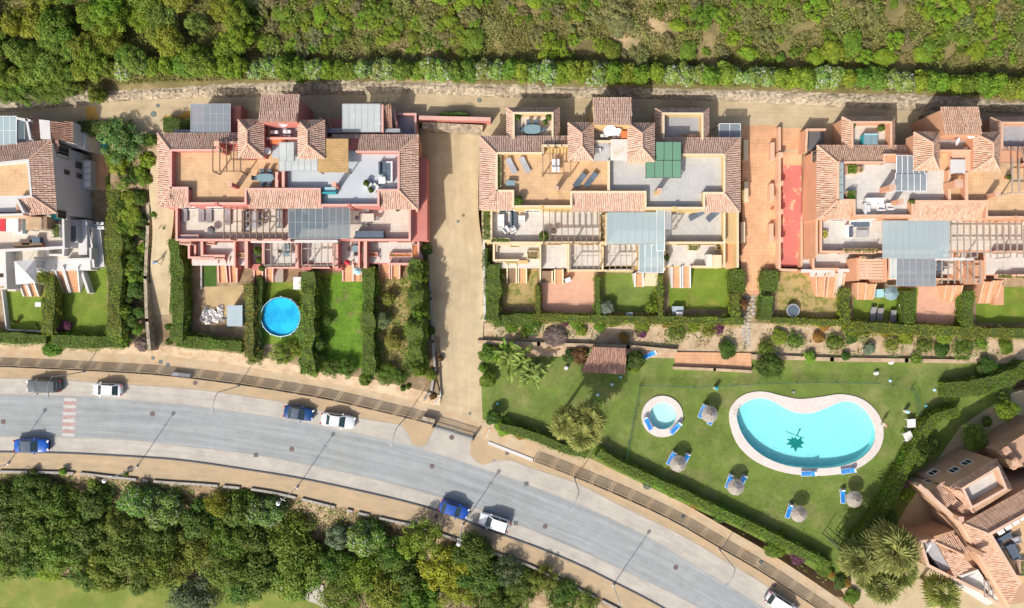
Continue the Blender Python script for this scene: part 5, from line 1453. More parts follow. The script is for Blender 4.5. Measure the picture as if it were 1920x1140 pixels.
# ------------------------------------------------------------------ stepped court between the yellow and orange blocks
def zc_(p): return max(1.25, min(4.605, 4.605 - (p[1] - 287) * (3.35 / 255)))
strip('court_paving', [(1392, 235), (1392, 400), (1388, 556)], [(1461, 235), (1461, 400), (1458, 500), (1430, 556)], zc_, zc_, K['terracotta'], skirt=.8, n=26)
strip('court_paving', [(1464, 240), (1464, 310)], [(1505, 240), (1503, 310)], zc_, zc_, K['terracotta'], skirt=.8, n=8)
strip('court_paving', [(1464, 310), (1464, 500)], [(1503, 310), (1503, 500)], zc_, zc_, K['red_floor'], skirt=.8, n=18)
cw_ = thing('court_wall', 'peach stepped wall running down between the tiled court and red ramp', 'wall', W(1462, 370, 3))
for k in range(5):
    y0, y1 = 238 + 53 * k, 238 + 53 * (k + 1)
    z = zc_((0, y0)) + .9
    a, b = W(1462, y0, z), W(1462, y1, z)
    MB().box(a.x - .14, b.y, z - 2.6, a.x + .14, a.y, z).build('wall_step', K['orange_l'], cw_)
    if k: MB().box(a.x - .3, a.y - .3, z - 2, a.x + .3, a.y + .3, z + .35).build('pier', K['orange_l'], cw_)
for i, (x, y0, y1, lab) in enumerate([(1398, 263, 300, 'ochre slab bench wall highest beside the yellow block'), (1399, 341, 378, 'ochre slab bench wall halfway down beside the yellow block'), (1393, 417, 454, 'ochre slab bench wall lowest beside the yellow block'),
                              (1448, 268, 300, 'peach slab wall highest along the court side of the stepped wall'), (1447, 345, 376, 'peach slab wall midway along the court side of the stepped wall'), (1446, 420, 452, 'peach slab wall lowest along the court side of the stepped wall')]):
    z = zc_((0, y0)) + .7
    a, b = W(x, y0, z), W(x, y1, z)
    t = thing('bench_wall', lab, 'low wall', (a.x, (a.y + b.y) / 2, z - .7), 0, 'slab walls in the stepped court')
    MB().box(a.x - .22, b.y, z - 1.6, a.x + .22, a.y, z).build('slab', K['yellow' if i < 3 else 'orange_l'], t)
    MB().box(a.x - .26, b.y - .05, z, a.x + .26, a.y + .05, z + .07).build('coping', K['yellow_l' if i < 3 else 'orange_l'], t)
t = thing('court_wall', 'low white wall closing the foot of the red ramp', 'wall', W(1490, 506, 2)); a, b = W(1458, 505, 2.4), W(1512, 507, 2.4); MB().bar(a - Vector((0, 0, .7)), b - Vector((0, 0, .7)), .25, 1.5).build('wall_face', K['orange_l'], t)
t = thing('gate_wall', 'pink and pale stone wall joining the two blocks across the driveway head', 'wall', W(850, 225, 4.6))
a, b = W(786, 221, 6.2), W(920, 224, 6.2); MB().bar(a - Vector((0, 0, 1)), b - Vector((0, 0, 1)), .35, 2.2).build('rendered_wall', K['pink'], t); MB().bar(a + Vector((0, 0, .14)), b + Vector((0, 0, .14)), .45, .08).build('coping', K['pink_l'], t)
a, b = W(792, 234, 5.4), W(905, 240, 5.4); MB().bar(a - Vector((0, 0, 1.3)), b - Vector((0, 0, 1.3)), .75, 2.6).build('stone_face', K['stone_w'], t)

# small garden walls
def gwall(label, pts, zt, zb, w, m, name='garden_wall', group=None):
    P_ = [W(x, y, zt) for x, y in pts]
    t = thing(name, label, 'wall', (P_[0].x, P_[0].y, zb), 0, group)
    mb = MB()
    for i, (a, b) in enumerate(zip(P_, P_[1:])):
        lo = Vector((0, 0, (zb - zt) / 2)); ex = (b - a).normalized() * (w / 2 - .003 * (i % 2))
        mb.bar(a - ex + lo, b + ex + lo, w, zt - zb)
    mb.build('wall_face', K[m], t); return t
gwall('pale low stone wall above the pool lawn west of the brown shelter', [(898, 641), (1010, 645), (1178, 650), (1266, 658)], 1.55, .6, .45, 'sand')
gwall('pale low stone wall above the pool lawn east of the stepping stones', [(1412, 668), (1560, 674), (1700, 676), (1815, 678)], 1.2, .6, .5, 'sand')
gwall('white line of wall along the driveway beside the pink gardens', [(803, 470), (808, 560), (811, 640), (815, 690), (808, 735), (795, 750)], 1.7, .4, .3, 'kerb')
gwall('pale kerb wall along the driveway beside the yellow gardens', [(907, 455), (909, 600)], 2.2, .5, .3, 'white')
gwall('stone edging wall along the west side of the footpath', [(278, 320), (277, 420), (272, 520), (275, 600), (280, 655)], 2.6, .5, .4, 'stone_w')
gwall('pale terrace wall in front of the orange tiled sun deck', [(1266, 690), (1340, 693), (1408, 697)], 1.5, .6, .35, 'sand')
gwall('white blade of wall in the western garden', [(3, 545), (12, 618), (85, 622)], 1.9, 1.1, .15, 'white')
gwall('white rim of the sandy plot around the dark turf', [(377, 489), (377, 541)], 1.5, 1.1, .15, 'white')
gwall('white gate block beside the railing opening', [(325, 702), (352, 705)], 1.1, .3, .55, 'white')
gwall('long white kerb block beside the entrance steps', [(918, 831), (997, 862)], .55, .1, .4, 'white')
gwall('brown gate pier at the west side of the entrance', [(797, 788), (809, 791)], 1.4, .1, .8, 'stone_w')
gwall('curved white kerb around the flower bed at the driveway foot', [(817, 705), (824, 730), (826, 745), (815, 757)], 1.2, .4, .15, 'white')

# stepping stones between the planted terraces
t = thing('stepping_stones', 'irregular pale stepping stones descending between hedges to the pool lawn', 'steps', W(1400, 610, 1.0))
for k in range(16):
    y = 556 + 6.2 * k
    z = 1.24 if y < 606 else 1.24 - .5 * (y - 606) / 60
    for sx in (0, 1):
        c = W(1395 + 9 * sx + rnd.uniform(-2, 2) + (8 if y < 590 else 0), y + rnd.uniform(-1.5, 1.5), z + .05)
        n = 6; mb = MB(); r0 = rnd.uniform(.22, .32)
        mb.prism([(c.x + r0 * rnd.uniform(.7, 1.1) * math.cos(2 * math.pi * i / n), c.y + r0 * .75 * rnd.uniform(.8, 1.1) * math.sin(2 * math.pi * i / n), z + .07) for i in range(n)], z - .1)
        mb.build('stone', K['parking'], t)

# garden floors
for nm, P_, z, m in [('turf', [(380, 489), (406, 489), (406, 537), (380, 537)], 1.212, 'turf'), ('sandy_plot', [(382, 538), (458, 535), (458, 600), (420, 600), (390, 590)], 1.208, 'gsand'),
                     ('lawn', [(484, 528), (566, 528), (566, 645), (484, 645)], 1.208, 'lawn2'), ('lawn', [(600, 512), (682, 512), (682, 690), (640, 690), (598, 660)], 1.208, 'lawn3'),
                     ('dry_plot', [(704, 520), (770, 520), (768, 690), (704, 680)], 1.208, 'drygrass'), ('lawn', [(116, 500), (200, 500), (202, 630), (116, 630)], 1.208, 'lawn2'), ('lawn', [(8, 545), (84, 545), (84, 618), (14, 618)], 1.208, 'lawn2'),
                     ('dry_plot', [(942, 505), (1008, 505), (1006, 575), (942, 575)], 1.208, 'drygrass'), ('patio', [(1016, 508), (1114, 508), (1114, 588), (1016, 588)], 1.208, 'terra_pink'), ('lawn', [(1128, 512), (1234, 512), (1234, 585), (1128, 585)], 1.208, 'lawn'),
                     ('lawn', [(1254, 500), (1366, 500), (1366, 580), (1254, 580)], 1.208, 'lawn2'), ('dry_plot', [(1457, 510), (1578, 512), (1578, 596), (1457, 596)], 1.208, 'drygrass'), ('lawn', [(1600, 540), (1722, 540), (1718, 600), (1600, 600)], 1.208, 'lawn2'),
                     ('patio', [(1722, 538), (1806, 538), (1805, 612), (1716, 612)], 1.21, 'terra_pink'), ('lawn', [(1830, 538), (2100, 538), (2100, 606), (1830, 606)], 1.208, 'lawn2'), ('sun_deck', [(1266, 660), (1409, 662), (1409, 697), (1266, 690)], 1.0, 'terracotta'),
                     ('patio', [(171, 288), (202, 283), (205, 357), (176, 355)], 1.5, 'terracotta'), ('green_patio', [(172, 250), (200, 250), (200, 284), (172, 284)], 1.8, 'teal'), ('patio', [(600, 612), (560, 640), (484, 640), (484, 600)], 1.206, 'terracotta')]:
    sheet(nm, P_, z, K[m], skirt=.3)
# ------------------------------------------------------------------ pools
def pool(name, label, outline_c, outline_i, z, depth, wmat, mark=False):
    C = [W(x, y, z + .06) for x, y in outline_c]; I = [W(x, y, z + .06) for x, y in outline_i]
    mid = sum(I, Vector((0, 0, 0))) / len(I)
    t = thing(name, label, 'pool', (mid.x, mid.y, z))
    n = len(C); mb = MB()
    for i in range(n):
        j = (i + 1) % n
        mb.face((C[i], C[j], I[j], I[i]))
        for L_, zz in ((C, z - .1), (I, z - .15)):
            a, b = L_[i], L_[j]; mb.face((Vector((a.x, a.y, zz)), Vector((b.x, b.y, zz)), b, a))
    mb.build('coping', K['coping'], t)
    sh = MB(); zf = z - depth
    I2 = [p + (mid - p).normalized() * -.0 for p in I]
    for i in range(n):
        j = (i + 1) % n; a, b = I2[i], I2[j]
        sh.face((Vector((a.x, a.y, zf)), Vector((b.x, b.y, zf)), Vector((b.x, b.y, z - .1)), Vector((a.x, a.y, z - .1))))
    sh.poly([Vector((p.x, p.y, zf)) for p in I2])
    sh.build('basin', K['pool_in'], t)
    wt = MB(); wt.poly([Vector((p.x, p.y, z - .12)) for p in I2]); wt.build('water', K[wmat], t)
    return t, zf
def closed(pts, n):
    P = [Vector(p) for p in pts]; out = []; m = len(P)
    for i in range(m):
        p0, p1, p2, p3 = P[i - 1], P[i], P[(i + 1) % m], P[(i + 2) % m]
        for k in range(n):
            u = k / n; q = 0.5 * ((2 * p1) + (p2 - p0) * u + (2 * p0 - 5 * p1 + 4 * p2 - p3) * u * u + (3 * p1 - p0 - 3 * p2 + p3) * u ** 3); out.append((q.x, q.y))
    return out
PO = closed([(1367, 782), (1376, 755), (1400, 738), (1432, 734), (1466, 742), (1500, 748), (1540, 744), (1580, 739), (1620, 750), (1648, 778), (1657, 812), (1648, 845), (1620, 872), (1580, 888), (1520, 892), (1462, 884), (1412, 862), (1380, 828)], 6)
PI = closed([(1381, 780), (1389, 762), (1406, 751), (1430, 747), (1458, 757), (1486, 772), (1520, 775), (1550, 765), (1580, 753), (1610, 759), (1632, 782), (1642, 812), (1634, 840), (1610, 862), (1572, 875), (1520, 878), (1468, 871), (1424, 850), (1394, 818)], 6)
def res(pts, n):
    P = pts + [pts[0]]; return even(P, n + 1)[:-1]
def radial(pts, n, c):
    """outline points at even bearings from c"""
    out = []
    for k in range(n):
        a = 2 * math.pi * k / n; d = Vector((math.cos(a), math.sin(a))); best = None
        for i in range(len(pts)):
            p, q = Vector(pts[i]) - Vector(c), Vector(pts[(i + 1) % len(pts)]) - Vector(c)
            e = q - p; den = d.x * e.y - d.y * e.x
            if abs(den) < 1e-9: continue
            t_ = (p.x * e.y - p.y * e.x) / den; u = (p.x * d.y - p.y * d.x) / den
            if t_ > 0 and -1e-6 <= u <= 1 + 1e-6: best = t_ if best is None else max(best, t_)
        out.append((c[0] + d.x * best, c[1] + d.y * best))
    return out
cpt = (1505, 822)
pt, zf = pool('swimming_pool', 'large kidney shaped turquoise pool with pale coping and green leaf emblem', radial(PO, 110, cpt), radial(PI, 110, cpt), .75, 1.1, 'water')
def holed_sheet(name, outer, holes, z, m, skirt):
    rings = [[W(x, y, z) for x, y in outer]] + [[W(x, y, z) for x, y in h] for h in holes]
    flat = [p for r_ in rings for p in r_]
    mb = MB()
    for t_ in tessellate_polygon([[Vector((p.x, p.y, 0)) for p in r_] for r_ in rings]):
        a, b, c = (flat[k] for k in t_)
        if ((b - a).cross(c - a)).z < 0: b, c = c, b
        mb.face((a, b, c))
    R0 = rings[0]
    for a, b in zip(R0, R0[1:] + R0[:1]): mb.face((Vector((a.x, a.y, skirt)), Vector((b.x, b.y, skirt)), b, a))
    return mb.build(name, m, kind='structure')
circ = lambda cx, cy, r, n=48: [(cx + r * math.cos(2 * math.pi * k / n), cy + r * math.sin(2 * math.pi * k / n)) for k in range(n)]
holed_sheet('lawn', LAWN_PTS, [radial(PO, 60, cpt), circ(1242, 781, 38)], 0.7, K['lawn'], -0.2)
# the emblem laid into the floor: a five pointed leaf, its stalk and two thin strokes
lf = [(0, -14), (3, -6), (8, -8), (7, -3), (14, -4), (11, 1), (15, 4), (8, 6), (9, 10), (3, 9), (0, 17), (-2, 9), (-7, 8), (-6, 4), (-13, 2), (-9, -2), (-11, -8), (-5, -6), (-3, -9)]
lf = [(0, -9), (4, -4), (10, -9), (11, -2), (15, 1), (9, 5), (13, 10), (4, 9), (1, 17), (-3, 9), (-8, 11), (-6, 5), (-15, 4), (-9, -1), (-14, -6), (-6, -5), (-6, -10), (-2, -6)]
mk = MB(); mk.poly([W(1491 + x * 1.15, 829 + y * 1.1, zf + .006) for x, y in lf])
mk.build('leaf_emblem', K['leafmark'], pt)
s_ = MB()
for a, b, w_ in (((1494, 818), (1499, 806), .16), ((1474, 809), (1507, 822), .09), ((1499, 806), (1501, 804), .25)):
    s_.bar(W(*a, zf + .012), W(*b, zf + .012), w_, .008)
s_.build('emblem_strokes', K['leafmark'], pt)
# ladder and skimmers
ld = thing('pool_ladder', 'small steel ladder at the north west end of the kidney pool', 'ladder', W(1381, 772, .8))
for dy in (-.25, .25):
    p = W(1381, 772, .8) + Vector((0, dy, 0)); MB().tube([p + Vector((-.4, 0, 0)), p + Vector((-.3, 0, .7)), p + Vector((.15, 0, .7)), p + Vector((.2, 0, -1.0))], .035, 6).build('rail', K['metal_g'], ld)
for k in range(3): p = W(1381, 772, .8) + Vector((.2, 0, -.3 - .3 * k)); MB().bar(p - Vector((0, .25, 0)), p + Vector((0, .25, 0)), .08, .04).build('rung', K['metal_g'], ld)
pool('splash_pool', 'small round splash pool with wide white rim on the lawn', circ(1242, 781, 39), circ(1243, 780, 25), .8, .75, 'water2')
# round pool in the pink block's garden
c = W(526, 594, 2.3); r = 37.5 * (HC - 2.3) / FP
rp = thing('round_pool', 'round bright blue above ground pool in a garden of the pink block', 'pool', (c.x, c.y, 1.2))
K['pool_blue'] = mat('blue_pool_liner', (0.02, 0.37, 0.70), rough=.5, var=.05, scale=1, mix=(.035, .50, .78), mixscale=.5, mixlo=.42, mixhi=.6)
MB().lathe(c.x, c.y, [(r, 1.15), (r, 2.3), (r - .08, 2.33), (r - .08, 2.0)], 40, cap=False).build('pool_wall', K['ltblue'], rp, smooth=False)
MB().lathe(c.x, c.y, [(r - .15, 1.3), (r - .15, 2.05)], 40, cap=False).build('liner', K['pool_blue'], rp)
m_ = MB(); m_.poly([(c.x + (r - .15) * math.cos(q), c.y + (r - .15) * math.sin(q), 2.0) for q in [2 * math.pi * k / 40 for k in range(40)]]); m_.build('pool_floor', K['pool_blue'], rp)
m_ = MB(); m_.poly([(c.x + (r - .15) * math.cos(q), c.y + (r - .15) * math.sin(q), 2.12) for q in [2 * math.pi * k / 40 for k in range(40)]]); m_.build('water', K['water'], rp)
for k in range(12):
    q = 2 * math.pi * k / 12; MB().box(c.x + (r + .06) * math.cos(q) - .05, c.y + (r + .06) * math.sin(q) - .05, 1.15, c.x + (r + .06) * math.cos(q) + .05, c.y + (r + .06) * math.sin(q) + .05, 2.28).build('upright', K['metal_w'], rp)
# hot tub
c = W(1633, 262, 8.4); t = thing('hot_tub', 'teal covered hot tub on the tiled patio by the lane', 'hot tub', (c.x, c.y, 7.45))
MB().box(c.x - .85, c.y - .6, 7.45, c.x + .85, c.y + .6, 8.3).build('shell', K['teal'], t)
MB().box(c.x - .8, c.y - .55, 8.3, c.x - .02, c.y + .55, 8.42).build('cover', K['tealtop'], t); MB().box(c.x + .02, c.y - .55, 8.3, c.x + .8, c.y + .55, 8.42).build('cover', K['tealtop'], t)
MB().box(c.x - .8, c.y + .56, 8.3, c.x + .8, c.y + .72, 8.48).build('cover_roll', K['ltblue'], t)

# ------------------------------------------------------------------ lawn furniture
GRN = .71
def pool_lounger():
    t = thing('sun_lounger', '', 'sun lounger', (0, 0, 0), 0, 'blue sun loungers round the pools')
    f = MB()
    for y in (-.31, .31): f.bar((-.95, y, .3), (.95, y, .3), .05, .06)
    for x in (-.95, .95): f.bar((x, -.31, .3), (x, .31, .3), .05, .06)
    f.build('frame', K['metal_w'], t)
    for x in (-.75, .75):
        for y in (-.29, .29): MB().box(x - .03, y - .03, 0, x + .03, y + .03, .28).build('leg', K['metal_w'], t)
    s = MB()
    for k in range(6): s.box(-.92 + k * .2, -.28, .325, -.75 + k * .2, .28, .35)
    s.build('seat', K['blue_c'], t)
    b = MB(); b.bar((.28, 0, .35), (.9, 0, .62), .58, .045); b.build('backrest', K['blue_c'], t)
    h = MB(); h.bar((.72, 0, .58), (.9, 0, .66), .5, .07); h.build('headrest', K['cush_w'], t)
    return t
LNG = pool_lounger()
for px, py, deg, lab in [(1316, 770, 68, 'blue lounger beside the thatched parasol between splash pool and kidney pool'), (1258, 858, 62, 'blue lounger beside the parasol below the splash pool'),
                         (1366, 901, 72, 'blue lounger beside the parasol below the west end of the kidney pool'), (1478, 957, 72, 'blue lounger beside the parasol close to the southern hedge'),
                         (1578, 929, 94, 'blue lounger beside the greyest parasol near the eastern hedge'), (1514, 887, 2, 'blue lounger on the south coping of the kidney pool, nearer the leaf emblem'),
                         (1588, 882, 10, 'blue lounger on the south coping of the kidney pool, farther from the leaf emblem'), (1214, 793, 115, 'blue lounger on the splash pool rim, west side'),
                         (1266, 802, 48, 'blue lounger on the splash pool rim, east side'), (1217, 665, 25, 'blue lounger lying by the brown shelter')]:
    z = GRN if py not in (887, 882, 793, 802) else .86
    place(LNG, USED, W(px, py, z), R(deg), lab)
for px, py, lab in [(1286, 864, 'second blue lounger half under the parasol below the splash pool'), (1392, 905, 'second blue lounger half under the parasol below the kidney pool'), (1336, 786, 'second blue lounger half under the parasol between both pools')]:
    place(LNG, USED, W(px - 2, py - 3, GRN), R(65), lab)

def thatch_parasol():
    t = thing('thatched_parasol', '', 'parasol', (0, 0, 0), 0, 'thatched parasols on the pool lawn')
    MB().cyl(0, 0, 0, 2.2, .05, 8).build('pole', K['bark'], t)
    MB().cyl(0, 0, -.02, .08, .3, 10).build('base', K['kerb'], t)
    for ring, (r0, z0, r1, z1) in enumerate(((.06, 2.3, .62, 2.0), (.42, 2.06, 1.08, 1.66))):
        m = MB(); n = 36
        for k in range(n):
            a0, a1 = 2 * math.pi * k / n, 2 * math.pi * (k + .92) / n; rr = r1 * rnd.uniform(.96, 1.03); dz = rnd.uniform(-.03, .03)
            m.face([(r0 * math.cos(a0), r0 * math.sin(a0), z0), (rr * math.cos(a0), rr * math.sin(a0), z1 + dz), (rr * math.cos(a1), rr * math.sin(a1), z1 - dz * .5), (r0 * math.cos(a1), r0 * math.sin(a1), z0)])
        m.build('thatch_skirt', K['thatch'], t)
    MB().lathe(0, 0, [(.09, 2.27), (.06, 2.36), (.01, 2.4)], 8).build('finial', K['kerb_dark'], t)
    return t
K['thatch'] = mat('weathered_thatch', (0.36, 0.32, 0.28), var=.3, scale=4, bump=.8)
K['thatch'].use_backface_culling = False
PAR = thatch_parasol()
for px, py, lab in [(1331, 777, 'grey thatched parasol between the splash pool and the kidney pool'), (1272, 870, 'grey thatched parasol below the splash pool'), (1380, 914, 'grey thatched parasol below the west end of the kidney pool'),
                    (1499, 964, 'grey thatched parasol nearest the southern hedge'), (1603, 937, 'darker grey thatched parasol nearest the eastern hedge')]:
    place(PAR, USED, W(px, py, GRN + 1.8) - Vector((0, 0, 1.8)), rnd.uniform(0, 6), lab)

def small_table():
    t = thing('garden_table', '', 'table', (0, 0, 0)); MB().box(-.55, -.55, .68, .55, .55, .74).build('tabletop', K['cush_w'], t)
    for x in (-.48, .48):
        for y in (-.48, .48): MB().box(x - .03, y - .03, 0, x + .03, y + .03, .68).build('leg', K['metal_w'], t)
    return t
ST = small_table()
place(ST, USED, W(1703, 792, GRN), R(3), 'white square table by the east hedge, the upper of two', 'white square tables by the hedge')
place(ST, USED, W(1697, 816, GRN), R(24), 'white square table by the east hedge, turned aslant', 'white square tables by the hedge')
def bin_(label, px, py, z, m='ltblue', r=.26, h=.85):
    c = W(px, py, z + h); t = thing('litter_bin', label, 'bin', (c.x, c.y, z))
    MB().lathe(c.x, c.y, [(r * .8, z), (r, z + h), (r * .85, z + h), (r * .7, z + .15)], 12, cap=False).build('bin_body', K['metal_w'], t); MB().lathe(c.x, c.y, [(r * 1.02, z + h - .02), (r * .6, z + h + .14), (.02, z + h + .18)], 12).build('lid', K[m], t)
bin_('white bin with teal lid on the lawn above the thatched parasol', 1344, 728, GRN, 'teal'); bin_('white bin beside the square tables by the east hedge', 1703, 772, GRN)
def small(name, label, cat, px, py, z, m, r=.2, h=.12, group=None, n=10):
    c = W(px, py, z + h); t = thing(name, label, cat, (c.x, c.y, z), 0, group)
    MB().lathe(c.x, c.y, [(r, z - .02), (r, z + h * .7), (r * .8, z + h)], n).build('housing', K[m], t); MB().lathe(c.x, c.y, [(r * .45, z + h), (r * .35, z + h + .05)], 8).build('cap', K['metal_w'], t)
    return t
for px, py, m, lab in [(1148, 721, 'ltblue', 'pale blue lawn box among the palm shadows nearest the shelter'), (1121, 740, 'ltblue', 'pale blue lawn box midway along the palm shadows'), (1164, 707, 'teal', 'teal lawn box at the corner of the brown shelter'), (933, 757, 'teal', 'teal lawn box at the west edge of the lawn'),
                       (1670, 714, 'ltblue', 'pale teal lawn box near the net east of the kidney pool'), (1753, 731, 'ltblue', 'grey teal lawn box beside the dark eastern hedge'), (1737, 761, 'teal', 'bright teal lawn box above the curved hedge'),
                       (1645, 700, 'cush_w', 'white round lawn light below the low stone wall'), (1673, 680, 'cush_w', 'white square box standing on the low stone wall'), (1062, 690, 'cush_w', 'white globe light by the shrubs west of the shelter'), (930, 791, 'cush_w', 'white globe light in the hedge at the entrance'), (1488, 735, 'kerb_dark', 'dark ring of a drain in the lawn above the kidney pool')]:
    small('lawn_box', lab, 'lawn fitting', px, py, GRN, m, .22 if m != 'cush_w' else .27, .12 if m != 'cush_w' else .5, 'small fittings set in the lawn')

# green net fence round the pools
def net_fence(label, pts, z=GRN, h=1.1, step=2.4):
    L_ = [W(x, y, z) for x, y in pts]
    t = thing('net_fence', label, 'fence', L_[0], 0, 'green net fences round the pools')
    Q = [L_[0]]
    for a, b in zip(L_, L_[1:]):
        n = max(1, int((b - a).length / step))
        Q += [a.lerp(b, (k + 1) / n) for k in range(n)]
    for p in Q: MB().cyl(p.x, p.y, z - .1, z + h, .035, 6).build('post', K['net'], t)
    w = MB()
    for a, b in zip(Q, Q[1:]):
        for k in range(5): w.bar(a + Vector((0, 0, .12 + h * .22 * k)), b + Vector((0, 0, .12 + h * .22 * k)), .016, .016)
        m = int((b - a).length / .28)
        for k in range(m): p = a.lerp(b, k / m); w.bar(p + Vector((0, 0, .1)), p + Vector((0, 0, h)), .010, .010)
    w.build('net', K['net'], t, kind='stuff')
net_fence('green net fence west of the splash pool', [(1199, 722), (1190, 772), (1178, 832), (1173, 858)])
net_fence('green net fence along the north side of the pools', [(1203, 722), (1300, 725), (1420, 719), (1530, 716), (1640, 718), (1708, 728)])
net_fence('green net fence east of the kidney pool', [(1708, 730), (1716, 745), (1719, 775)])
# metal gate with long poles at the south corner of the lawn
t = thing('garden_gate', 'dark metal gate frame at the south corner of the pool lawn', 'gate', W(1560, 1000, GRN))
for a, b in (((1542, 1000), (1572, 1030)), ((1567, 994), (1608, 1022)), ((1562, 1015), (1572, 1004))):
    p, q = W(*a, GRN), W(*b, GRN)
    m = MB(); m.bar(p + Vector((0, 0, 1.0)), q + Vector((0, 0, 1.0)), .07, .07); m.bar(p + Vector((0, 0, .4)), q + Vector((0, 0, .4)), .05, .05); m.build('rail', K['metal_d'], t)
    for e in (p, q): MB().cyl(e.x, e.y, GRN - .1, GRN + 2.9, .06, 6).build('post', K['metal_d'], t)

# tiled garden shelter
sh = thing('garden_shelter', 'brown tiled shelter roof on posts at the top of the pool lawn', 'shelter', W(1135, 677, .7))
slope(sh, [W(1090, 697, 2.9), W(1172, 702, 2.9), W(1174, 653, 3.5), W(1112, 650, 3.5)], 'roof_d')
for x, y in ((1096, 694), (1168, 698), (1170, 656), (1115, 654)): p = W(x, y, 3); MB().box(p.x - .1, p.y - .1, .6, p.x + .1, p.y + .1, 2.85).build('post', K['bark'], sh)
for (a, b) in (((1094, 695), (1170, 699)), ((1114, 654), (1172, 656))): MB().bar(W(*a, 2.85), W(*b, 2.85) + Vector((0, 0, .0)), .15, .2).build('beam', K['bark'], sh)

# ------------------------------------------------------------------ railing along the promenade
rl = thing('railing', 'dark metal railing with close bars along the promenade above the road', 'railing', W(700, 765, .45))
RP = [p for p in RAIL if p[0] <= 815]
def railing(line, x0, step=37.5):
    L_ = smooth_line(line, 6); tot = sum(math.dist(a, b) for a, b in zip(L_, L_[1:])); n = int(tot / step)
    Q = even(L_, n + 1)
    for i, (a, b) in enumerate(zip(Q, Q[1:])):
        p, q = W(*a, .45), W(*b, .45); d = (q - p).normalized()
        MB().box(p.x - .05, p.y - .05, .35, p.x + .05, p.y + .05, 1.6).build('post', K['metal_d'], rl)
        m = MB(); p2, q2 = p + d * .2, q - d * .2
        m.bar(p2 + Vector((0, 0, 1.1)), q2 + Vector((0, 0, 1.1)), .07, .05); m.bar(p2 + Vector((0, 0, .12)), q2 + Vector((0, 0, .12)), .05, .04)
        k_ = 24
        for k in range(k_): c = p2.lerp(q2, (k + .5) / k_); m.box(c.x - .022, c.y - .022, .57, c.x + .022, c.y + .022, 1.55, bottom=False)
        m.build('panel', K['metal_d'], rl)
railing([p for p in RAIL if p[0] <= 815], 0)
railing([(1000, 861)] + [p for p in RAIL if p[0] > 1000], 0)
gt = thing('entrance_gate', 'dark metal gate across the foot of the driveway', 'gate', W(850, 806, .1))
for (a, b) in (((817, 796), (853, 806)), ((854, 807), (888, 817))):
    p, q = W(*a, .1), W(*b, .1); m = MB()
    for zz in (.15, .8, 1.5): m.bar(p + Vector((0, 0, zz)), q + Vector((0, 0, zz)), .07, .07)
    for k in range(20): c = p.lerp(q, k / 19); m.box(c.x - .02, c.y - .02, .2, c.x + .02, c.y + .02, 1.6)
    m.build('leaf', K['metal_d'], gt)
for a in ((815, 796), (889, 818)): p = W(*a, .1); MB().box(p.x - .12, p.y - .12, -.05, p.x + .12, p.y + .12, 1.9).build('post', K['metal_d'], gt)
es = thing('entrance_steps', 'short brown and pink striped steps beside the entrance gate', 'steps', W(905, 810, .1))
for k in range(5):
    a = W(893 + 4.2 * k, 818 - .5 * k + k * 1.2, .2 + .09 * k); MB().prism([a + Vector((0, 0, 0)), a + Vector((.28, .1, 0)), a + Vector((.75, 1.2, 0)), a + Vector((.47, 1.1, 0))], .0).build('step', K['terracotta' if k % 2 else 'cream'], es)

# ------------------------------------------------------------------ street lamps
def lamp_low():
    t = thing('street_lamp', '', 'street lamp', (0, 0, 0), 0, 'white street lamps of the lower pavement')
    MB().lathe(0, 0, [(.16, -.02), (.16, .25), (.07, .3), (.05, 7.0)], 8).build('pole', K['metal_w'], t)
    MB().lathe(0, 0, [(.05, 6.95), (.22, 7.1), (.26, 7.3), (.1, 7.45), (.01, 7.48)], 10).build('lamp_head', K['metal_w'], t)
    b = MB(); b.bar((-.35, 0, 5.6), (.35, 0, 5.6), .05, .05); b.build('bracket', K['metal_w'], t)
    return t
LL = lamp_low()
for px, py, lab in [(16, 869, 'white street lamp on the lower pavement beside the bright blue car'), (257, 875, 'white street lamp on the lower pavement after the striped crossing'), (557, 914, 'white street lamp on the lower pavement midway, by the woods'),
                    (868, 984, 'white street lamp on the lower pavement behind the blue hatchback'), (1150, 1097, 'white street lamp on the lower pavement near the picture foot')]:
    place(LL, USED, W(px, py, .12), R(-25), lab)
def lamp_up():
    t = thing('street_lamp', '', 'street lamp', (0, 0, 0), 0, 'arm lamps along the upper pavement')
    MB().lathe(0, 0, [(.14, -.02), (.14, .3), (.07, .35), (.05, 6.4)], 8).build('pole', K['metal_g'], t)
    MB().tube([(0, 0, 6.3), (0, -.5, 6.8), (0, -1.2, 7.0), (0, -1.9, 7.0)], .045, 6).build('arm', K['metal_g'], t)
    MB().box(-.14, -2.4, 6.92, .14, -1.85, 7.06).build('lamp_head', K['metal_g'], t)
    return t
LU = lamp_up()
for px, py, dg, lab in [(158, 697, -3, 'grey arm lamp on the upper pavement between the grey and white cars'), (447, 724, -10, 'grey arm lamp on the upper pavement short of the blue saloon'), (760, 784, -17, 'grey arm lamp on the upper pavement just before the entrance'),
                        (1077, 897, -26, 'grey arm lamp on the upper pavement past the entrance'), (1349, 1031, -32, 'grey arm lamp on the upper pavement near the purple shrub')]:
    place(LU, USED, W(px, py, .12), R(dg), lab)

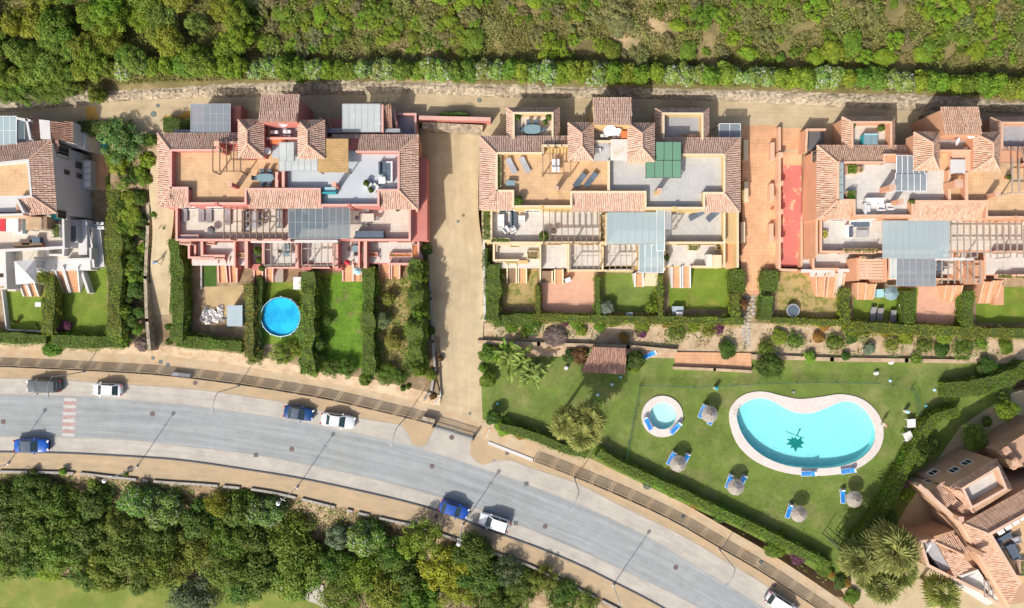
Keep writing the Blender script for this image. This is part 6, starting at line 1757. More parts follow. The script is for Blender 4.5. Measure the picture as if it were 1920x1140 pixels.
# ------------------------------------------------------------------ cars
def car(name, label, col, px, py, deg, L=4.3, Wd=1.78, H=1.46, hood=.27, tail=.17, roofc=None, wagon=False):
    """deg: heading of the bonnet, anticlockwise from the picture's right"""
    cm = mat(name + '_paint', col, rough=.28, var=.03, scale=1, big=.03, spec=.5, coat=.6)
    t = thing(name, label, 'car', (0, 0, 0), 0, 'cars parked along the road')
    st = [(-.5, .62, .35, .62), (-.485, .80, .3, .80), (-.44, .93, .22, .90), (-.33, 1.0, .2, .95), (-.1, 1.0, .2, .96), (.15, 1.0, .2, .95), (.3, .99, .2, .90), (.42, .93, .22, .80), (.475, .80, .28, .70), (.5, .60, .36, .58)]
    b = MB(); rings = []
    for f, w, zl, zb in st:
        x, hw = f * L, w * Wd / 2
        rings.append([(x, -hw * .92, zl), (x, -hw, zl + .2), (x, -hw, zb - .22), (x, -hw * .93, zb - .06), (x, -hw * .72, zb), (x, 0, zb + .025), (x, hw * .72, zb), (x, hw * .93, zb - .06), (x, hw, zb - .22), (x, hw, zl + .2), (x, hw * .92, zl)])
    for A, B in zip(rings, rings[1:]):
        for k in range(len(A)): j = (k + 1) % len(A); b.face((A[k], B[k], B[j], A[j]))
    b.face(rings[0]); b.face(rings[-1][::-1])
    bo = b.build('body', cm, t, smooth=True); weld(bo)
    zb, zr = .93, H
    x0, x1 = (-.5 + (tail if not wagon else .05)) * L, (.5 - hood) * L
    r0, r1 = x0 + (.55 if not wagon else .25), x1 - .72
    hb, ht = Wd * .46, Wd * .37
    B_ = [(x0, -hb, zb), (x1, -hb, zb), (x1, hb, zb), (x0, hb, zb)]
    T_ = [(r0, -ht, zr - .06), (r1, -ht, zr - .06), (r1, ht, zr - .06), (r0, ht, zr - .06)]
    g = MB()
    for i in range(4): j = (i + 1) % 4; g.face((B_[i], B_[j], T_[j], T_[i]))
    g.build('pillars', cm, t)
    def quad(i, j, nm, ins=.06, split=None):
        a, b2, c, d = (Vector(v) for v in (B_[i], B_[j], T_[j], T_[i]))
        nn = (b2 - a).cross(d - a).normalized() * .008
        m = .5 * (a + b2 + c + d) / 2
        def P(u, v): return (a.lerp(b2, u)).lerp(d.lerp(c, u), v) + nn
        if split is None: MB().face((P(ins, .06), P(1 - ins, .06), P(1 - ins, .97), P(ins, .97))).build(nm, K['carglass'], t)
        else:
            for u0, u1 in split: MB().face((P(u0, .1), P(u1, .1), P(u1, .9), P(u0, .9))).build(nm, K['carglass'], t)
    quad(1, 2, 'windscreen'); quad(3, 0, 'rear_window', .08); quad(0, 1, 'side_window', split=((.1, .46), (.5, .86))); quad(2, 3, 'side_window', split=((.14, .5), (.54, .9)))
    rf = MB(); n = 4
    grid = [[(r0 + (r1 - r0) * i / n, -ht + 2 * ht * k / n, zr - .06 + .07 * (1 - (2 * i / n - 1) ** 2) * (1 - .6 * (2 * k / n - 1) ** 2) + .004) for k in range(n + 1)] for i in range(n + 1)]
    for i in range(n):
        for k in range(n): rf.face((grid[i][k], grid[i + 1][k], grid[i + 1][k + 1], grid[i][k + 1]))
    rfo = rf.build('roof_panel', roofc and K[roofc] or cm, t, smooth=True); weld(rfo)
    for sx in (-.31 * L, .30 * L):
        for sy in (-1, 1):
            w = MB(); y = sy * (Wd / 2 - .11); prof = [(.2, -.1), (.31, -.09), (.33, -.05), (.33, .05), (.31, .09), (.2, .1)]
            R_ = [[(sx + r_ * math.cos(q), y + o, .33 + r_ * math.sin(q)) for q in [2 * math.pi * k / 14 for k in range(14)]] for r_, o in prof]
            for A, B in zip(R_, R_[1:]):
                for k in range(14): j = (k + 1) % 14; w.face((A[k], A[j], B[j], B[k]))
            wh = w.build('wheel', K['tyre'], t)
            rm = MB(); yy = y + sy * .095; rm.face([(sx + .2 * math.cos(q), yy, .33 + .2 * math.sin(q)) for q in [2 * math.pi * k / 12 for k in range(12)]]); rm.build('rim', K['metal_g'], wh)
    for sy in (-1, 1):
        MB().bar((.455 * L, sy * Wd * .33, .70), (.495 * L, sy * Wd * .27, .66), .34, .12).build('headlight', K['lampglass'], t)
        MB().bar((-.465 * L, sy * Wd * .37, .84), (-.492 * L, sy * Wd * .33, .80), .26, .12).build('tail_light', K['taillamp'], t)
        MB().box(x1 - .5, sy * Wd * .5 - .02, .95, x1 - .32, sy * (Wd * .5 + .17), 1.08).build('mirror', cm, t)
    MB().box(.12 * L + 0, -Wd * .44, .95, .12 * L + .02, -Wd * .43, .96).build('wiper', K['kerb_dark'], t)
    h = W(px, py, H * .6)
    t.location = (h.x, h.y, .006); t.rotation_euler = (0, 0, R(deg))
    return t
car('parked_car', 'charcoal grey estate car with pale roof bars parked on the upper lane', (.10, .115, .12), 80, 724, 180, 4.5, 1.8, 1.5, wagon=True)
car('parked_car', 'white small car with dark rear roof parked on the upper lane', (.78, .79, .8), 200, 731, 178, 3.8, 1.7, 1.48, hood=.2, tail=.1)
car('parked_car', 'bright blue car parked on the lower lane at the crossing', (.008, .10, .45), 57, 836, 0, 4.5, 1.8, 1.42, roofc='navy')
car('parked_car', 'dark blue saloon parked on the upper lane ahead of the silver car', (.008, .055, .19), 559, 775, -8, 3.9, 1.75, 1.42, roofc='navy')
car('parked_car', 'silver white saloon parked on the upper lane', (.68, .71, .72), 633, 789, -8, 4.5, 1.78, 1.44)
car('parked_car', 'royal blue hatchback parked on the lower lane by the woods', (.01, .07, .36), 851, 956, -18, 3.9, 1.72, 1.5, hood=.26, tail=.08)
car('parked_car', 'white hatchback parked on the lower lane behind the blue hatchback', (.78, .79, .8), 927, 981, 162, 4.1, 1.76, 1.55, hood=.22, tail=.06, wagon=True)
car('parked_van', 'white van half out of the picture on the upper lane', (.76, .78, .79), 1468, 1137, -33, 4.6, 1.8, 1.75, hood=.2, tail=.05, wagon=True)
# ------------------------------------------------------------------ hedges
HG, HY, HD, HB = (.095, .165, .016), (.165, .19, .02), (.045, .09, .014), (.13, .22, .02)
hedge('tall yellowish hedge along the east side of the white block garden', [(210, 330), (213, 420), (213, 520), (214, 632)], 1.2, 2.0, 30, HY)
hedge('clipped hedge along the promenade below the western gardens', [(-160, 622), (-20, 632), (85, 636)], 1.1, 1.6, 22, HG)
hedge('thick clipped hedge between the purple shrub and the footpath', [(95, 637), (150, 642), (228, 640)], 1.1, 1.6, 26, HG)
hedge('hedge dividing the two gardens of the white block', [(94, 520), (92, 570), (88, 625)], 1.2, 1.9, 24, HY)
hedge('dark hedge box by the lane north of the white block', [(142, 237), (210, 236)], 3.4, 2.0, 22, HD)
hedge('tall hedge beside the footpath along the sandy garden', [(326, 448), (331, 520), (333, 590), (330, 640)], 1.2, 2.2, 26, HG)
hedge('hedge along the front of the sandy garden', [(330, 640), (390, 644), (452, 650)], 1.2, 1.8, 24, HG)
hedge('yellowing hedge between the sandy garden and the round pool', [(466, 532), (467, 600), (467, 668)], 1.2, 2.0, 20, (.20, .17, .04))
hedge('dark hedge behind the round pool on its west side', [(486, 520), (483, 600), (482, 650)], 1.2, 1.3, 16, HD)
hedge('ragged bright hedge east of the round pool', [(577, 510), (578, 570), (574, 640), (578, 700)], 1.2, 2.4, 30, HB, wav=.3)
hedge('tall hedge between the rough lawn and the overgrown garden', [(691, 500), (690, 560), (690, 640), (692, 700)], 1.2, 2.2, 26, HG, wav=.25)
hedge('tall leafy hedge along the driveway below the pink block', [(778, 486), (780, 560), (778, 640), (776, 700)], 1.2, 4.2, 30, HG, wav=.35)
hedge('dark hedge box by the garage west of the pink block', [(304, 232), (357, 232)], 4.6, 1.5, 26, HD)
hedge('small clipped hedge on the wall across the driveway head', [(826, 214), (876, 214)], 4.6, 1.5, 11, HD)
hedge('narrow hedge strip beside the driveway at the yellow block', [(912, 466), (911, 500)], 1.2, 2.8, 9, HD)
hedge('leafy hedge along the driveway beside the yellow gardens', [(924, 496), (925, 545), (922, 600)], 1.2, 2.0, 30, HG, wav=.3)
hedge('hedge between the dry plot and the pink tiled patio', [(1009, 536), (1010, 592)], 1.2, 1.6, 10, HY)
hedge('thin hedge east of the pink tiled patio', [(1122, 520), (1122, 590)], 1.2, 1.4, 10, HG)
hedge('straight hedge between the two lawns of the yellow block', [(1239, 515), (1239, 592)], 1.2, 1.7, 12, HY)
hedge('long low hedge in front of the yellow block gardens', [(1000, 594), (1120, 598), (1240, 600), (1395, 602)], 1.2, 1.5, 17, HY)
hedge('hedge along the front of the dry plot by the driveway', [(925, 602), (1000, 598)], 1.2, 1.6, 22, HG)
hedge('dark block of hedge at the foot of the tiled court', [(1385, 505), (1385, 548)], 1.2, 1.9, 30, HG)
hedge('yellowish hedge on the west side of the stepping stones', [(1380, 550), (1380, 598)], 1.2, 1.7, 20, HY)
hedge('square hedge block at the corner of the dry grass garden', [(1445, 507), (1445, 545)], 1.2, 1.7, 30, HG)
hedge('hedge on the east side of the stepping stones', [(1440, 555), (1436, 600)], 1.2, 1.6, 26, HG)
hedge('hedge between dry grass garden and turf garden', [(1588, 540), (1589, 608)], 1.2, 1.8, 20, HY)
hedge('hedge between the turf garden and the pink tiled patio', [(1708, 545), (1704, 606)], 1.2, 1.7, 24, HG)
hedge('hedge between the tiled patio and the easternmost lawn', [(1818, 545), (1817, 612)], 1.2, 1.8, 22, HG)
hedge('low hedge in front of the dry grass garden', [(1450, 600), (1590, 606)], 1.2, 1.1, 14, HY)
hedge('long hedge in front of the orange block gardens', [(1590, 612), (1700, 617), (1820, 622), (1960, 626), (2100, 628)], 1.2, 1.6, 22, HY)
hedge('long clipped hedge between pool lawn and promenade, entrance part', [(938, 800), (1000, 818), (1062, 843), (1100, 852)], .5, 1.6, 18, HG)
hedge('long clipped hedge along the south edge of the pool lawn', [(1122, 848), (1160, 872), (1286, 930), (1391, 980), (1476, 1022), (1556, 1062)], .5, 1.7, 20, (.115, .195, .016), wav=.09)
hedge('curved clipped hedge sweeping round the east side of the pool lawn', [(1800, 772), (1757, 783), (1739, 805), (1723, 838), (1702, 872), (1671, 935), (1638, 985), (1609, 1020), (1592, 1045)], .7, 1.9, 21, (.12, .20, .016), wav=.09)
hedge('rounded hedge by the path at the east end of the lawn', [(1775, 732), (1830, 727), (1880, 714), (1930, 690)], .7, 1.8, 32, HG)

# ------------------------------------------------------------------ the row of oleanders above the lane
xs = -40; i = 0
row = []
while xs < 1990:
    cy = float(np.interp(xs, [-100, 0, 150, 300, 440, 600, 960, 1130, 1400, 1600, 1800, 1920, 2000], [150, 150, 132, 124, 130, 130, 134, 138, 142, 148, 158, 165, 172]))
    row.append((xs, cy)); xs += rnd.uniform(20, 30)
FLOWER = [(235, 40), (490, 45), (590, 25), (700, 45), (810, 30), (925, 40), (1020, 40), (1120, 25), (1280, 45), (1390, 40), (1440, 30), (1560, 30), (1690, 30)]
for i, (x, y) in enumerate(row):
    fl = any(abs(x - a) < b * .7 for a, b in FLOWER)
    plant('oleander_bush', f"{'white flowering' if fl else 'plain green'} oleander, number {i + 1} from the west along the row above the lane" if False else
          (f"white flowering oleander in the hedge row above the lane" if fl else "leafy green oleander without flowers in the hedge row above the lane"),
          'bush', x, y + rnd.uniform(-3, 3), rnd.uniform(19, 25), hz(x, y) - .2, rnd.uniform(2.6, 3.6), BUSH_W if fl else BUSH, (.14, .22, .035) if fl else rnd.choice([(.13, .19, .02), (.10, .17, .02), (.15, .2, .02)]),
          'flowering oleanders above the lane' if fl else 'green oleanders above the lane')

# ------------------------------------------------------------------ hillside growth
for i in range(48):
    x = rnd.uniform(-60, 460) ** 1.0; y = rnd.uniform(-30, 118)
    if x > 330 and rnd.random() < .4: continue
    yel = rnd.random() < .25
    plant('wild_tree', 'yellow tinged wild tree in the thick wood above the white block' if yel else 'dark green wild tree in the thick wood above the white block', 'tree', x, y, rnd.uniform(24, 40), hz(x, y) - .2, rnd.uniform(2.6, 4.4),
          CROWN_F + CROWN, (.15, .18, .02) if yel else rnd.choice([(.10, .165, .015), (.12, .185, .016), (.08, .14, .016), (.13, .19, .03)]), 'yellowish trees of the upper wood' if yel else 'green trees of the upper wood', trunk=.14)
for x, y, r in [(15, 175, 26), (50, 168, 30), (95, 165, 30), (135, 163, 28), (182, 178, 18), (5, 140, 30)]:
    plant('wild_tree', 'mid green tree at the edge of the lane above the white block', 'tree', x, y, r, hz(x, y) - .6, 3.0, CROWN, (.11, .16, .02), 'trees edging the lane above the white block', trunk=.12)
sp = []
tries = 0
while len(sp) < 280 and tries < 6000:
    tries += 1
    x, y = rnd.uniform(420, 1985), rnd.uniform(-30, 108)
    dens = .35 + .5 * (x > 1740) + .35 * (x < 600) - .3 * (900 < x < 1350 and y > 50) + (noise.noise(Vector((x * .008, y * .012, 2))) * .6)
    if rnd.random() > dens: continue
    r = rnd.uniform(7, 17) if rnd.random() < .75 else rnd.uniform(16, 26)
    if any(math.hypot(x - a, y - b) < (r + c) * .6 for a, b, c in sp): continue
    sp.append((x, y, r))
for x, y, r in sp:
    k = rnd.random()
    if k < .45: c_, lab, g_ = (.14, .21, .018), 'bright green wild shrub scattered on the dry hillside', 'bright shrubs of the hillside'
    elif k < .75: c_, lab, g_ = (.095, .15, .018), 'dark green wild shrub scattered on the dry hillside', 'dark shrubs of the hillside'
    else: c_, lab, g_ = (.15, .155, .06), 'grey green wild shrub scattered on the dry hillside', 'grey shrubs of the hillside'
    plant('wild_shrub', lab, 'shrub', x, y, r, hz(x, y) - .15, r * .045 + .5, WILD, c_, g_)
def hm(x, y): return y < np.interp(x, [p[0] for p in LT], [p[1] for p in LT]) - 2 and noise.noise(Vector((x * .02, y * .028, 7))) > -.42 + .22 * (700 < x < 1500 and y > 55)
ground_cover('hillside_scrub', [[(-120, -60), (2060, -60), (2060, 200), (1740, 172), (960, 152), (437, 150), (-120, 172)]], 52, .25, (.145, .16, .04), lambda x, y: hz(x, y) + .02, 'low dry scrub and grasses covering the hillside above the lane', hue=(.5, .35), mask=hm, hgt=.55)
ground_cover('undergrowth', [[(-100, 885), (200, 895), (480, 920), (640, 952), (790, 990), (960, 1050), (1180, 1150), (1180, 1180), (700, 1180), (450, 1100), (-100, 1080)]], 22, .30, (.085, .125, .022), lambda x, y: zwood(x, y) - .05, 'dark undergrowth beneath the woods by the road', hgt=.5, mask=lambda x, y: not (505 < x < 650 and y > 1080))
ground_cover('weeds', [[(225, 300), (280, 300), (280, 650), (228, 640)], [(700, 520), (770, 520), (768, 700), (700, 700)], [(600, 520), (618, 520), (618, 690), (600, 680)]], 26, .22, (.10, .145, .028), lambda x, y: 1.25 + max(0, 455 - y) * .0165, 'weedy ground growth in the strips and overgrown gardens', hgt=.3, mask=lambda x, y: noise.noise(Vector((x * .04, y * .04, 3))) > -.25)
ground_cover('grass', [[(602, 540), (680, 520), (680, 690), (640, 690), (605, 660)]], 13, .14, (.12, .22, .02), lambda x, y: 1.21, 'rough bright grass of the long garden below the pink block', hgt=.2)
ground_cover('lawn_grass', [[(905, 690), (1265, 700), (1410, 700), (1780, 690), (1780, 760), (1720, 800), (1600, 1030), (1560, 1050), (1390, 968), (1180, 868), (935, 790)]], 9, .13, (.13, .17, .03), lambda x, y: .71, 'short blades and tufts of the pool lawn', hgt=.05,
             mask=lambda x, y: not ((1362 < x < 1662 and 730 < y < 896) or (1200 < x < 1284 and 740 < y < 823)))
ground_cover('bed_plants', [[(910, 612), (1400, 612), (1400, 660), (910, 640)], [(1420, 615), (1900, 635), (1900, 672), (1420, 668)]], 13, .24, (.10, .155, .03), lambda x, y: 1.0, 'scattered low plants in the sandy terrace bed', hgt=.4, mask=lambda x, y: noise.noise(Vector((x * .03, y * .05, 1))) > -.02)
ground_cover('bank_plants', [[(1180, 890), (1286, 938), (1391, 988), (1490, 1040), (1560, 1085), (1548, 1098), (1451, 1036), (1367, 988), (1276, 936), (1190, 898)]], 16, .26, (.11, .15, .035), lambda x, y: .5, 'low plants of the sandy bank along the promenade', hgt=.4, mask=lambda x, y: noise.noise(Vector((x * .03, y * .05, 1))) > .0)

# ------------------------------------------------------------------ round bushes of the terrace bed and gardens
BC = {'g': (.085, .15, .016), 'b': (.13, .2, .02), 'd': (.05, .095, .016), 'grey': (.145, .185, .12), 't': (.17, .135, .10), 'p': (.10, .035, .06), 'o': (.21, .13, .025), 'r': (.14, .075, .03)}
BN = {'g': 'mid green', 'b': 'bright green', 'd': 'dark green', 'grey': 'silvery grey green', 't': 'bare brownish grey', 'p': 'dark purple', 'o': 'orange flowering', 'r': 'reddish'}
for x, y, r, c_, z, h, where in [
    (1003, 611, 20, 'g', 1.1, 1.7, 'below the hedge corner of the dry plot'), (1137, 578, 14, 'grey', 1.2, 1.5, 'on the lawn beside the pink tiled patio'), (1222, 575, 18, 'b', 1.2, 1.9, 'at the hedge between the two yellow block lawns'),
    (1150, 604, 14, 'g', 1.1, 1.0, 'in the bed below the grey ball bush'), (1203, 614, 16, 'b', 1.1, 1.0, 'in the bed next to a purple bush'), (1202, 622, 14, 'p', 1.1, .9, 'in the middle of the sandy bed'), (1060, 603, 9, 'p', 1.1, .8, 'in the bed below the pink tiled patio'), (1081, 606, 14, 'g', 1.1, .9, 'in the bed right below the patio corner'),
    (1270, 625, 25, 'g', 1.0, 1.3, 'widest in the bed below the bright lawn'), (1328, 621, 18, 'b', 1.0, 1.2, 'in the bed beside a purple clump'), (1345, 615, 12, 'p', 1.0, .9, 'in the bed near the stepping stones'), (1362, 655, 21, 'd', .9, 1.2, 'overhanging the pink sun deck'),
    (1435, 653, 22, 'g', .9, 1.4, 'at the foot of the stepping stones'), (1491, 640, 22, 'g', .9, 1.3, 'below the dry grass garden'), (1519, 669, 13, 'b', .8, 1.0, 'spilling over the low stone wall, small'), (1566, 643, 26, 'g', .9, 1.3, 'broad, below the turf garden hedge'), (1585, 668, 9, 'd', .8, .9, 'tiny, on the low stone wall'),
    (1630, 653, 15, 'grey', .9, 1.1, 'between two green domes of the bed'), (1673, 646, 19, 'b', .9, 1.4, 'neat dome below the parasol garden'), (1733, 648, 22, 'g', .9, 1.3, 'below the east tiled patio'), (1718, 673, 15, 'b', .8, 1.1, 'hanging over the wall onto the lawn'), (1808, 655, 27, 'g', .9, 1.4, 'largest near the east end of the bed'),
    (1618, 624, 20, 'g', 1.0, 1.2, 'tucked under the front hedge near the loungers'), (1770, 630, 16, 'b', 1.0, 1.0, 'tucked under the front hedge of the tiled patio'), (1850, 690, 22, 'd', .8, 1.2, 'beside the dark eastern hedge'), (1885, 650, 18, 'g', .9, 1.0, 'at the east margin of the bed'),
    (917, 663, 22, 'g', .7, 1.9, 'at the driveway edge above the lawn corner'), (915, 712, 17, 'g', .7, 1.5, 'in the brick bed at the lawn corner'), (1088, 668, 22, 'r', .7, 1.7, 'west of the brown shelter'), (1070, 668, 18, 'd', .7, 1.6, 'between the palm and the brown shelter'), (1190, 675, 22, 'd', .7, 2.0, 'at the east side of the brown shelter'), (1188, 690, 12, 'b', .7, 1.0, 'low, at the corner of the brown shelter'),
    (1442, 688, 27, 'd', .7, 2.0, 'leafy, at the east end of the sun deck'), (926, 783, 17, 'd', .6, 2.0, 'dark, beside the entrance steps'), (945, 800, 22, 'b', .5, 1.0, 'yellow green, beside the white kerb block'), (975, 812, 14, 'o', .5, .8, 'low, beside the white kerb block'),
    (1452, 1028, 24, 'g', .5, 1.4, 'big, on the bank near the south hedge'), (1497, 1042, 17, 'p', .5, 1.1, 'on the bank near the south hedge'), (1545, 1066, 15, 'g', .5, 1.2, 'on the bank beside the purple one'), (1352, 966, 20, 'd', .5, 1.0, 'long, on the bank midway along'), (1213, 910, 10, 'grey', .5, .8, 'on the bank at its west end'), (1262, 922, 12, 'g', .5, .8, 'on the bank by the second grey parasol'), (1304, 944, 12, 'o', .5, .6, 'strip on the bank'),
    (1558, 1076, 9, 'o', .5, .8, 'near the palms, upper'), (1586, 1092, 10, 'o', .5, .8, 'near the palms, lower'), (1575, 1092, 14, 'd', .5, 1.0, 'near the palms'), (1597, 1118, 16, 'g', .5, .9, 'by the promenade corner under the palms'), (1470, 1000, 8, 'b', .5, .6, 'tiny, beside the south hedge'),
    (98, 653, 20, 'g', .7, 1.8, 'round, standing over the promenade'), (103, 617, 13, 'p', 1.2, 1.4, 'at the garden corner of the white block'), (125, 610, 11, 'p', 1.2, .9, 'small, on the shaded lawn of the white block'), (85, 520, 18, 'b', 1.3, 2.4, 'beside the white tent'),
    (229, 640, 16, 'b', 1.1, 1.7, 'at the foot of the planted strip'), (268, 645, 20, 't', .8, 1.6, 'dry, by the footpath foot'), (1393, 570, 11, 'r', 1.2, 1.2, 'beside the stepping stones'), (1855, 1068, 9, 'd', .8, .8, 'on the terrace of the corner block'),
    (800, 467, 12, 'd', 1.8, 1.6, 'against the east wall of the pink block, lower'), (797, 402, 8, 'd', 2.6, 1.6, 'against the east wall of the pink block, upper'), (805, 620, 12, 'd', 1.2, 1.4, 'at the driveway wall of the overgrown garden'), (812, 742, 8, 'r', .7, .8, 'in the curved kerbed flower bed'), (826, 672, 7, 'r', .8, .9, 'in the slot bed at the driveway edge'), (808, 703, 12, 'b', .9, 1.4, 'above the curved kerbed flower bed'),
    (905, 690, 10, 'g', .8, 1.0, 'small, at the driveway edge by the lawn'), (985, 622, 11, 'g', .9, 1.0, 'small, in the sandy bed by the driveway'), (1040, 632, 24, 't', .9, 1.1, 'twiggy, in the sandy bed above the brown shelter'), (1248, 606, 10, 'o', 1.0, .7, 'below the hedge of the bright lawn'), (1300, 612, 12, 'b', 1.0, .9, 'in the bed below the bright lawn corner'), (1090, 620, 10, 'b', 1.0, .8, 'small, above the brown shelter'), (1125, 612, 12, 'g', 1.0, .9, 'in the bed below the grey bush lawn'), (1460, 632, 15, 'b', .95, 1.0, 'next to the stepping stones on their east'), (1535, 632, 13, 'o', .95, .8, 'between two broad green domes'), (1595, 630, 15, 'd', .95, 1.0, 'beside the broad dome of the bed'), (1700, 632, 15, 'b', .95, 1.0, 'between the neat dome and the next'), (1765, 655, 14, 'd', .9, 1.0, 'low, between the last two domes'), (1840, 645, 16, 'b', .95, 1.1, 'near the end of the front hedge'), (958, 614, 13, 'g', .9, 1.0, 'in the sandy bed corner by the driveway'), (1170, 633, 10, 'o', .9, .7, 'low, in the sandy bed'), (1545, 610, 13, 'o', 1.0, .7, 'below the dry grass garden'), (1660, 622, 11, 'o', 1.0, .6, 'below the parasol garden')]:
    plant('round_bush', f'{BN[c_]} bush {where}', 'bush', x, y, r, z, h, BALL if c_ in 'gb' and r > 12 and z > .75 and h > 1.0 else BUSH, BC[c_], None, sq=.85 if r > 17 else 1.0)

# ------------------------------------------------------------------ garden trees and large shrubs
for x, y, r, h, c_, lab in [(228, 268, 40, 4.0, (.10, .16, .045), 'pale leafy tree at the top of the planted strip by the white block'), (222, 305, 24, 2.6, (.17, .23, .02), 'yellow green bush under the pale tree by the white block'), (278, 300, 16, 2.2, (.16, .22, .02), 'bright bush at the head of the footpath'), (282, 262, 16, 2.4, (.11, .17, .03), 'leafy bush beside the lane at the footpath head'),
    (240, 400, 24, 2.2, (.17, .24, .02), 'bright spreading shrub halfway down the planted strip'), (262, 372, 16, 1.8, (.05, .10, .015), 'dark shrub beside the bright spreading one in the strip'), (265, 412, 15, 1.8, (.05, .10, .015), 'dark shrub touching the footpath in the strip'), (236, 450, 18, 2.0, (.07, .12, .016), 'dark round shrub in the strip east of the white block'), (255, 482, 18, 2.0, (.06, .11, .016), 'dark shrub level with the white block stairs'),
    (240, 505, 17, 1.6, (.13, .18, .025), 'speckled shrub in the lower strip'), (262, 500, 12, 1.6, (.06, .1, .016), 'dark little shrub beside the footpath lower down'), (255, 545, 17, 1.8, (.06, .11, .016), 'dark shrub in the lower planted strip'), (240, 560, 13, 1.5, (.05, .09, .015), 'darkest shrub in the lower planted strip'), (262, 585, 14, 1.6, (.06, .11, .016), 'dark shrub near the footpath bend'), (245, 600, 16, 1.7, (.06, .11, .016), 'dark shrub above the foot of the strip'),
    (293, 402, 13, 1.8, (.07, .12, .016), 'dark green shrub across the footpath from the pink block'), (310, 425, 13, 1.8, (.07, .12, .016), 'dark green shrub at the corner of the pink block'), (300, 455, 9, 1.2, (.12, .14, .05), 'olive shrub at the footpath edge'), (317, 612, 9, 1.4, (.07, .12, .016), 'shrub bulging onto the footpath, upper'), (318, 640, 9, 1.4, (.07, .12, .016), 'shrub bulging onto the footpath, lower'),
    (478, 668, 20, 2.0, (.08, .13, .016), 'green shrub below the yellowing hedge'), (530, 662, 24, 2.2, (.10, .16, .018), 'bushy tree below the round pool'), (562, 655, 20, 2.2, (.12, .18, .018), 'bright bushy tree below the round pool'), (590, 685, 22, 2.4, (.09, .15, .018), 'leafy tree at the foot of the ragged hedge'), (622, 690, 22, 2.2, (.08, .13, .016), 'leafy tree below the rough lawn'), (575, 680, 16, 2.0, (.06, .11, .015), 'dark leafy shrub between the trees below the pool'), (650, 690, 20, 2.0, (.07, .12, .016), 'dark leafy shrub at the corner of the rough lawn'),
    (685, 712, 12, 1.4, (.08, .14, .016), 'small shrub on the slope below the tall hedge'), (722, 700, 22, 2.0, (.07, .12, .015), 'dense shrub at the front of the overgrown garden'), (752, 706, 18, 1.8, (.07, .12, .015), 'dense shrub at the front corner near the driveway'), (765, 725, 6, .8, (.07, .13, .015), 'tiny shrub on the sandy slope near the driveway'), (755, 728, 6, .8, (.07, .13, .015), 'second tiny shrub on the sandy slope'),
    (716, 600, 20, 1.8, (.12, .15, .07), 'greyish shrub in the overgrown garden'), (735, 640, 20, 1.6, (.18, .18, .03), 'yellowish shrub in the overgrown garden'), (728, 560, 15, 1.5, (.12, .16, .025), 'olive shrub high in the overgrown garden'), (612, 600, 12, 1.2, (.07, .12, .015), 'dark shrub at the edge of the rough lawn'), (600, 645, 16, 1.8, (.05, .09, .014), 'dark shrub in the shade of the ragged hedge'),
    (1828, 815, 27, 3.2, (.12, .19, .02), 'airy small tree in the court of the corner block'), (1885, 768, 22, 3.0, (.13, .19, .02), 'bright tree at the east picture edge above the corner block'), (1850, 790, 12, 1.4, (.08, .13, .016), 'shrub between the two court trees'), (1700, 930, 13, 2.0, (.13, .2, .018), 'bright shrub beside the peak of the corner block wall'), (1690, 905, 13, 1.6, (.09, .05, .07), 'purplish shrub behind the curved hedge'), (1745, 838, 16, 1.6, (.08, .13, .02), 'spiky shrub behind the curved hedge, upper'), (1725, 860, 16, 1.6, (.07, .12, .02), 'spiky shrub behind the curved hedge, lower'), (1668, 970, 22, 2.0, (.06, .11, .02), 'dark shrub below the purplish one'), (1880, 745, 14, 2.2, (.06, .1, .016), 'dark shrub by the path in the east')]:
    plant('garden_tree' if h > 2.3 else 'shrub', lab, 'tree' if h > 2.3 else 'shrub', x, y, r, .8 if y > 645 else (1.2 if y > 440 else 1.2 + (440 - y) * .013), h, BUSH if r < 18 else CROWN, c_, None, trunk=.1 if h > 2.3 else 0)
for i, (x, y) in enumerate([(232, 345), (252, 335), (270, 335), (240, 372), (225, 385), (228, 425), (248, 432), (270, 440), (225, 470), (270, 465), (228, 525), (268, 525), (232, 585), (228, 612), (258, 618), (250, 520), (236, 325), (212, 300), (262, 322)]):
    k = 'bdg'[i % 3]
    plant('strip_shrub', f'{BN[k]} strip shrub {["level with the white roof", "level with the white terrace", "level with the white stairs", "level with the garden lawn"][0 if y < 375 else 1 if y < 475 else 2 if y < 550 else 3]}, {"nearer the footpath" if x > 247 else "nearer the white block"}', 'shrub', x, y, rnd.uniform(11, 17), 1.2 + max(0, 455 - y) * .0165, rnd.uniform(1.2, 2.2), BUSH + SCRUB, BC[k], 'shrubs filling the planted strip')
frond_palm('tall palm of the pair trio on the lawn, nearest the road hedge', 1090, 812, .7, 6.5, 44, 44, (.17, .19, .05), seed=2, fan=True, group='palms of the pool lawn')
frond_palm('palm on the pool lawn casting the longest trunk shadow', 1062, 792, .7, 7.0, 40, 40, (.17, .19, .05), seed=3, fan=True, group='palms of the pool lawn')
frond_palm('palm on the pool lawn closest to the net fence', 1106, 786, .7, 6.8, 40, 40, (.17, .19, .05), seed=4, fan=True, group='palms of the pool lawn')
frond_palm('large fan palm beside the corner block wall', 1672, 1030, .7, 6.0, 60, 56, (.16, .175, .05), seed=5, fan=True, group='palms by the corner block')
frond_palm('fan palm leaning over the promenade bank', 1612, 1050, .7, 4.8, 46, 46, (.14, .16, .045), seed=6, fan=True, group='palms by the corner block')
frond_palm('fan palm below the large one, partly in its shade', 1656, 1096, .7, 4.5, 42, 42, (.13, .15, .04), seed=7, fan=True, group='palms by the corner block')
frond_palm('small fan palm squeezed between the large one and the promenade bank', 1633, 1078, .7, 4.2, 38, 36, (.12, .15, .035), seed=9, fan=True, group='palms by the corner block')
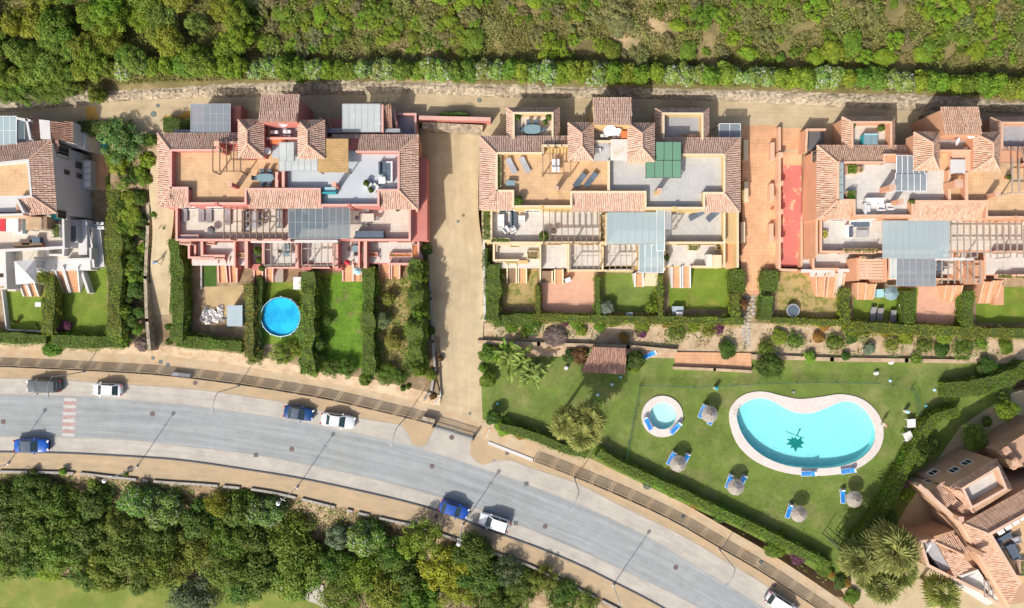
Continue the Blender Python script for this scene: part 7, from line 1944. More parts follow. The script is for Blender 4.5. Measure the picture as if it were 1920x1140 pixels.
frond_palm('fan palm under the large one on the house side', 1690, 1068, .7, 4.6, 40, 38, (.12, .15, .035), seed=10, fan=True, group='palms by the corner block')
for x, y, r, h, lab in [(786, 520, 17, 4.6, 'upper driveway tree rising from the tall hedge'), (790, 585, 19, 5.2, 'largest driveway tree in the tall hedge'), (786, 640, 15, 4.4, 'driveway tree of the tall hedge above the white curved kerb'), (788, 690, 17, 4.6, 'lowest driveway tree at the end of the tall hedge')]:
    plant('garden_tree', lab, 'tree', x, y, r, 1.2, h, CROWN, (.10, .17, .017), None, trunk=.1)
frond_palm('fan palm at the picture foot below the corner block', 1765, 1108, .7, 4.2, 42, 42, (.14, .17, .035), seed=8, fan=True, group='palms by the corner block')
broadleaf('clump of banana leaves on the lawn by the driveway', 965, 672, .7, 3.4, 34, 46, (.14, .20, .04), 3)
broadleaf('second clump of banana leaves, lower on the lawn', 1003, 700, .7, 3.0, 32, 42, (.14, .20, .045), 4)
broadleaf('small bright clump of leaves at the wall above the lawn', 945, 658, .7, 2.4, 20, 24, (.13, .27, .03), 5)
broadleaf('broad leaved clump at the head of the planted strip', 225, 248, 3.2, 2.6, 30, 40, (.12, .21, .05), 6)
broadleaf('spiky leaved clump west of the brown shelter', 1108, 668, .7, 2.0, 17, 24, (.12, .18, .05), 7)

# ------------------------------------------------------------------ woods below the road
for x, y, r, h, k, lab in [
    (15, 935, 36, 6, 'd', 'dark tree at the west picture edge below the blue car'), (70, 925, 34, 6, 'd', 'dark tree close to the kerb wall below the blue car'), (125, 945, 38, 6.2, 'd', 'dark tree under the first white lamp'), (180, 940, 32, 5.5, 'd', 'dark tree beside the second white lamp'),
    (40, 990, 42, 6.5, 'd', 'broad dark tree over the west end of the open lawn'), (85, 985, 44, 6.8, 'g', 'olive green crown in the west of the woods'), (120, 1030, 42, 6.5, 'g', 'olive green crown above the open lawn'), (165, 1000, 40, 6.2, 'd', 'dark crown in the shade beside the pale green one'), (100, 1058, 26, 4.5, 'y', 'yellow green crown above the open lawn'),
    (60, 1050, 30, 4.5, 'd', 'shaded tree at the lawn margin, west'), (20, 1050, 34, 5, 'g', 'low tree at the lawn margin in the corner'), (225, 985, 40, 6.8, 'l', 'light olive crown in the middle west of the woods'), (240, 1035, 42, 6.8, 'l', 'large light olive crown over the lawn margin'), (262, 935, 34, 5.8, 'w', 'pale glossy crown near the kerb wall'), (312, 955, 34, 6.0, 'w', 'silvery crown beside the pale glossy one'),
    (205, 1070, 34, 5.5, 'g', 'green tree on the lawn margin below the light olive crown'), (165, 1075, 28, 4.6, 'd', 'small dark tree on the lawn margin'), (300, 1000, 36, 6.4, 'd', 'dark crown below the silvery one'), (315, 1055, 44, 6.8, 'g', 'large green crown above the dark lawn tree'), (370, 1030, 38, 6.4, 'l', 'light crown in the middle of the woods'),
    (272, 1082, 30, 5, 'd', 'dark low tree fringing the open lawn'), (375, 975, 34, 6, 'd', 'dark crown between the silvery and the yellow one'), (410, 945, 26, 5.4, 'y', 'yellowish crown near the kerb wall'), (430, 1000, 40, 6.8, 'g', 'green crown below the yellowish one'), (425, 1060, 42, 6.6, 'g', 'green crown over the eastern lawn margin'), (455, 955, 30, 5.4, 'd', 'dark crown near the third white lamp'), (500, 960, 30, 5.6, 'w', 'pale crown right under the third white lamp'),
    (360, 1122, 44, 5, 'n', 'feathery dark tree standing out in the open lawn'), (490, 1010, 36, 6.2, 'd', 'dark crown left of the big green one'), (550, 1010, 50, 7.2, 'g', 'big dense green crown in the middle of the woods'), (560, 1070, 44, 6.6, 'g', 'green crown above the concrete path'), (490, 1075, 40, 6, 'd', 'dark green crown beside the concrete path'), (455, 1105, 30, 5, 'd', 'dark tree at the lawn beside the concrete path'),
    (636, 1005, 22, 5, 'grey', 'small grey leaved tree behind the big green crown'), (686, 1010, 36, 6.4, 'w', 'pale green rounded crown beside the grey tree'), (625, 1055, 36, 6.2, 'd', 'dark crown below the grey tree'), (680, 1070, 42, 6.6, 'y2', 'ochre green crown below the pale rounded one'), (640, 1110, 40, 6, 'g', 'green crown at the picture foot east of the concrete path'), (735, 1030, 36, 6.2, 'd', 'very dark crown between pale and bright ones'), (790, 1010, 34, 6.2, 'b', 'bright green crown near the kerb wall'), (720, 1105, 42, 6.2, 'y2', 'ochre green crown at the picture foot'),
    (760, 1070, 36, 6.2, 'd', 'dark crown beside the yellow tree'), (835, 1060, 46, 7.0, 'y', 'large yellow tree in the east of the woods'), (860, 1105, 36, 6.4, 'y', 'second yellow tree at the picture foot'), (890, 1030, 30, 5.8, 'd', 'dark crown by the fourth white lamp'), (905, 1075, 36, 6.2, 'd', 'dark crown east of the large yellow tree'), (950, 1070, 32, 5.6, 'n', 'grey green crown thinning towards the road end'), (920, 1120, 36, 6, 'd', 'dark crown at the foot beside the second yellow tree'),
    (985, 1100, 32, 5.2, 'd', 'dark crown near the end of the woods'), (960, 1125, 30, 5, 'l', 'light crown at the picture foot near the end of the woods'), (1020, 1085, 24, 4.4, 'l', 'thin light tree at the road bend'), (1050, 1118, 30, 4.6, 'd', 'dark tree at the picture foot by the road bend'), (1100, 1130, 22, 3.6, 'l', 'last small tree before the fifth white lamp'), (790, 1125, 34, 5.6, 'g', 'green crown under the second yellow tree')]:
    C_ = {'d': (.065, .115, .015), 'g': (.095, .15, .016), 'l': (.125, .17, .026), 'w': (.11, .18, .035), 'y': (.18, .215, .016), 'y2': (.13, .175, .018), 'b': (.125, .21, .022), 'n': (.065, .105, .04), 'grey': (.13, .18, .08)}[k]
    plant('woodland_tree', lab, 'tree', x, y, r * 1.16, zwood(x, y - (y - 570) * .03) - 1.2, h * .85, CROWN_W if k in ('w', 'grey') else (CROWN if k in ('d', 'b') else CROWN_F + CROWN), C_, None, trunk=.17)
for x, y, r, c_, lab in [(118, 884, 8, (.12, .2, .02), 'small bright bush growing through the kerb wall by the second lamp'), (236, 888, 7, (.10, .13, .02), 'small olive bush growing through the kerb wall'), (172, 906, 9, (.12, .2, .02), 'bright little bush in front of the dark trees'), (62, 884, 8, (.06, .08, .02), 'dark little bush at the kerb wall below the blue car')]:
    plant('roadside_bush', lab, 'bush', x, y, r, 0, 1.0, BUSH, c_, 'bushes along the kerb wall')
for tk in TRUNK_FIX: tk.data.update()
# ------------------------------------------------------------------ terrace furniture
def proto_lounger(nm, mt, group, L=1.95, Wd=.68):
    t = thing(nm, '', 'sun lounger', (0, 0, 0), 0, group)
    m = MB(); m.box(-L / 2, -Wd / 2, .22, L * .12, Wd / 2, .32); m.build('seat', K[mt], t)
    b = MB(); b.bar((L * .12, 0, .28), (L / 2, 0, .55), Wd, .09); b.build('backrest', K[mt], t)
    for x in (-L * .42, L * .3):
        for y in (-Wd * .42, Wd * .42): MB().box(x - .03, y - .03, 0, x + .03, y + .03, .22).build('leg', K['metal_d'], t)
    return t
def proto_chair(mt):
    t = thing('chair', '', 'chair', (0, 0, 0)); MB().box(-.25, -.25, .4, .25, .25, .47).build('seat', K[mt], t); b = MB(); b.bar((-.25, 0, .45), (-.31, 0, .9), .5, .05); b.build('backrest', K[mt], t)
    for x in (-.21, .21):
        for y in (-.21, .21): MB().box(x - .02, y - .02, 0, x + .02, y + .02, .4).build('leg', K['metal_d'], t)
    return t
def proto_armchair(mt, cu):
    t = thing('armchair', '', 'armchair', (0, 0, 0)); MB().box(-.4, -.4, .05, .4, .4, .32).build('base', K[mt], t); MB().box(-.28, -.3, .32, .4, .3, .46).build('cushion', K[cu], t)
    MB().box(-.42, -.42, .1, -.28, .42, .75).build('backrest', K[mt], t)
    for y in (-1, 1): MB().box(-.27, y * .36 - .06, .3, .4, y * .36 + .06, .58).build('armrest', K[mt], t)
    return t
def sofa(nm, label, px, py, z, L, deg, mt, cu, group=None, depth=.8):
    c = W(px, py, z + .5); t = thing(nm, label, 'sofa', (0, 0, 0), 0, group)
    MB().box(-L / 2, -depth / 2, .04, L / 2, depth / 2, .3).build('base', K[mt], t)
    n = max(2, round(L / .7))
    for k in range(n): MB().box(-L / 2 + .1 + k * (L - .2) / n + .015, -depth / 2 + .2, .3, -L / 2 + .1 + (k + 1) * (L - .2) / n - .015, depth / 2, .44).build('seat_cushion', K[cu], t)
    MB().box(-L / 2, -depth / 2 - .02, .1, L / 2, -depth / 2 + .18, .78).build('backrest', K[mt], t)
    for s in (-1, 1): MB().box(s * (L / 2 - .05) - .05, -depth / 2 + .19, .3, s * (L / 2 - .05) + .05, depth / 2, .56).build('armrest', K[mt], t)
    t.location = (c.x, c.y, z); t.rotation_euler = (0, 0, R(deg)); return t
def table(nm, label, px, py, z, L, Wd, deg, mt, oval=False, h=.74, group=None):
    c = W(px, py, z + h); t = thing(nm, label, 'table', (0, 0, 0), 0, group); m = MB()
    if oval: n = 22; m.prism([(L / 2 * math.copysign(abs(math.cos(q)) ** .6, math.cos(q)), Wd / 2 * math.copysign(abs(math.sin(q)) ** .6, math.sin(q)), h) for q in [2 * math.pi * k / n for k in range(n)]], h - .06)
    else: m.box(-L / 2, -Wd / 2, h - .06, L / 2, Wd / 2, h)
    m.build('tabletop', K[mt], t)
    for sx in (-1, 1):
        for sy in (-1, 1): MB().box(sx * L * .38 - .03, sy * Wd * .36 - .03, 0, sx * L * .38 + .03, sy * Wd * .36 + .03, h - .06).build('leg', K['metal_d'], t)
    t.location = (c.x, c.y, z); t.rotation_euler = (0, 0, R(deg)); return t
CH = {m: proto_chair(m) for m in ('navy', 'cush_w', 'wicker')}
AC_ = {m: proto_armchair(m, c) for m, c in (('cush_w', 'cush_w'), ('wicker', 'cush_g'), ('metal_w', 'navy'))}
GL = proto_lounger('grey_lounger', 'cush_g', 'grey loungers on the terraces'); DL = proto_lounger('dark_lounger', 'navy', 'dark loungers on the terraces'); WL = proto_lounger('wicker_lounger', 'wicker', 'grey wicker loungers on the terraces', 2.0, .72)
def put(proto, label, px, py, z, deg, group=None, h=.4): place(proto, USED, W(px, py, z + h) - Vector((0, 0, h)), R(deg), label, group)
for px, py, dg, lab in [(959, 311, 118, 'grey lounger by the green planter on the yellow block roof terrace'), (984, 309, 118, 'grey lounger nearer the pergola on the yellow block roof terrace')]: put(GL, lab, px, py, ZR, dg)
for px, py, z, dg, lab in [(1087, 338, ZR, 52, 'dark slim lounger beside the chimney post on the ochre roof terrace'), (1108, 337, ZR, 52, 'dark slim lounger nearest the dividing wall on the ochre roof terrace'), (1306, 403, ZM, 28, 'dark lounger at the tiled corner of the grey middle terrace'), (1338, 403, ZM, 42, 'dark lounger nearest the east edge of the grey middle terrace')]: put(DL, lab, px, py, z, dg)
for px, py, z, lab in [(345, 400, ZM, 'grey wicker lounger by the west parapet of the pink block'), (377, 401, ZM, 'grey wicker lounger, one of a close pair, west'), (391, 402, ZM, 'grey wicker lounger, one of a close pair, east'), (427, 406, ZM, 'grey wicker lounger under the pergola edge of the pink block'), (1638, 590, ZG, 'grey lounger in the turf garden, nearest the hedge with the bin'), (1651, 592, ZG, 'grey lounger in the turf garden, middle of the row'), (1675, 596, ZG, 'grey lounger in the turf garden, set apart')]: put(WL, lab, px, py, z, 90 if z == ZM else 90)
# dining sets
def dining(px, py, z, L, Wd, mt, chm, where, oval=True, n=2, ends=True, deg=0):
    table('dining_table', f'{"oval" if oval else "oblong"} dining table {where}', px, py, z, L, Wd, deg, mt, oval)
    c = W(px, py, z + .74); sp_ = []
    for k in range(n):
        x = (k - (n - 1) / 2) * L / (n + .3)
        sp_ += [(x, Wd / 2 + .22, -90), (x, -Wd / 2 - .22, 90)]
    if ends: sp_ += [(L / 2 + .25, 0, 180), (-L / 2 - .25, 0, 0)]
    for x, y, a in sp_:
        q = Vector((x, y, 0)); q.rotate(Matrix.Rotation(R(deg), 3, 'Z'))
        place(CH[chm], USED, (c.x + q.x, c.y + q.y, z), R(a + deg), f'chair drawn up to the dining table {where}', f'chairs at the table {where}')
dining(998, 242, 7.48, 2.0, 1.1, 'tealtop', 'navy', 'on the patio by the lane of the yellow block')
dining(497, 333, ZR, 2.0, .95, 'tealtop', 'navy', 'on the ochre roof terrace of the pink block')
dining(688, 408, ZM + .03, 1.7, 1.0, 'cream', 'wicker', 'on the cream terrace of the pink block', oval=False, n=1)
dining(478, 412, ZM + .03, 2.2, .9, 'cush_g', 'wicker', 'under the pergola of the pink block', oval=False, n=2, ends=False, deg=90)
dining(666, 466, ZF + .03, .8, .8, 'tealtop', 'wicker', 'on the front patio of the pink block', n=1, ends=True)
dining(1764, 500, ZF + .03, 1.3, .9, 'navy', 'wicker', 'under the front pergola of the orange block', n=1, deg=90)
dining(536, 470, ZF + .03, 1.5, .8, 'tealtop', 'wicker', 'beneath the front pergola of the pink block', oval=False, n=1, deg=90, ends=False)
# sofas and armchairs
for a in [('garden_sofa', 'white daybed with patterned cover on the white terrace', 939, 415, ZM + .03, 1.7, 90, 'cush_w', 'cush_w'), ('garden_sofa', 'slate sofa beside the white daybed', 963, 413, ZM + .03, 1.9, -90, 'navy', 'navy'),
          ('garden_sofa', 'white sofa with slate seats along the parapet of the pale blue terrace', 730, 322, ZR, 2.4, 90, 'cush_w', 'navy'), ('garden_sofa', 'slate blue sofa facing the parapet on the pale blue terrace', 717, 315, ZR, 1.5, -90, 'navy', 'navy'),
          ('garden_sofa', 'brown wicker sofa under the pergola of the pink block', 461, 415, ZM + .03, 2.6, -90, 'wick_b', 'cush_g'), ('garden_sofa', 'grey curved sofa at the end of the pergola of the pink block', 525, 410, ZM + .03, 2.3, 90, 'wicker', 'cush_g'), ('garden_sofa', 'pale sofa under the smoked glass roof', 590, 424, ZM + .03, 2.4, 0, 'cush_w', 'cush_w'), ('garden_sofa', 'pale sofa against the wall under the smoked glass roof', 600, 398, ZM + .03, 2.0, 180, 'cush_w', 'cush_g'),
          ('garden_sofa', 'long white sofa on the white roof terrace of the orange block', 1640, 378, ZR, 2.2, 180, 'cush_w', 'cush_w'), ('garden_sofa', 'white sofa end piece turned to the long white sofa', 1626, 392, ZR, 1.4, -90, 'cush_w', 'cush_w'), ('garden_sofa', 'white framed sofa with slate cushions on the orange block', 1613, 419, ZM + .03, 2.6, 180, 'metal_w', 'navy'), ('garden_sofa', 'white framed corner sofa piece with slate cushion', 1593, 434, ZM + .03, 1.6, -90, 'metal_w', 'navy'),
          ('garden_sofa', 'dark teal sofa on the terrace of the corner block', 1880, 1010, 8.42, 2.2, 210, 'navy', 'navy'), ('garden_sofa', 'dark teal daybed on the terrace of the corner block', 1900, 1035, 8.42, 2.0, 120, 'navy', 'navy'), ('garden_sofa', 'turquoise bench at the south parapet of the pale blue terrace', 618, 357, ZR, 1.6, 0, 'teal', 'ltblue')]: sofa(*a)
for a in [('cush_w', 'white armchair beside the slate sofa', 978, 411, ZM + .03, 180), ('cush_w', 'white beanbag chair at the foot of the daybed', 949, 431, ZM + .03, 40), ('cush_w', 'second white seat at the foot of the daybed', 961, 431, ZM + .03, 120), ('cush_w', 'white armchair facing the long white sofa', 1651, 389, ZR, 90), ('cush_w', 'white armchair at the end of the long white sofa', 1668, 387, ZR, 90),
          ('wicker', 'dark armchair on the corner block terrace, west', 1874, 1030, 8.42, 60), ('wicker', 'dark armchair on the corner block terrace, east', 1905, 1012, 8.42, 200), ('cush_w', 'white chair by the parapet corner of the pale blue terrace', 690, 345, ZR, 40), ('cush_w', 'white chair at the small table of the pale blue terrace', 703, 352, ZR, 140), ('wicker', 'grey armchair under the smoked glass roof', 566, 415, ZM + .03, 0)]: put(AC_[a[0]], *a[1:], None)
for a in [('side_table', 'white table in the shade of the ochre roof terrace pergola', 1042, 310, ZR, .9, 1.5, 0, 'metal_w'), ('coffee_table', 'low grey table by the slate cushioned sofas', 1617, 438, ZM + .03, 1.5, .9, 0, 'cush_g', False, .42), ('side_table', 'white square table on the pale blue terrace', 716, 338, ZR, .8, .8, 0, 'cush_w'), ('side_table', 'small white table in the bay below the service yard', 1121, 282, ZR + .02, .7, .6, 0, 'cush_w'),
          ('side_table', 'grey table by the west wall of the ochre roof terrace', 957, 343, ZR, 1.1, .6, 0, 'tealtop'), ('ping_pong_table', 'white oblong table on the lawn beside the ragged hedge', 557, 531, ZG, 1.0, 1.6, 0, 'cush_w'), ('side_table', 'small white table at the turf garden edge', 1692, 574, ZG, .9, .35, -10, 'cush_w'), ('side_table', 'white table on the first garden lawn of the white block', 71, 571, ZG, .75, .6, 0, 'cush_w')]: table(*a)
# service yard kit: dishes, air units, tanks
def dish(label, px, py, z, r=.55, deg=0):
    c = W(px, py, z + .9); t = thing('satellite_dish', label, 'satellite dish', (0, 0, 0), 0, 'satellite dishes of the roofs')
    MB().cyl(0, 0, 0, .75, .04, 6).build('mast', K['metal_g'], t)
    m = MB(); n = 16; rings = []
    for k in range(5):
        q = k / 4; rings.append([Vector((r * q * math.cos(a), r * q * math.sin(a) * .92, .1 * q * q * r * 3)) for a in [2 * math.pi * i / n for i in range(n)]])
    M_ = Matrix.Rotation(R(42), 4, 'X')
    for A, B in zip(rings, rings[1:]):
        for i in range(n): j = (i + 1) % n; m.face([M_ @ p + Vector((0, 0, .9)) for p in (A[i], A[j], B[j], B[i])])
    d = m.build('reflector', K['metal_w'], t); MB().tube([M_ @ Vector((0, -r * .8, .1)) + Vector((0, 0, .9)), M_ @ Vector((0, 0, .55)) + Vector((0, 0, .9))], .02, 5).build('feed_arm', K['metal_g'], t)
    t.location = (c.x, c.y, z); t.rotation_euler = (0, 0, R(deg)); return t
dish('white dish in the service yard of the yellow block, larger', 1143, 243, 9.6, .75); dish('white dish in the service yard of the yellow block, smaller', 1156, 246, 9.6, .5, 20); dish('upright grey dish in the service yard of the pink block', 530, 229, 9.6, .6, 40)
dish('white dish in the service yard of the orange block', 1821, 252, 9.6, .5); dish('white dish on the balcony of the corner block', 1738, 1027, 5.3, .6, 60); dish('white dish on the pink roof terrace by the tower', 500, 282, ZR, .5, 20); dish('second white dish of the orange block yard', 1793, 265, 9.0, .5, 60)
def acu(label, px, py, z, deg=0):
    c = W(px, py, z + .6); t = thing('air_unit', label, 'air conditioner', (0, 0, 0), 0, 'air conditioners of the roofs'); MB().box(-.45, -.18, .06, .45, .18, .68).build('casing', K['metal_w'], t); MB().lathe(0, 0, [(.14, .68), (.14, .70)], 12).build('fan_guard', K['metal_g'], t)
    for x in (-.35, .35): MB().box(x - .04, -.2, 0, x + .04, .2, .06).build('foot', K['metal_d'], t)
    t.location = (c.x, c.y, z); t.rotation_euler = (0, 0, R(deg))
for px, py, z, lab in [(1133, 255, ZR + .03, 'air unit under the larger dish of the yellow block'), (1156, 256, ZR + .03, 'air unit under the smaller dish of the yellow block'), (514, 248, ZR + .03, 'air unit in the pink block yard, west'), (538, 247, ZR + .03, 'air unit in the pink block yard, east'), (538, 256, ZR + .03, 'air unit in the pink block yard set lower'), (1815, 279, ZR + .03, 'air unit in the orange block yard'), (188, 419, 2.2, 'air unit below the white block east wall, upper'), (189, 427, 2.2, 'air unit below the white block east wall, lower'), (168, 256, 1.8, 'white unit on the green patio of the white block')]: acu(lab, px, py, z)
def crate(nm, label, cat, px, py, z, w, d, h, mt, deg=0, lid=None):
    c = W(px, py, z + h); t = thing(nm, label, cat, (0, 0, 0)); MB().box(-w / 2, -d / 2, 0, w / 2, d / 2, h - .06).build('box_body', K[mt], t); MB().box(-w / 2 - .03, -d / 2 - .03, h - .06, w / 2 + .03, d / 2 + .03, h).build('lid', K[lid or mt], t); t.location = (c.x, c.y, z); t.rotation_euler = (0, 0, R(deg)); return t
crate('awning_box', 'orange awning box in the yellow block service yard', 'awning', 1171, 252, ZR, .7, .8, 1.3, 'orange_p'); crate('awning_box', 'orange awning slab in the pink block service yard', 'awning', 520, 262, ZR, 1.7, .8, 1.0, 'orange_p')
crate('garden_shed', 'grey tin shed roof in the sandy garden', 'shed', 440, 592, ZG, 1.9, 2.6, 2.0, 'tin', 0, 'tin'); crate('store_box', 'blue grey box with white top at the hedge of the bright lawn', 'storage box', 1271, 582, ZG, 1.4, 1.0, .8, 'tin', 0, 'tin'); crate('cushion_box', 'small white box on the blue grey one', 'storage box', 1274, 589, ZG + .05, .75, .5, 1.05, 'cush_w'); crate('barbecue', 'white barbecue by the hedge of the grey bush lawn', 'barbecue', 1180, 590, ZG, .8, .55, .9, 'metal_w', 0, 'tin')
crate('store_box', 'teal box behind the dry grass garden hedge', 'storage box', 1585, 594, ZG, .7, .8, .8, 'teal'); crate('store_box', 'teal box at the corner of the pink tiled patio', 'storage box', 1705, 598, ZG, .7, .8, .8, 'teal'); crate('barbecue', 'white topped barbecue on the pink tiled patio of the yellow block', 'barbecue', 1065, 525, ZG, .7, .5, .9, 'navy', 20, 'metal_w'); crate('play_box', 'white and navy play unit by the ragged hedge', 'storage box', 566, 531, ZG, .35, 1.6, .7, 'navy'); crate('barbecue', 'pale box barbecue beside the dark round parasol', 'barbecue', 1651, 550, ZG, .8, 1.0, .9, 'ltblue', 0, 'ltblue')
crate('laundry_rack', 'rack hung with pale laundry on the white block terrace', 'laundry rack', 22, 420, ZM + .03, 1.5, 1.9, 1.2, 'cush_w'); crate('laundry_rack', 'rack hung with dark and red laundry on the white block terrace', 'laundry rack', 4, 420, ZM + .03, .9, 1.7, 1.2, 'wicker', 0, 'red'); crate('planter_trough', 'long orange planter trough on the white block parapet', 'planter', 52, 460, ZM + .03, 3.4, .5, .6, 'orange_p', 0, 'soil'); crate('store_box', 'slate box behind the orange planter trough', 'storage box', 67, 450, ZM + .03, .9, .7, .7, 'navy'); crate('store_box', 'brown box behind the orange planter trough', 'storage box', 48, 454, ZM + .03, .9, .6, .6, 'wick_b'); crate('store_box', 'teal box by the corner of the white block terrace', 'storage box', 102, 405, ZM + .03, .8, .8, .9, 'teal'); crate('surfboard_rack', 'narrow white and orange chest by the laundry', 'storage box', 36, 423, ZM + .03, .7, 1.9, .8, 'ltblue', 0, 'cush_w')
# round things: barbecue kettle, trampoline tubs, parasols
def kettle(label, px, py, z, r=.35, mt='kerb_dark'):
    c = W(px, py, z + .8); t = thing('kettle_barbecue', label, 'barbecue', (c.x, c.y, z)); MB().lathe(c.x, c.y, [(.08, z + .5), (r, z + .75), (r, z + .8), (r * .6, z + 1.0), (.02, z + 1.05)], 14).build('bowl', K[mt], t)
    for a in (0, 2.1, 4.2): MB().tube([(c.x + .1 * math.cos(a), c.y + .1 * math.sin(a), z + .6), (c.x + .3 * math.cos(a), c.y + .3 * math.sin(a), z)], .02, 5).build('leg', K['metal_g'], t)
kettle('black kettle barbecue at the parapet of the pink block cream terrace', 396, 431, ZM + .03, .5); kettle('dark kettle barbecue on the white terrace of the yellow block', 1039, 433, ZM + .03, .35, 'wick_b')
c = W(1487, 582, 1.9); t = thing('trampoline', 'dark round trampoline on the dry grass garden', 'trampoline', (c.x, c.y, 1.2)); MB().lathe(c.x, c.y, [(.72, 1.86), (.86, 1.87), (.86, 1.92), (.72, 1.92)], 24, cap=False).build('rim', K['metal_g'], t); m_ = MB(); m_.poly([(c.x + .73 * math.cos(q), c.y + .73 * math.sin(q), 1.88) for q in [2 * math.pi * k / 24 for k in range(24)]]); m_.build('mat', K['navy'], t)
for k in range(6): q = math.pi * k / 3; MB().tube([(c.x + .8 * math.cos(q), c.y + .8 * math.sin(q), 1.2), (c.x + .8 * math.cos(q), c.y + .8 * math.sin(q), 1.87)], .03, 5).build('leg', K['metal_g'], t)
def parasol(label, px, py, z, r, mt, h=2.2, n=8, tilt=0):
    c = W(px, py, z + h); t = thing('parasol', label, 'parasol', (c.x, c.y, z)); MB().cyl(c.x, c.y, z, z + h + .25, .03, 6).build('pole', K['metal_g'], t); MB().cyl(c.x, c.y, z, z + .08, .28, 10).build('base', K['kerb_dark'], t)
    for k in range(n):
        a, b = 2 * math.pi * k / n, 2 * math.pi * (k + 1) / n
        m = MB(); m.face(((c.x, c.y, z + h + .3), (c.x + r * math.cos(a), c.y + r * math.sin(a), z + h - .1), (c.x + r * math.cos(b), c.y + r * math.sin(b), z + h - .1))); m.build('canopy_panel', K[mt], t)
parasol('dark slate parasol in the turf garden of the orange block', 1672, 550, ZG, .95, 'tealtop', 2.1); parasol('small closed red parasol on the pink block stairs landing', 651, 492, ZF, .4, 'red', 1.7, 6); parasol('pale grey oval parasol over the pink block steps', 670, 508, ZG, .55, 'ltblue', 1.9, 8)
crate('float_pile', 'white folded pool cover pile on the sandy plot', 'pool cover', 1, 1, 0, .1, .1, .1, 'white') if False else None
t = thing('pool_cover_heap', 'crumpled heap of silver white sheeting on the sandy plot', 'plastic sheeting', W(397, 592, 1.2))
for px, py, r in [(383, 590, .62), (396, 586, .6), (410, 588, .6), (404, 598, .66), (390, 602, .6), (386, 580, .42), (413, 578, .5), (418, 598, .38), (378, 598, .4)]:
    c = W(px, py, 1.5); m = MB(); n = 14
    for k in range(n):
        a, b = 2 * math.pi * k / n, 2 * math.pi * (k + 1) / n; ra, rb = r * rnd.uniform(.6, 1.1), r * rnd.uniform(.6, 1.1); za, zb = rnd.uniform(1.22, 1.55), rnd.uniform(1.22, 1.55)
        m.face(((c.x + rnd.uniform(-.1, .1), c.y + rnd.uniform(-.1, .1), rnd.uniform(1.4, 1.75)), (c.x + ra * math.cos(a), c.y + ra * math.sin(a), za), (c.x + rb * math.cos(b), c.y + rb * math.sin(b), zb)))
    m.build('sheet_fold', K['cush_w' if r > .45 else 'cush_g'], t)
def pot(label, px, py, z, r=.22, green=1.0, col=(.10, .17, .025), mt='pot', h=.45):
    c = W(px, py, z + h + .3); t = thing('potted_plant', label, 'potted plant', (c.x, c.y, z)); MB().lathe(c.x, c.y, [(r * .7, z), (r, z + h), (r * .9, z + h), (r * .8, z + h - .08)], 10).build('pot', K[mt], t)
    if green:
        o = bpy.data.objects.new('leaves', rnd.choice(BUSH)); link(o, t); o.location = (0, 0, h + .25 * green); o.scale = (r * 2.0 * green, r * 2.0 * green, .55 * green); o.color = (*col, 1)
for px, py, z, g_, lab in [(969, 220, 7.48, 1.1, 'potted plant in the corner of the lane patio of the yellow block'), (1029, 219, 7.48, 1.1, 'second potted plant on the lane patio of the yellow block'), (1022, 229, 7.48, .9, 'potted reddish plant beside the lane patio dining table'), (1597, 236, 7.48, 1.1, 'potted plant at the west corner of the hot tub patio'), (1652, 240, 7.48, 1.1, 'potted plant at the east corner of the hot tub patio'), (972, 376, ZR, 1.4, 'spiky potted plant at the south corner of the ochre roof terrace'), (1019, 443, ZM, 1.6, 'large potted plant on the white terrace parapet'), (1710, 378, ZR, 1.0, 'potted plant by the chimney of the orange roof terrace'), (491, 503, ZF + .5, 1.0, 'yellow green potted plant on the pink block pier'), (484, 470, ZF, 1.5, 'big leafy potted plant on the pink block front patio'), (485, 487, ZF, 1.0, 'green potted plant below the big leafy one'),
                        (745, 391, ZM, .9, 'dry potted plant on the cream terrace of the pink block'), (25, 604, ZG, .8, 'orange potted plant at the white rim of the western garden'), (68, 611, ZG, .8, 'second orange potted plant in the western garden'), (1043, 273, ZR, .8, 'potted plant under the ochre roof terrace pergola'), (686, 343, ZR, .9, 'potted plant at the parapet of the pale blue terrace'), (695, 356, ZR, .9, 'pale potted plant among the white chairs'), (1248, 483, ZF, 1.3, 'tall potted plant in the corner of the white front patio'), (1893, 332, ZR, .8, 'potted plant below the orange terrace pergola')]:
    pot(lab, px, py, z, .22, g_)
for px, py, lab in [(1450, 390, 'terracotta pot halfway down the stepped court'),]: pot(lab, px, py, 3.0, .2, 0)

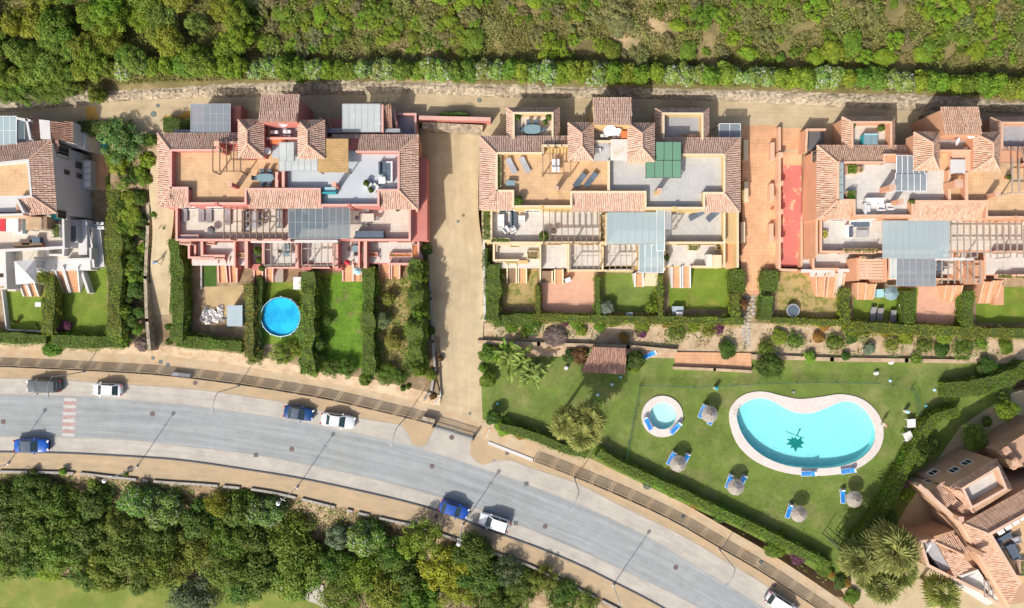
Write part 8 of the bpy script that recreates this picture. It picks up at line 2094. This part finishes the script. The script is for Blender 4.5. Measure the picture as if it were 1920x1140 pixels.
# ------------------------------------------------------------------ people
def person(label, px, py, z, deg, shirt, short_, hair='hair', walk=.25):
    t = thing('person', label, 'person', (0, 0, 0))
    def skin(nm, V, E, rad, m):
        me = bpy.data.meshes.new(nm); me.from_pydata(V, E, []); o = bpy.data.objects.new(nm, me); link(o, t); me.materials.append(K[m])
        sk = o.modifiers.new('skin', 'SKIN')
        for v, r in zip(me.skin_vertices[0].data, rad): v.radius = (r, r)
        me.skin_vertices[0].data[0].use_root = True
        o.modifiers.new('sub', 'SUBSURF').levels = 1; return o
    w = walk
    V = [(0, 0, .95), (0, 0, 1.2), (0, 0, 1.42), (0, 0, 1.52), (.02, 0, 1.66), (0, .17, 1.4), (-w * .6, .24, 1.14), (-w * .3, .25, .88), (0, -.17, 1.4), (w * .6, -.24, 1.14), (w * .9, -.25, .9), (0, .1, .9), (w * .8, .1, .5), (w, .1, .07), (w + .17, .1, .04), (0, -.1, .9), (-w * .4, -.1, .5), (-w * 1.2, -.1, .1), (-w * 1.2 + .17, -.1, .04)]
    E = [(0, 1), (1, 2), (2, 3), (3, 4), (2, 5), (5, 6), (6, 7), (2, 8), (8, 9), (9, 10), (0, 11), (11, 12), (12, 13), (13, 14), (0, 15), (15, 16), (16, 17), (17, 18)]
    skin('body', V, E, [.13, .13, .13, .055, .1, .055, .042, .035, .055, .042, .035, .085, .06, .042, .04, .085, .06, .042, .04], 'skin')
    if shirt: skin('shirt', [V[i] for i in (0, 1, 2, 5, 6, 8, 9)], [(0, 1), (1, 2), (2, 3), (3, 4), (2, 5), (5, 6)], [.15, .15, .15, .075, .06, .075, .06], shirt)
    skin('shorts', [V[0], V[11], V[12], V[15], V[16]], [(0, 1), (1, 2), (0, 3), (3, 4)], [.15, .105, .08, .105, .08], short_)
    MB().ball((-.005, 0, 1.70), .105, 10).build('hair', K[hair], t, smooth=True)
    h = W(px, py, z + 1.2); t.location = (h.x, h.y, z); t.rotation_euler = (0, 0, R(deg)); return t
person('person in blue top walking down the sandy footpath', 290, 491, zpath((0, 491)) + .005, -80, 'blue_c', 'ltblue', 'cush_w')
person('bare shouldered person standing on the rim of the kidney pool, east end', 1661, 797, GRN, 180, None, 'cush_w', 'hair', .05)

# ------------------------------------------------------------------ tidy: prototypes never placed go
for p in list(CH.values()) + list(AC_.values()) + [GL, DL, WL, LNG, PAR, ST, LL, LU]:
    if not USED.get(p.name):
        for c in KIDS.get(p.name, []): bpy.data.objects.remove(c)
        bpy.data.objects.remove(p)

# ------------------------------------------------------------------ labels that single out look-alikes by where they stand
MARK_X = [(0, 'the white block'), (235, 'the planted strip'), (300, 'the footpath head'), (395, 'the grey glazed box'), (465, 'the western pink tower'), (530, 'the pink north tower'), (600, 'the pink yard'), (678, 'the white glazed patio'), (765, 'the pink car port'), (850, 'the driveway head'),
          (935, 'the yellow block corner'), (1000, 'the dining patio'), (1075, 'the western yellow tower'), (1148, 'the yellow north tower'), (1215, 'the green canvas'), (1285, 'the empty grey patio'), (1365, 'the little glass roof'), (1430, 'the tiled court'), (1490, 'the red ramp'), (1560, 'the hot tub corner'), (1630, 'the hot tub'), (1705, 'the grey glass canopy'), (1760, 'the western orange tower'), (1810, 'the orange north tower'), (1870, 'the eastern orange tower'), (1925, 'the orange block end')]
ORD = ['westernmost', 'second from the west', 'third from the west', 'fourth from the west', 'fifth from the west', 'sixth from the west', 'seventh from the west', 'eighth from the west']
def relabel(groups, noun):
    byl = {}
    for o in list(sc.objects):
        if o.parent is None and o.get('group') in groups:
            z = o.location.z + 1.2; k = (HC - z) / FP
            px, py = o.location.x / k + 960, 570 - o.location.y / k
            m = min(MARK_X, key=lambda q: abs(q[0] - px))[1]
            band = '' if 'oleander' in noun(o) else (' high on the slope' if py < 30 else ' halfway up the slope' if py < 72 else ' low on the slope')
            byl.setdefault(f"{noun(o)}{band} above {m}", []).append((px, o))
    for l, v in byl.items():
        v.sort(key=lambda q: q[0])
        for i, (px, o) in enumerate(v): o['label'] = l if len(v) == 1 else f"{l}, {ORD[min(i, 7)]}"
relabel({'flowering oleanders above the lane', 'green oleanders above the lane'}, lambda o: 'white flowering oleander' if o['group'].startswith('flow') else 'plain green oleander')
relabel({'bright shrubs of the hillside', 'dark shrubs of the hillside', 'grey shrubs of the hillside'}, lambda o: {'b': 'bright green shrub', 'd': 'dark green shrub', 'g': 'grey green shrub'}[o['group'][0]])
relabel({'yellowish trees of the upper wood', 'green trees of the upper wood', 'trees edging the lane above the white block'}, lambda o: {'y': 'yellowish wild tree', 'g': 'green wild tree', 't': 'lane edge tree'}[o['group'][0]])
cn = {}
for o in sc.objects:
    g = o.get('group') or ''
    if o.parent is None and g.startswith('chairs at the table'): cn.setdefault(g, []).append(o)
for g, v in cn.items():
    c = sum((o.location for o in v), Vector((0, 0, 0))) / len(v)
    seen = {}
    for o in v:
        d = o.location - c
        s_ = ('east end' if d.x > 0 else 'west end') if abs(d.x) > abs(d.y) * 1.4 else ('north side' if d.y > 0 else 'south side')
        seen.setdefault(s_, []).append(o)
    for s_, w_ in seen.items():
        w_.sort(key=lambda o: o.location.x)
        for i, o in enumerate(w_): o['label'] = f"{s_[:5].strip()} chair{'' if len(w_) == 1 else (' (west one)' if i == 0 else ' (east one)')} at table {g[20:]}"

same = {}
for o in sc.objects:
    if o.parent is None and o.get('label') and o.get('group') not in (None, '') : same.setdefault((o['label'], o['group']), []).append(o)
for (l, g), v in same.items():
    if 1 < len(v) < 9:
        v.sort(key=lambda o: -o.location.y)
        for i, o in enumerate(v): o['label'] = f"{l}, {['first', 'second', 'third', 'fourth', 'fifth', 'sixth', 'seventh', 'eighth'][i]} counting downhill"
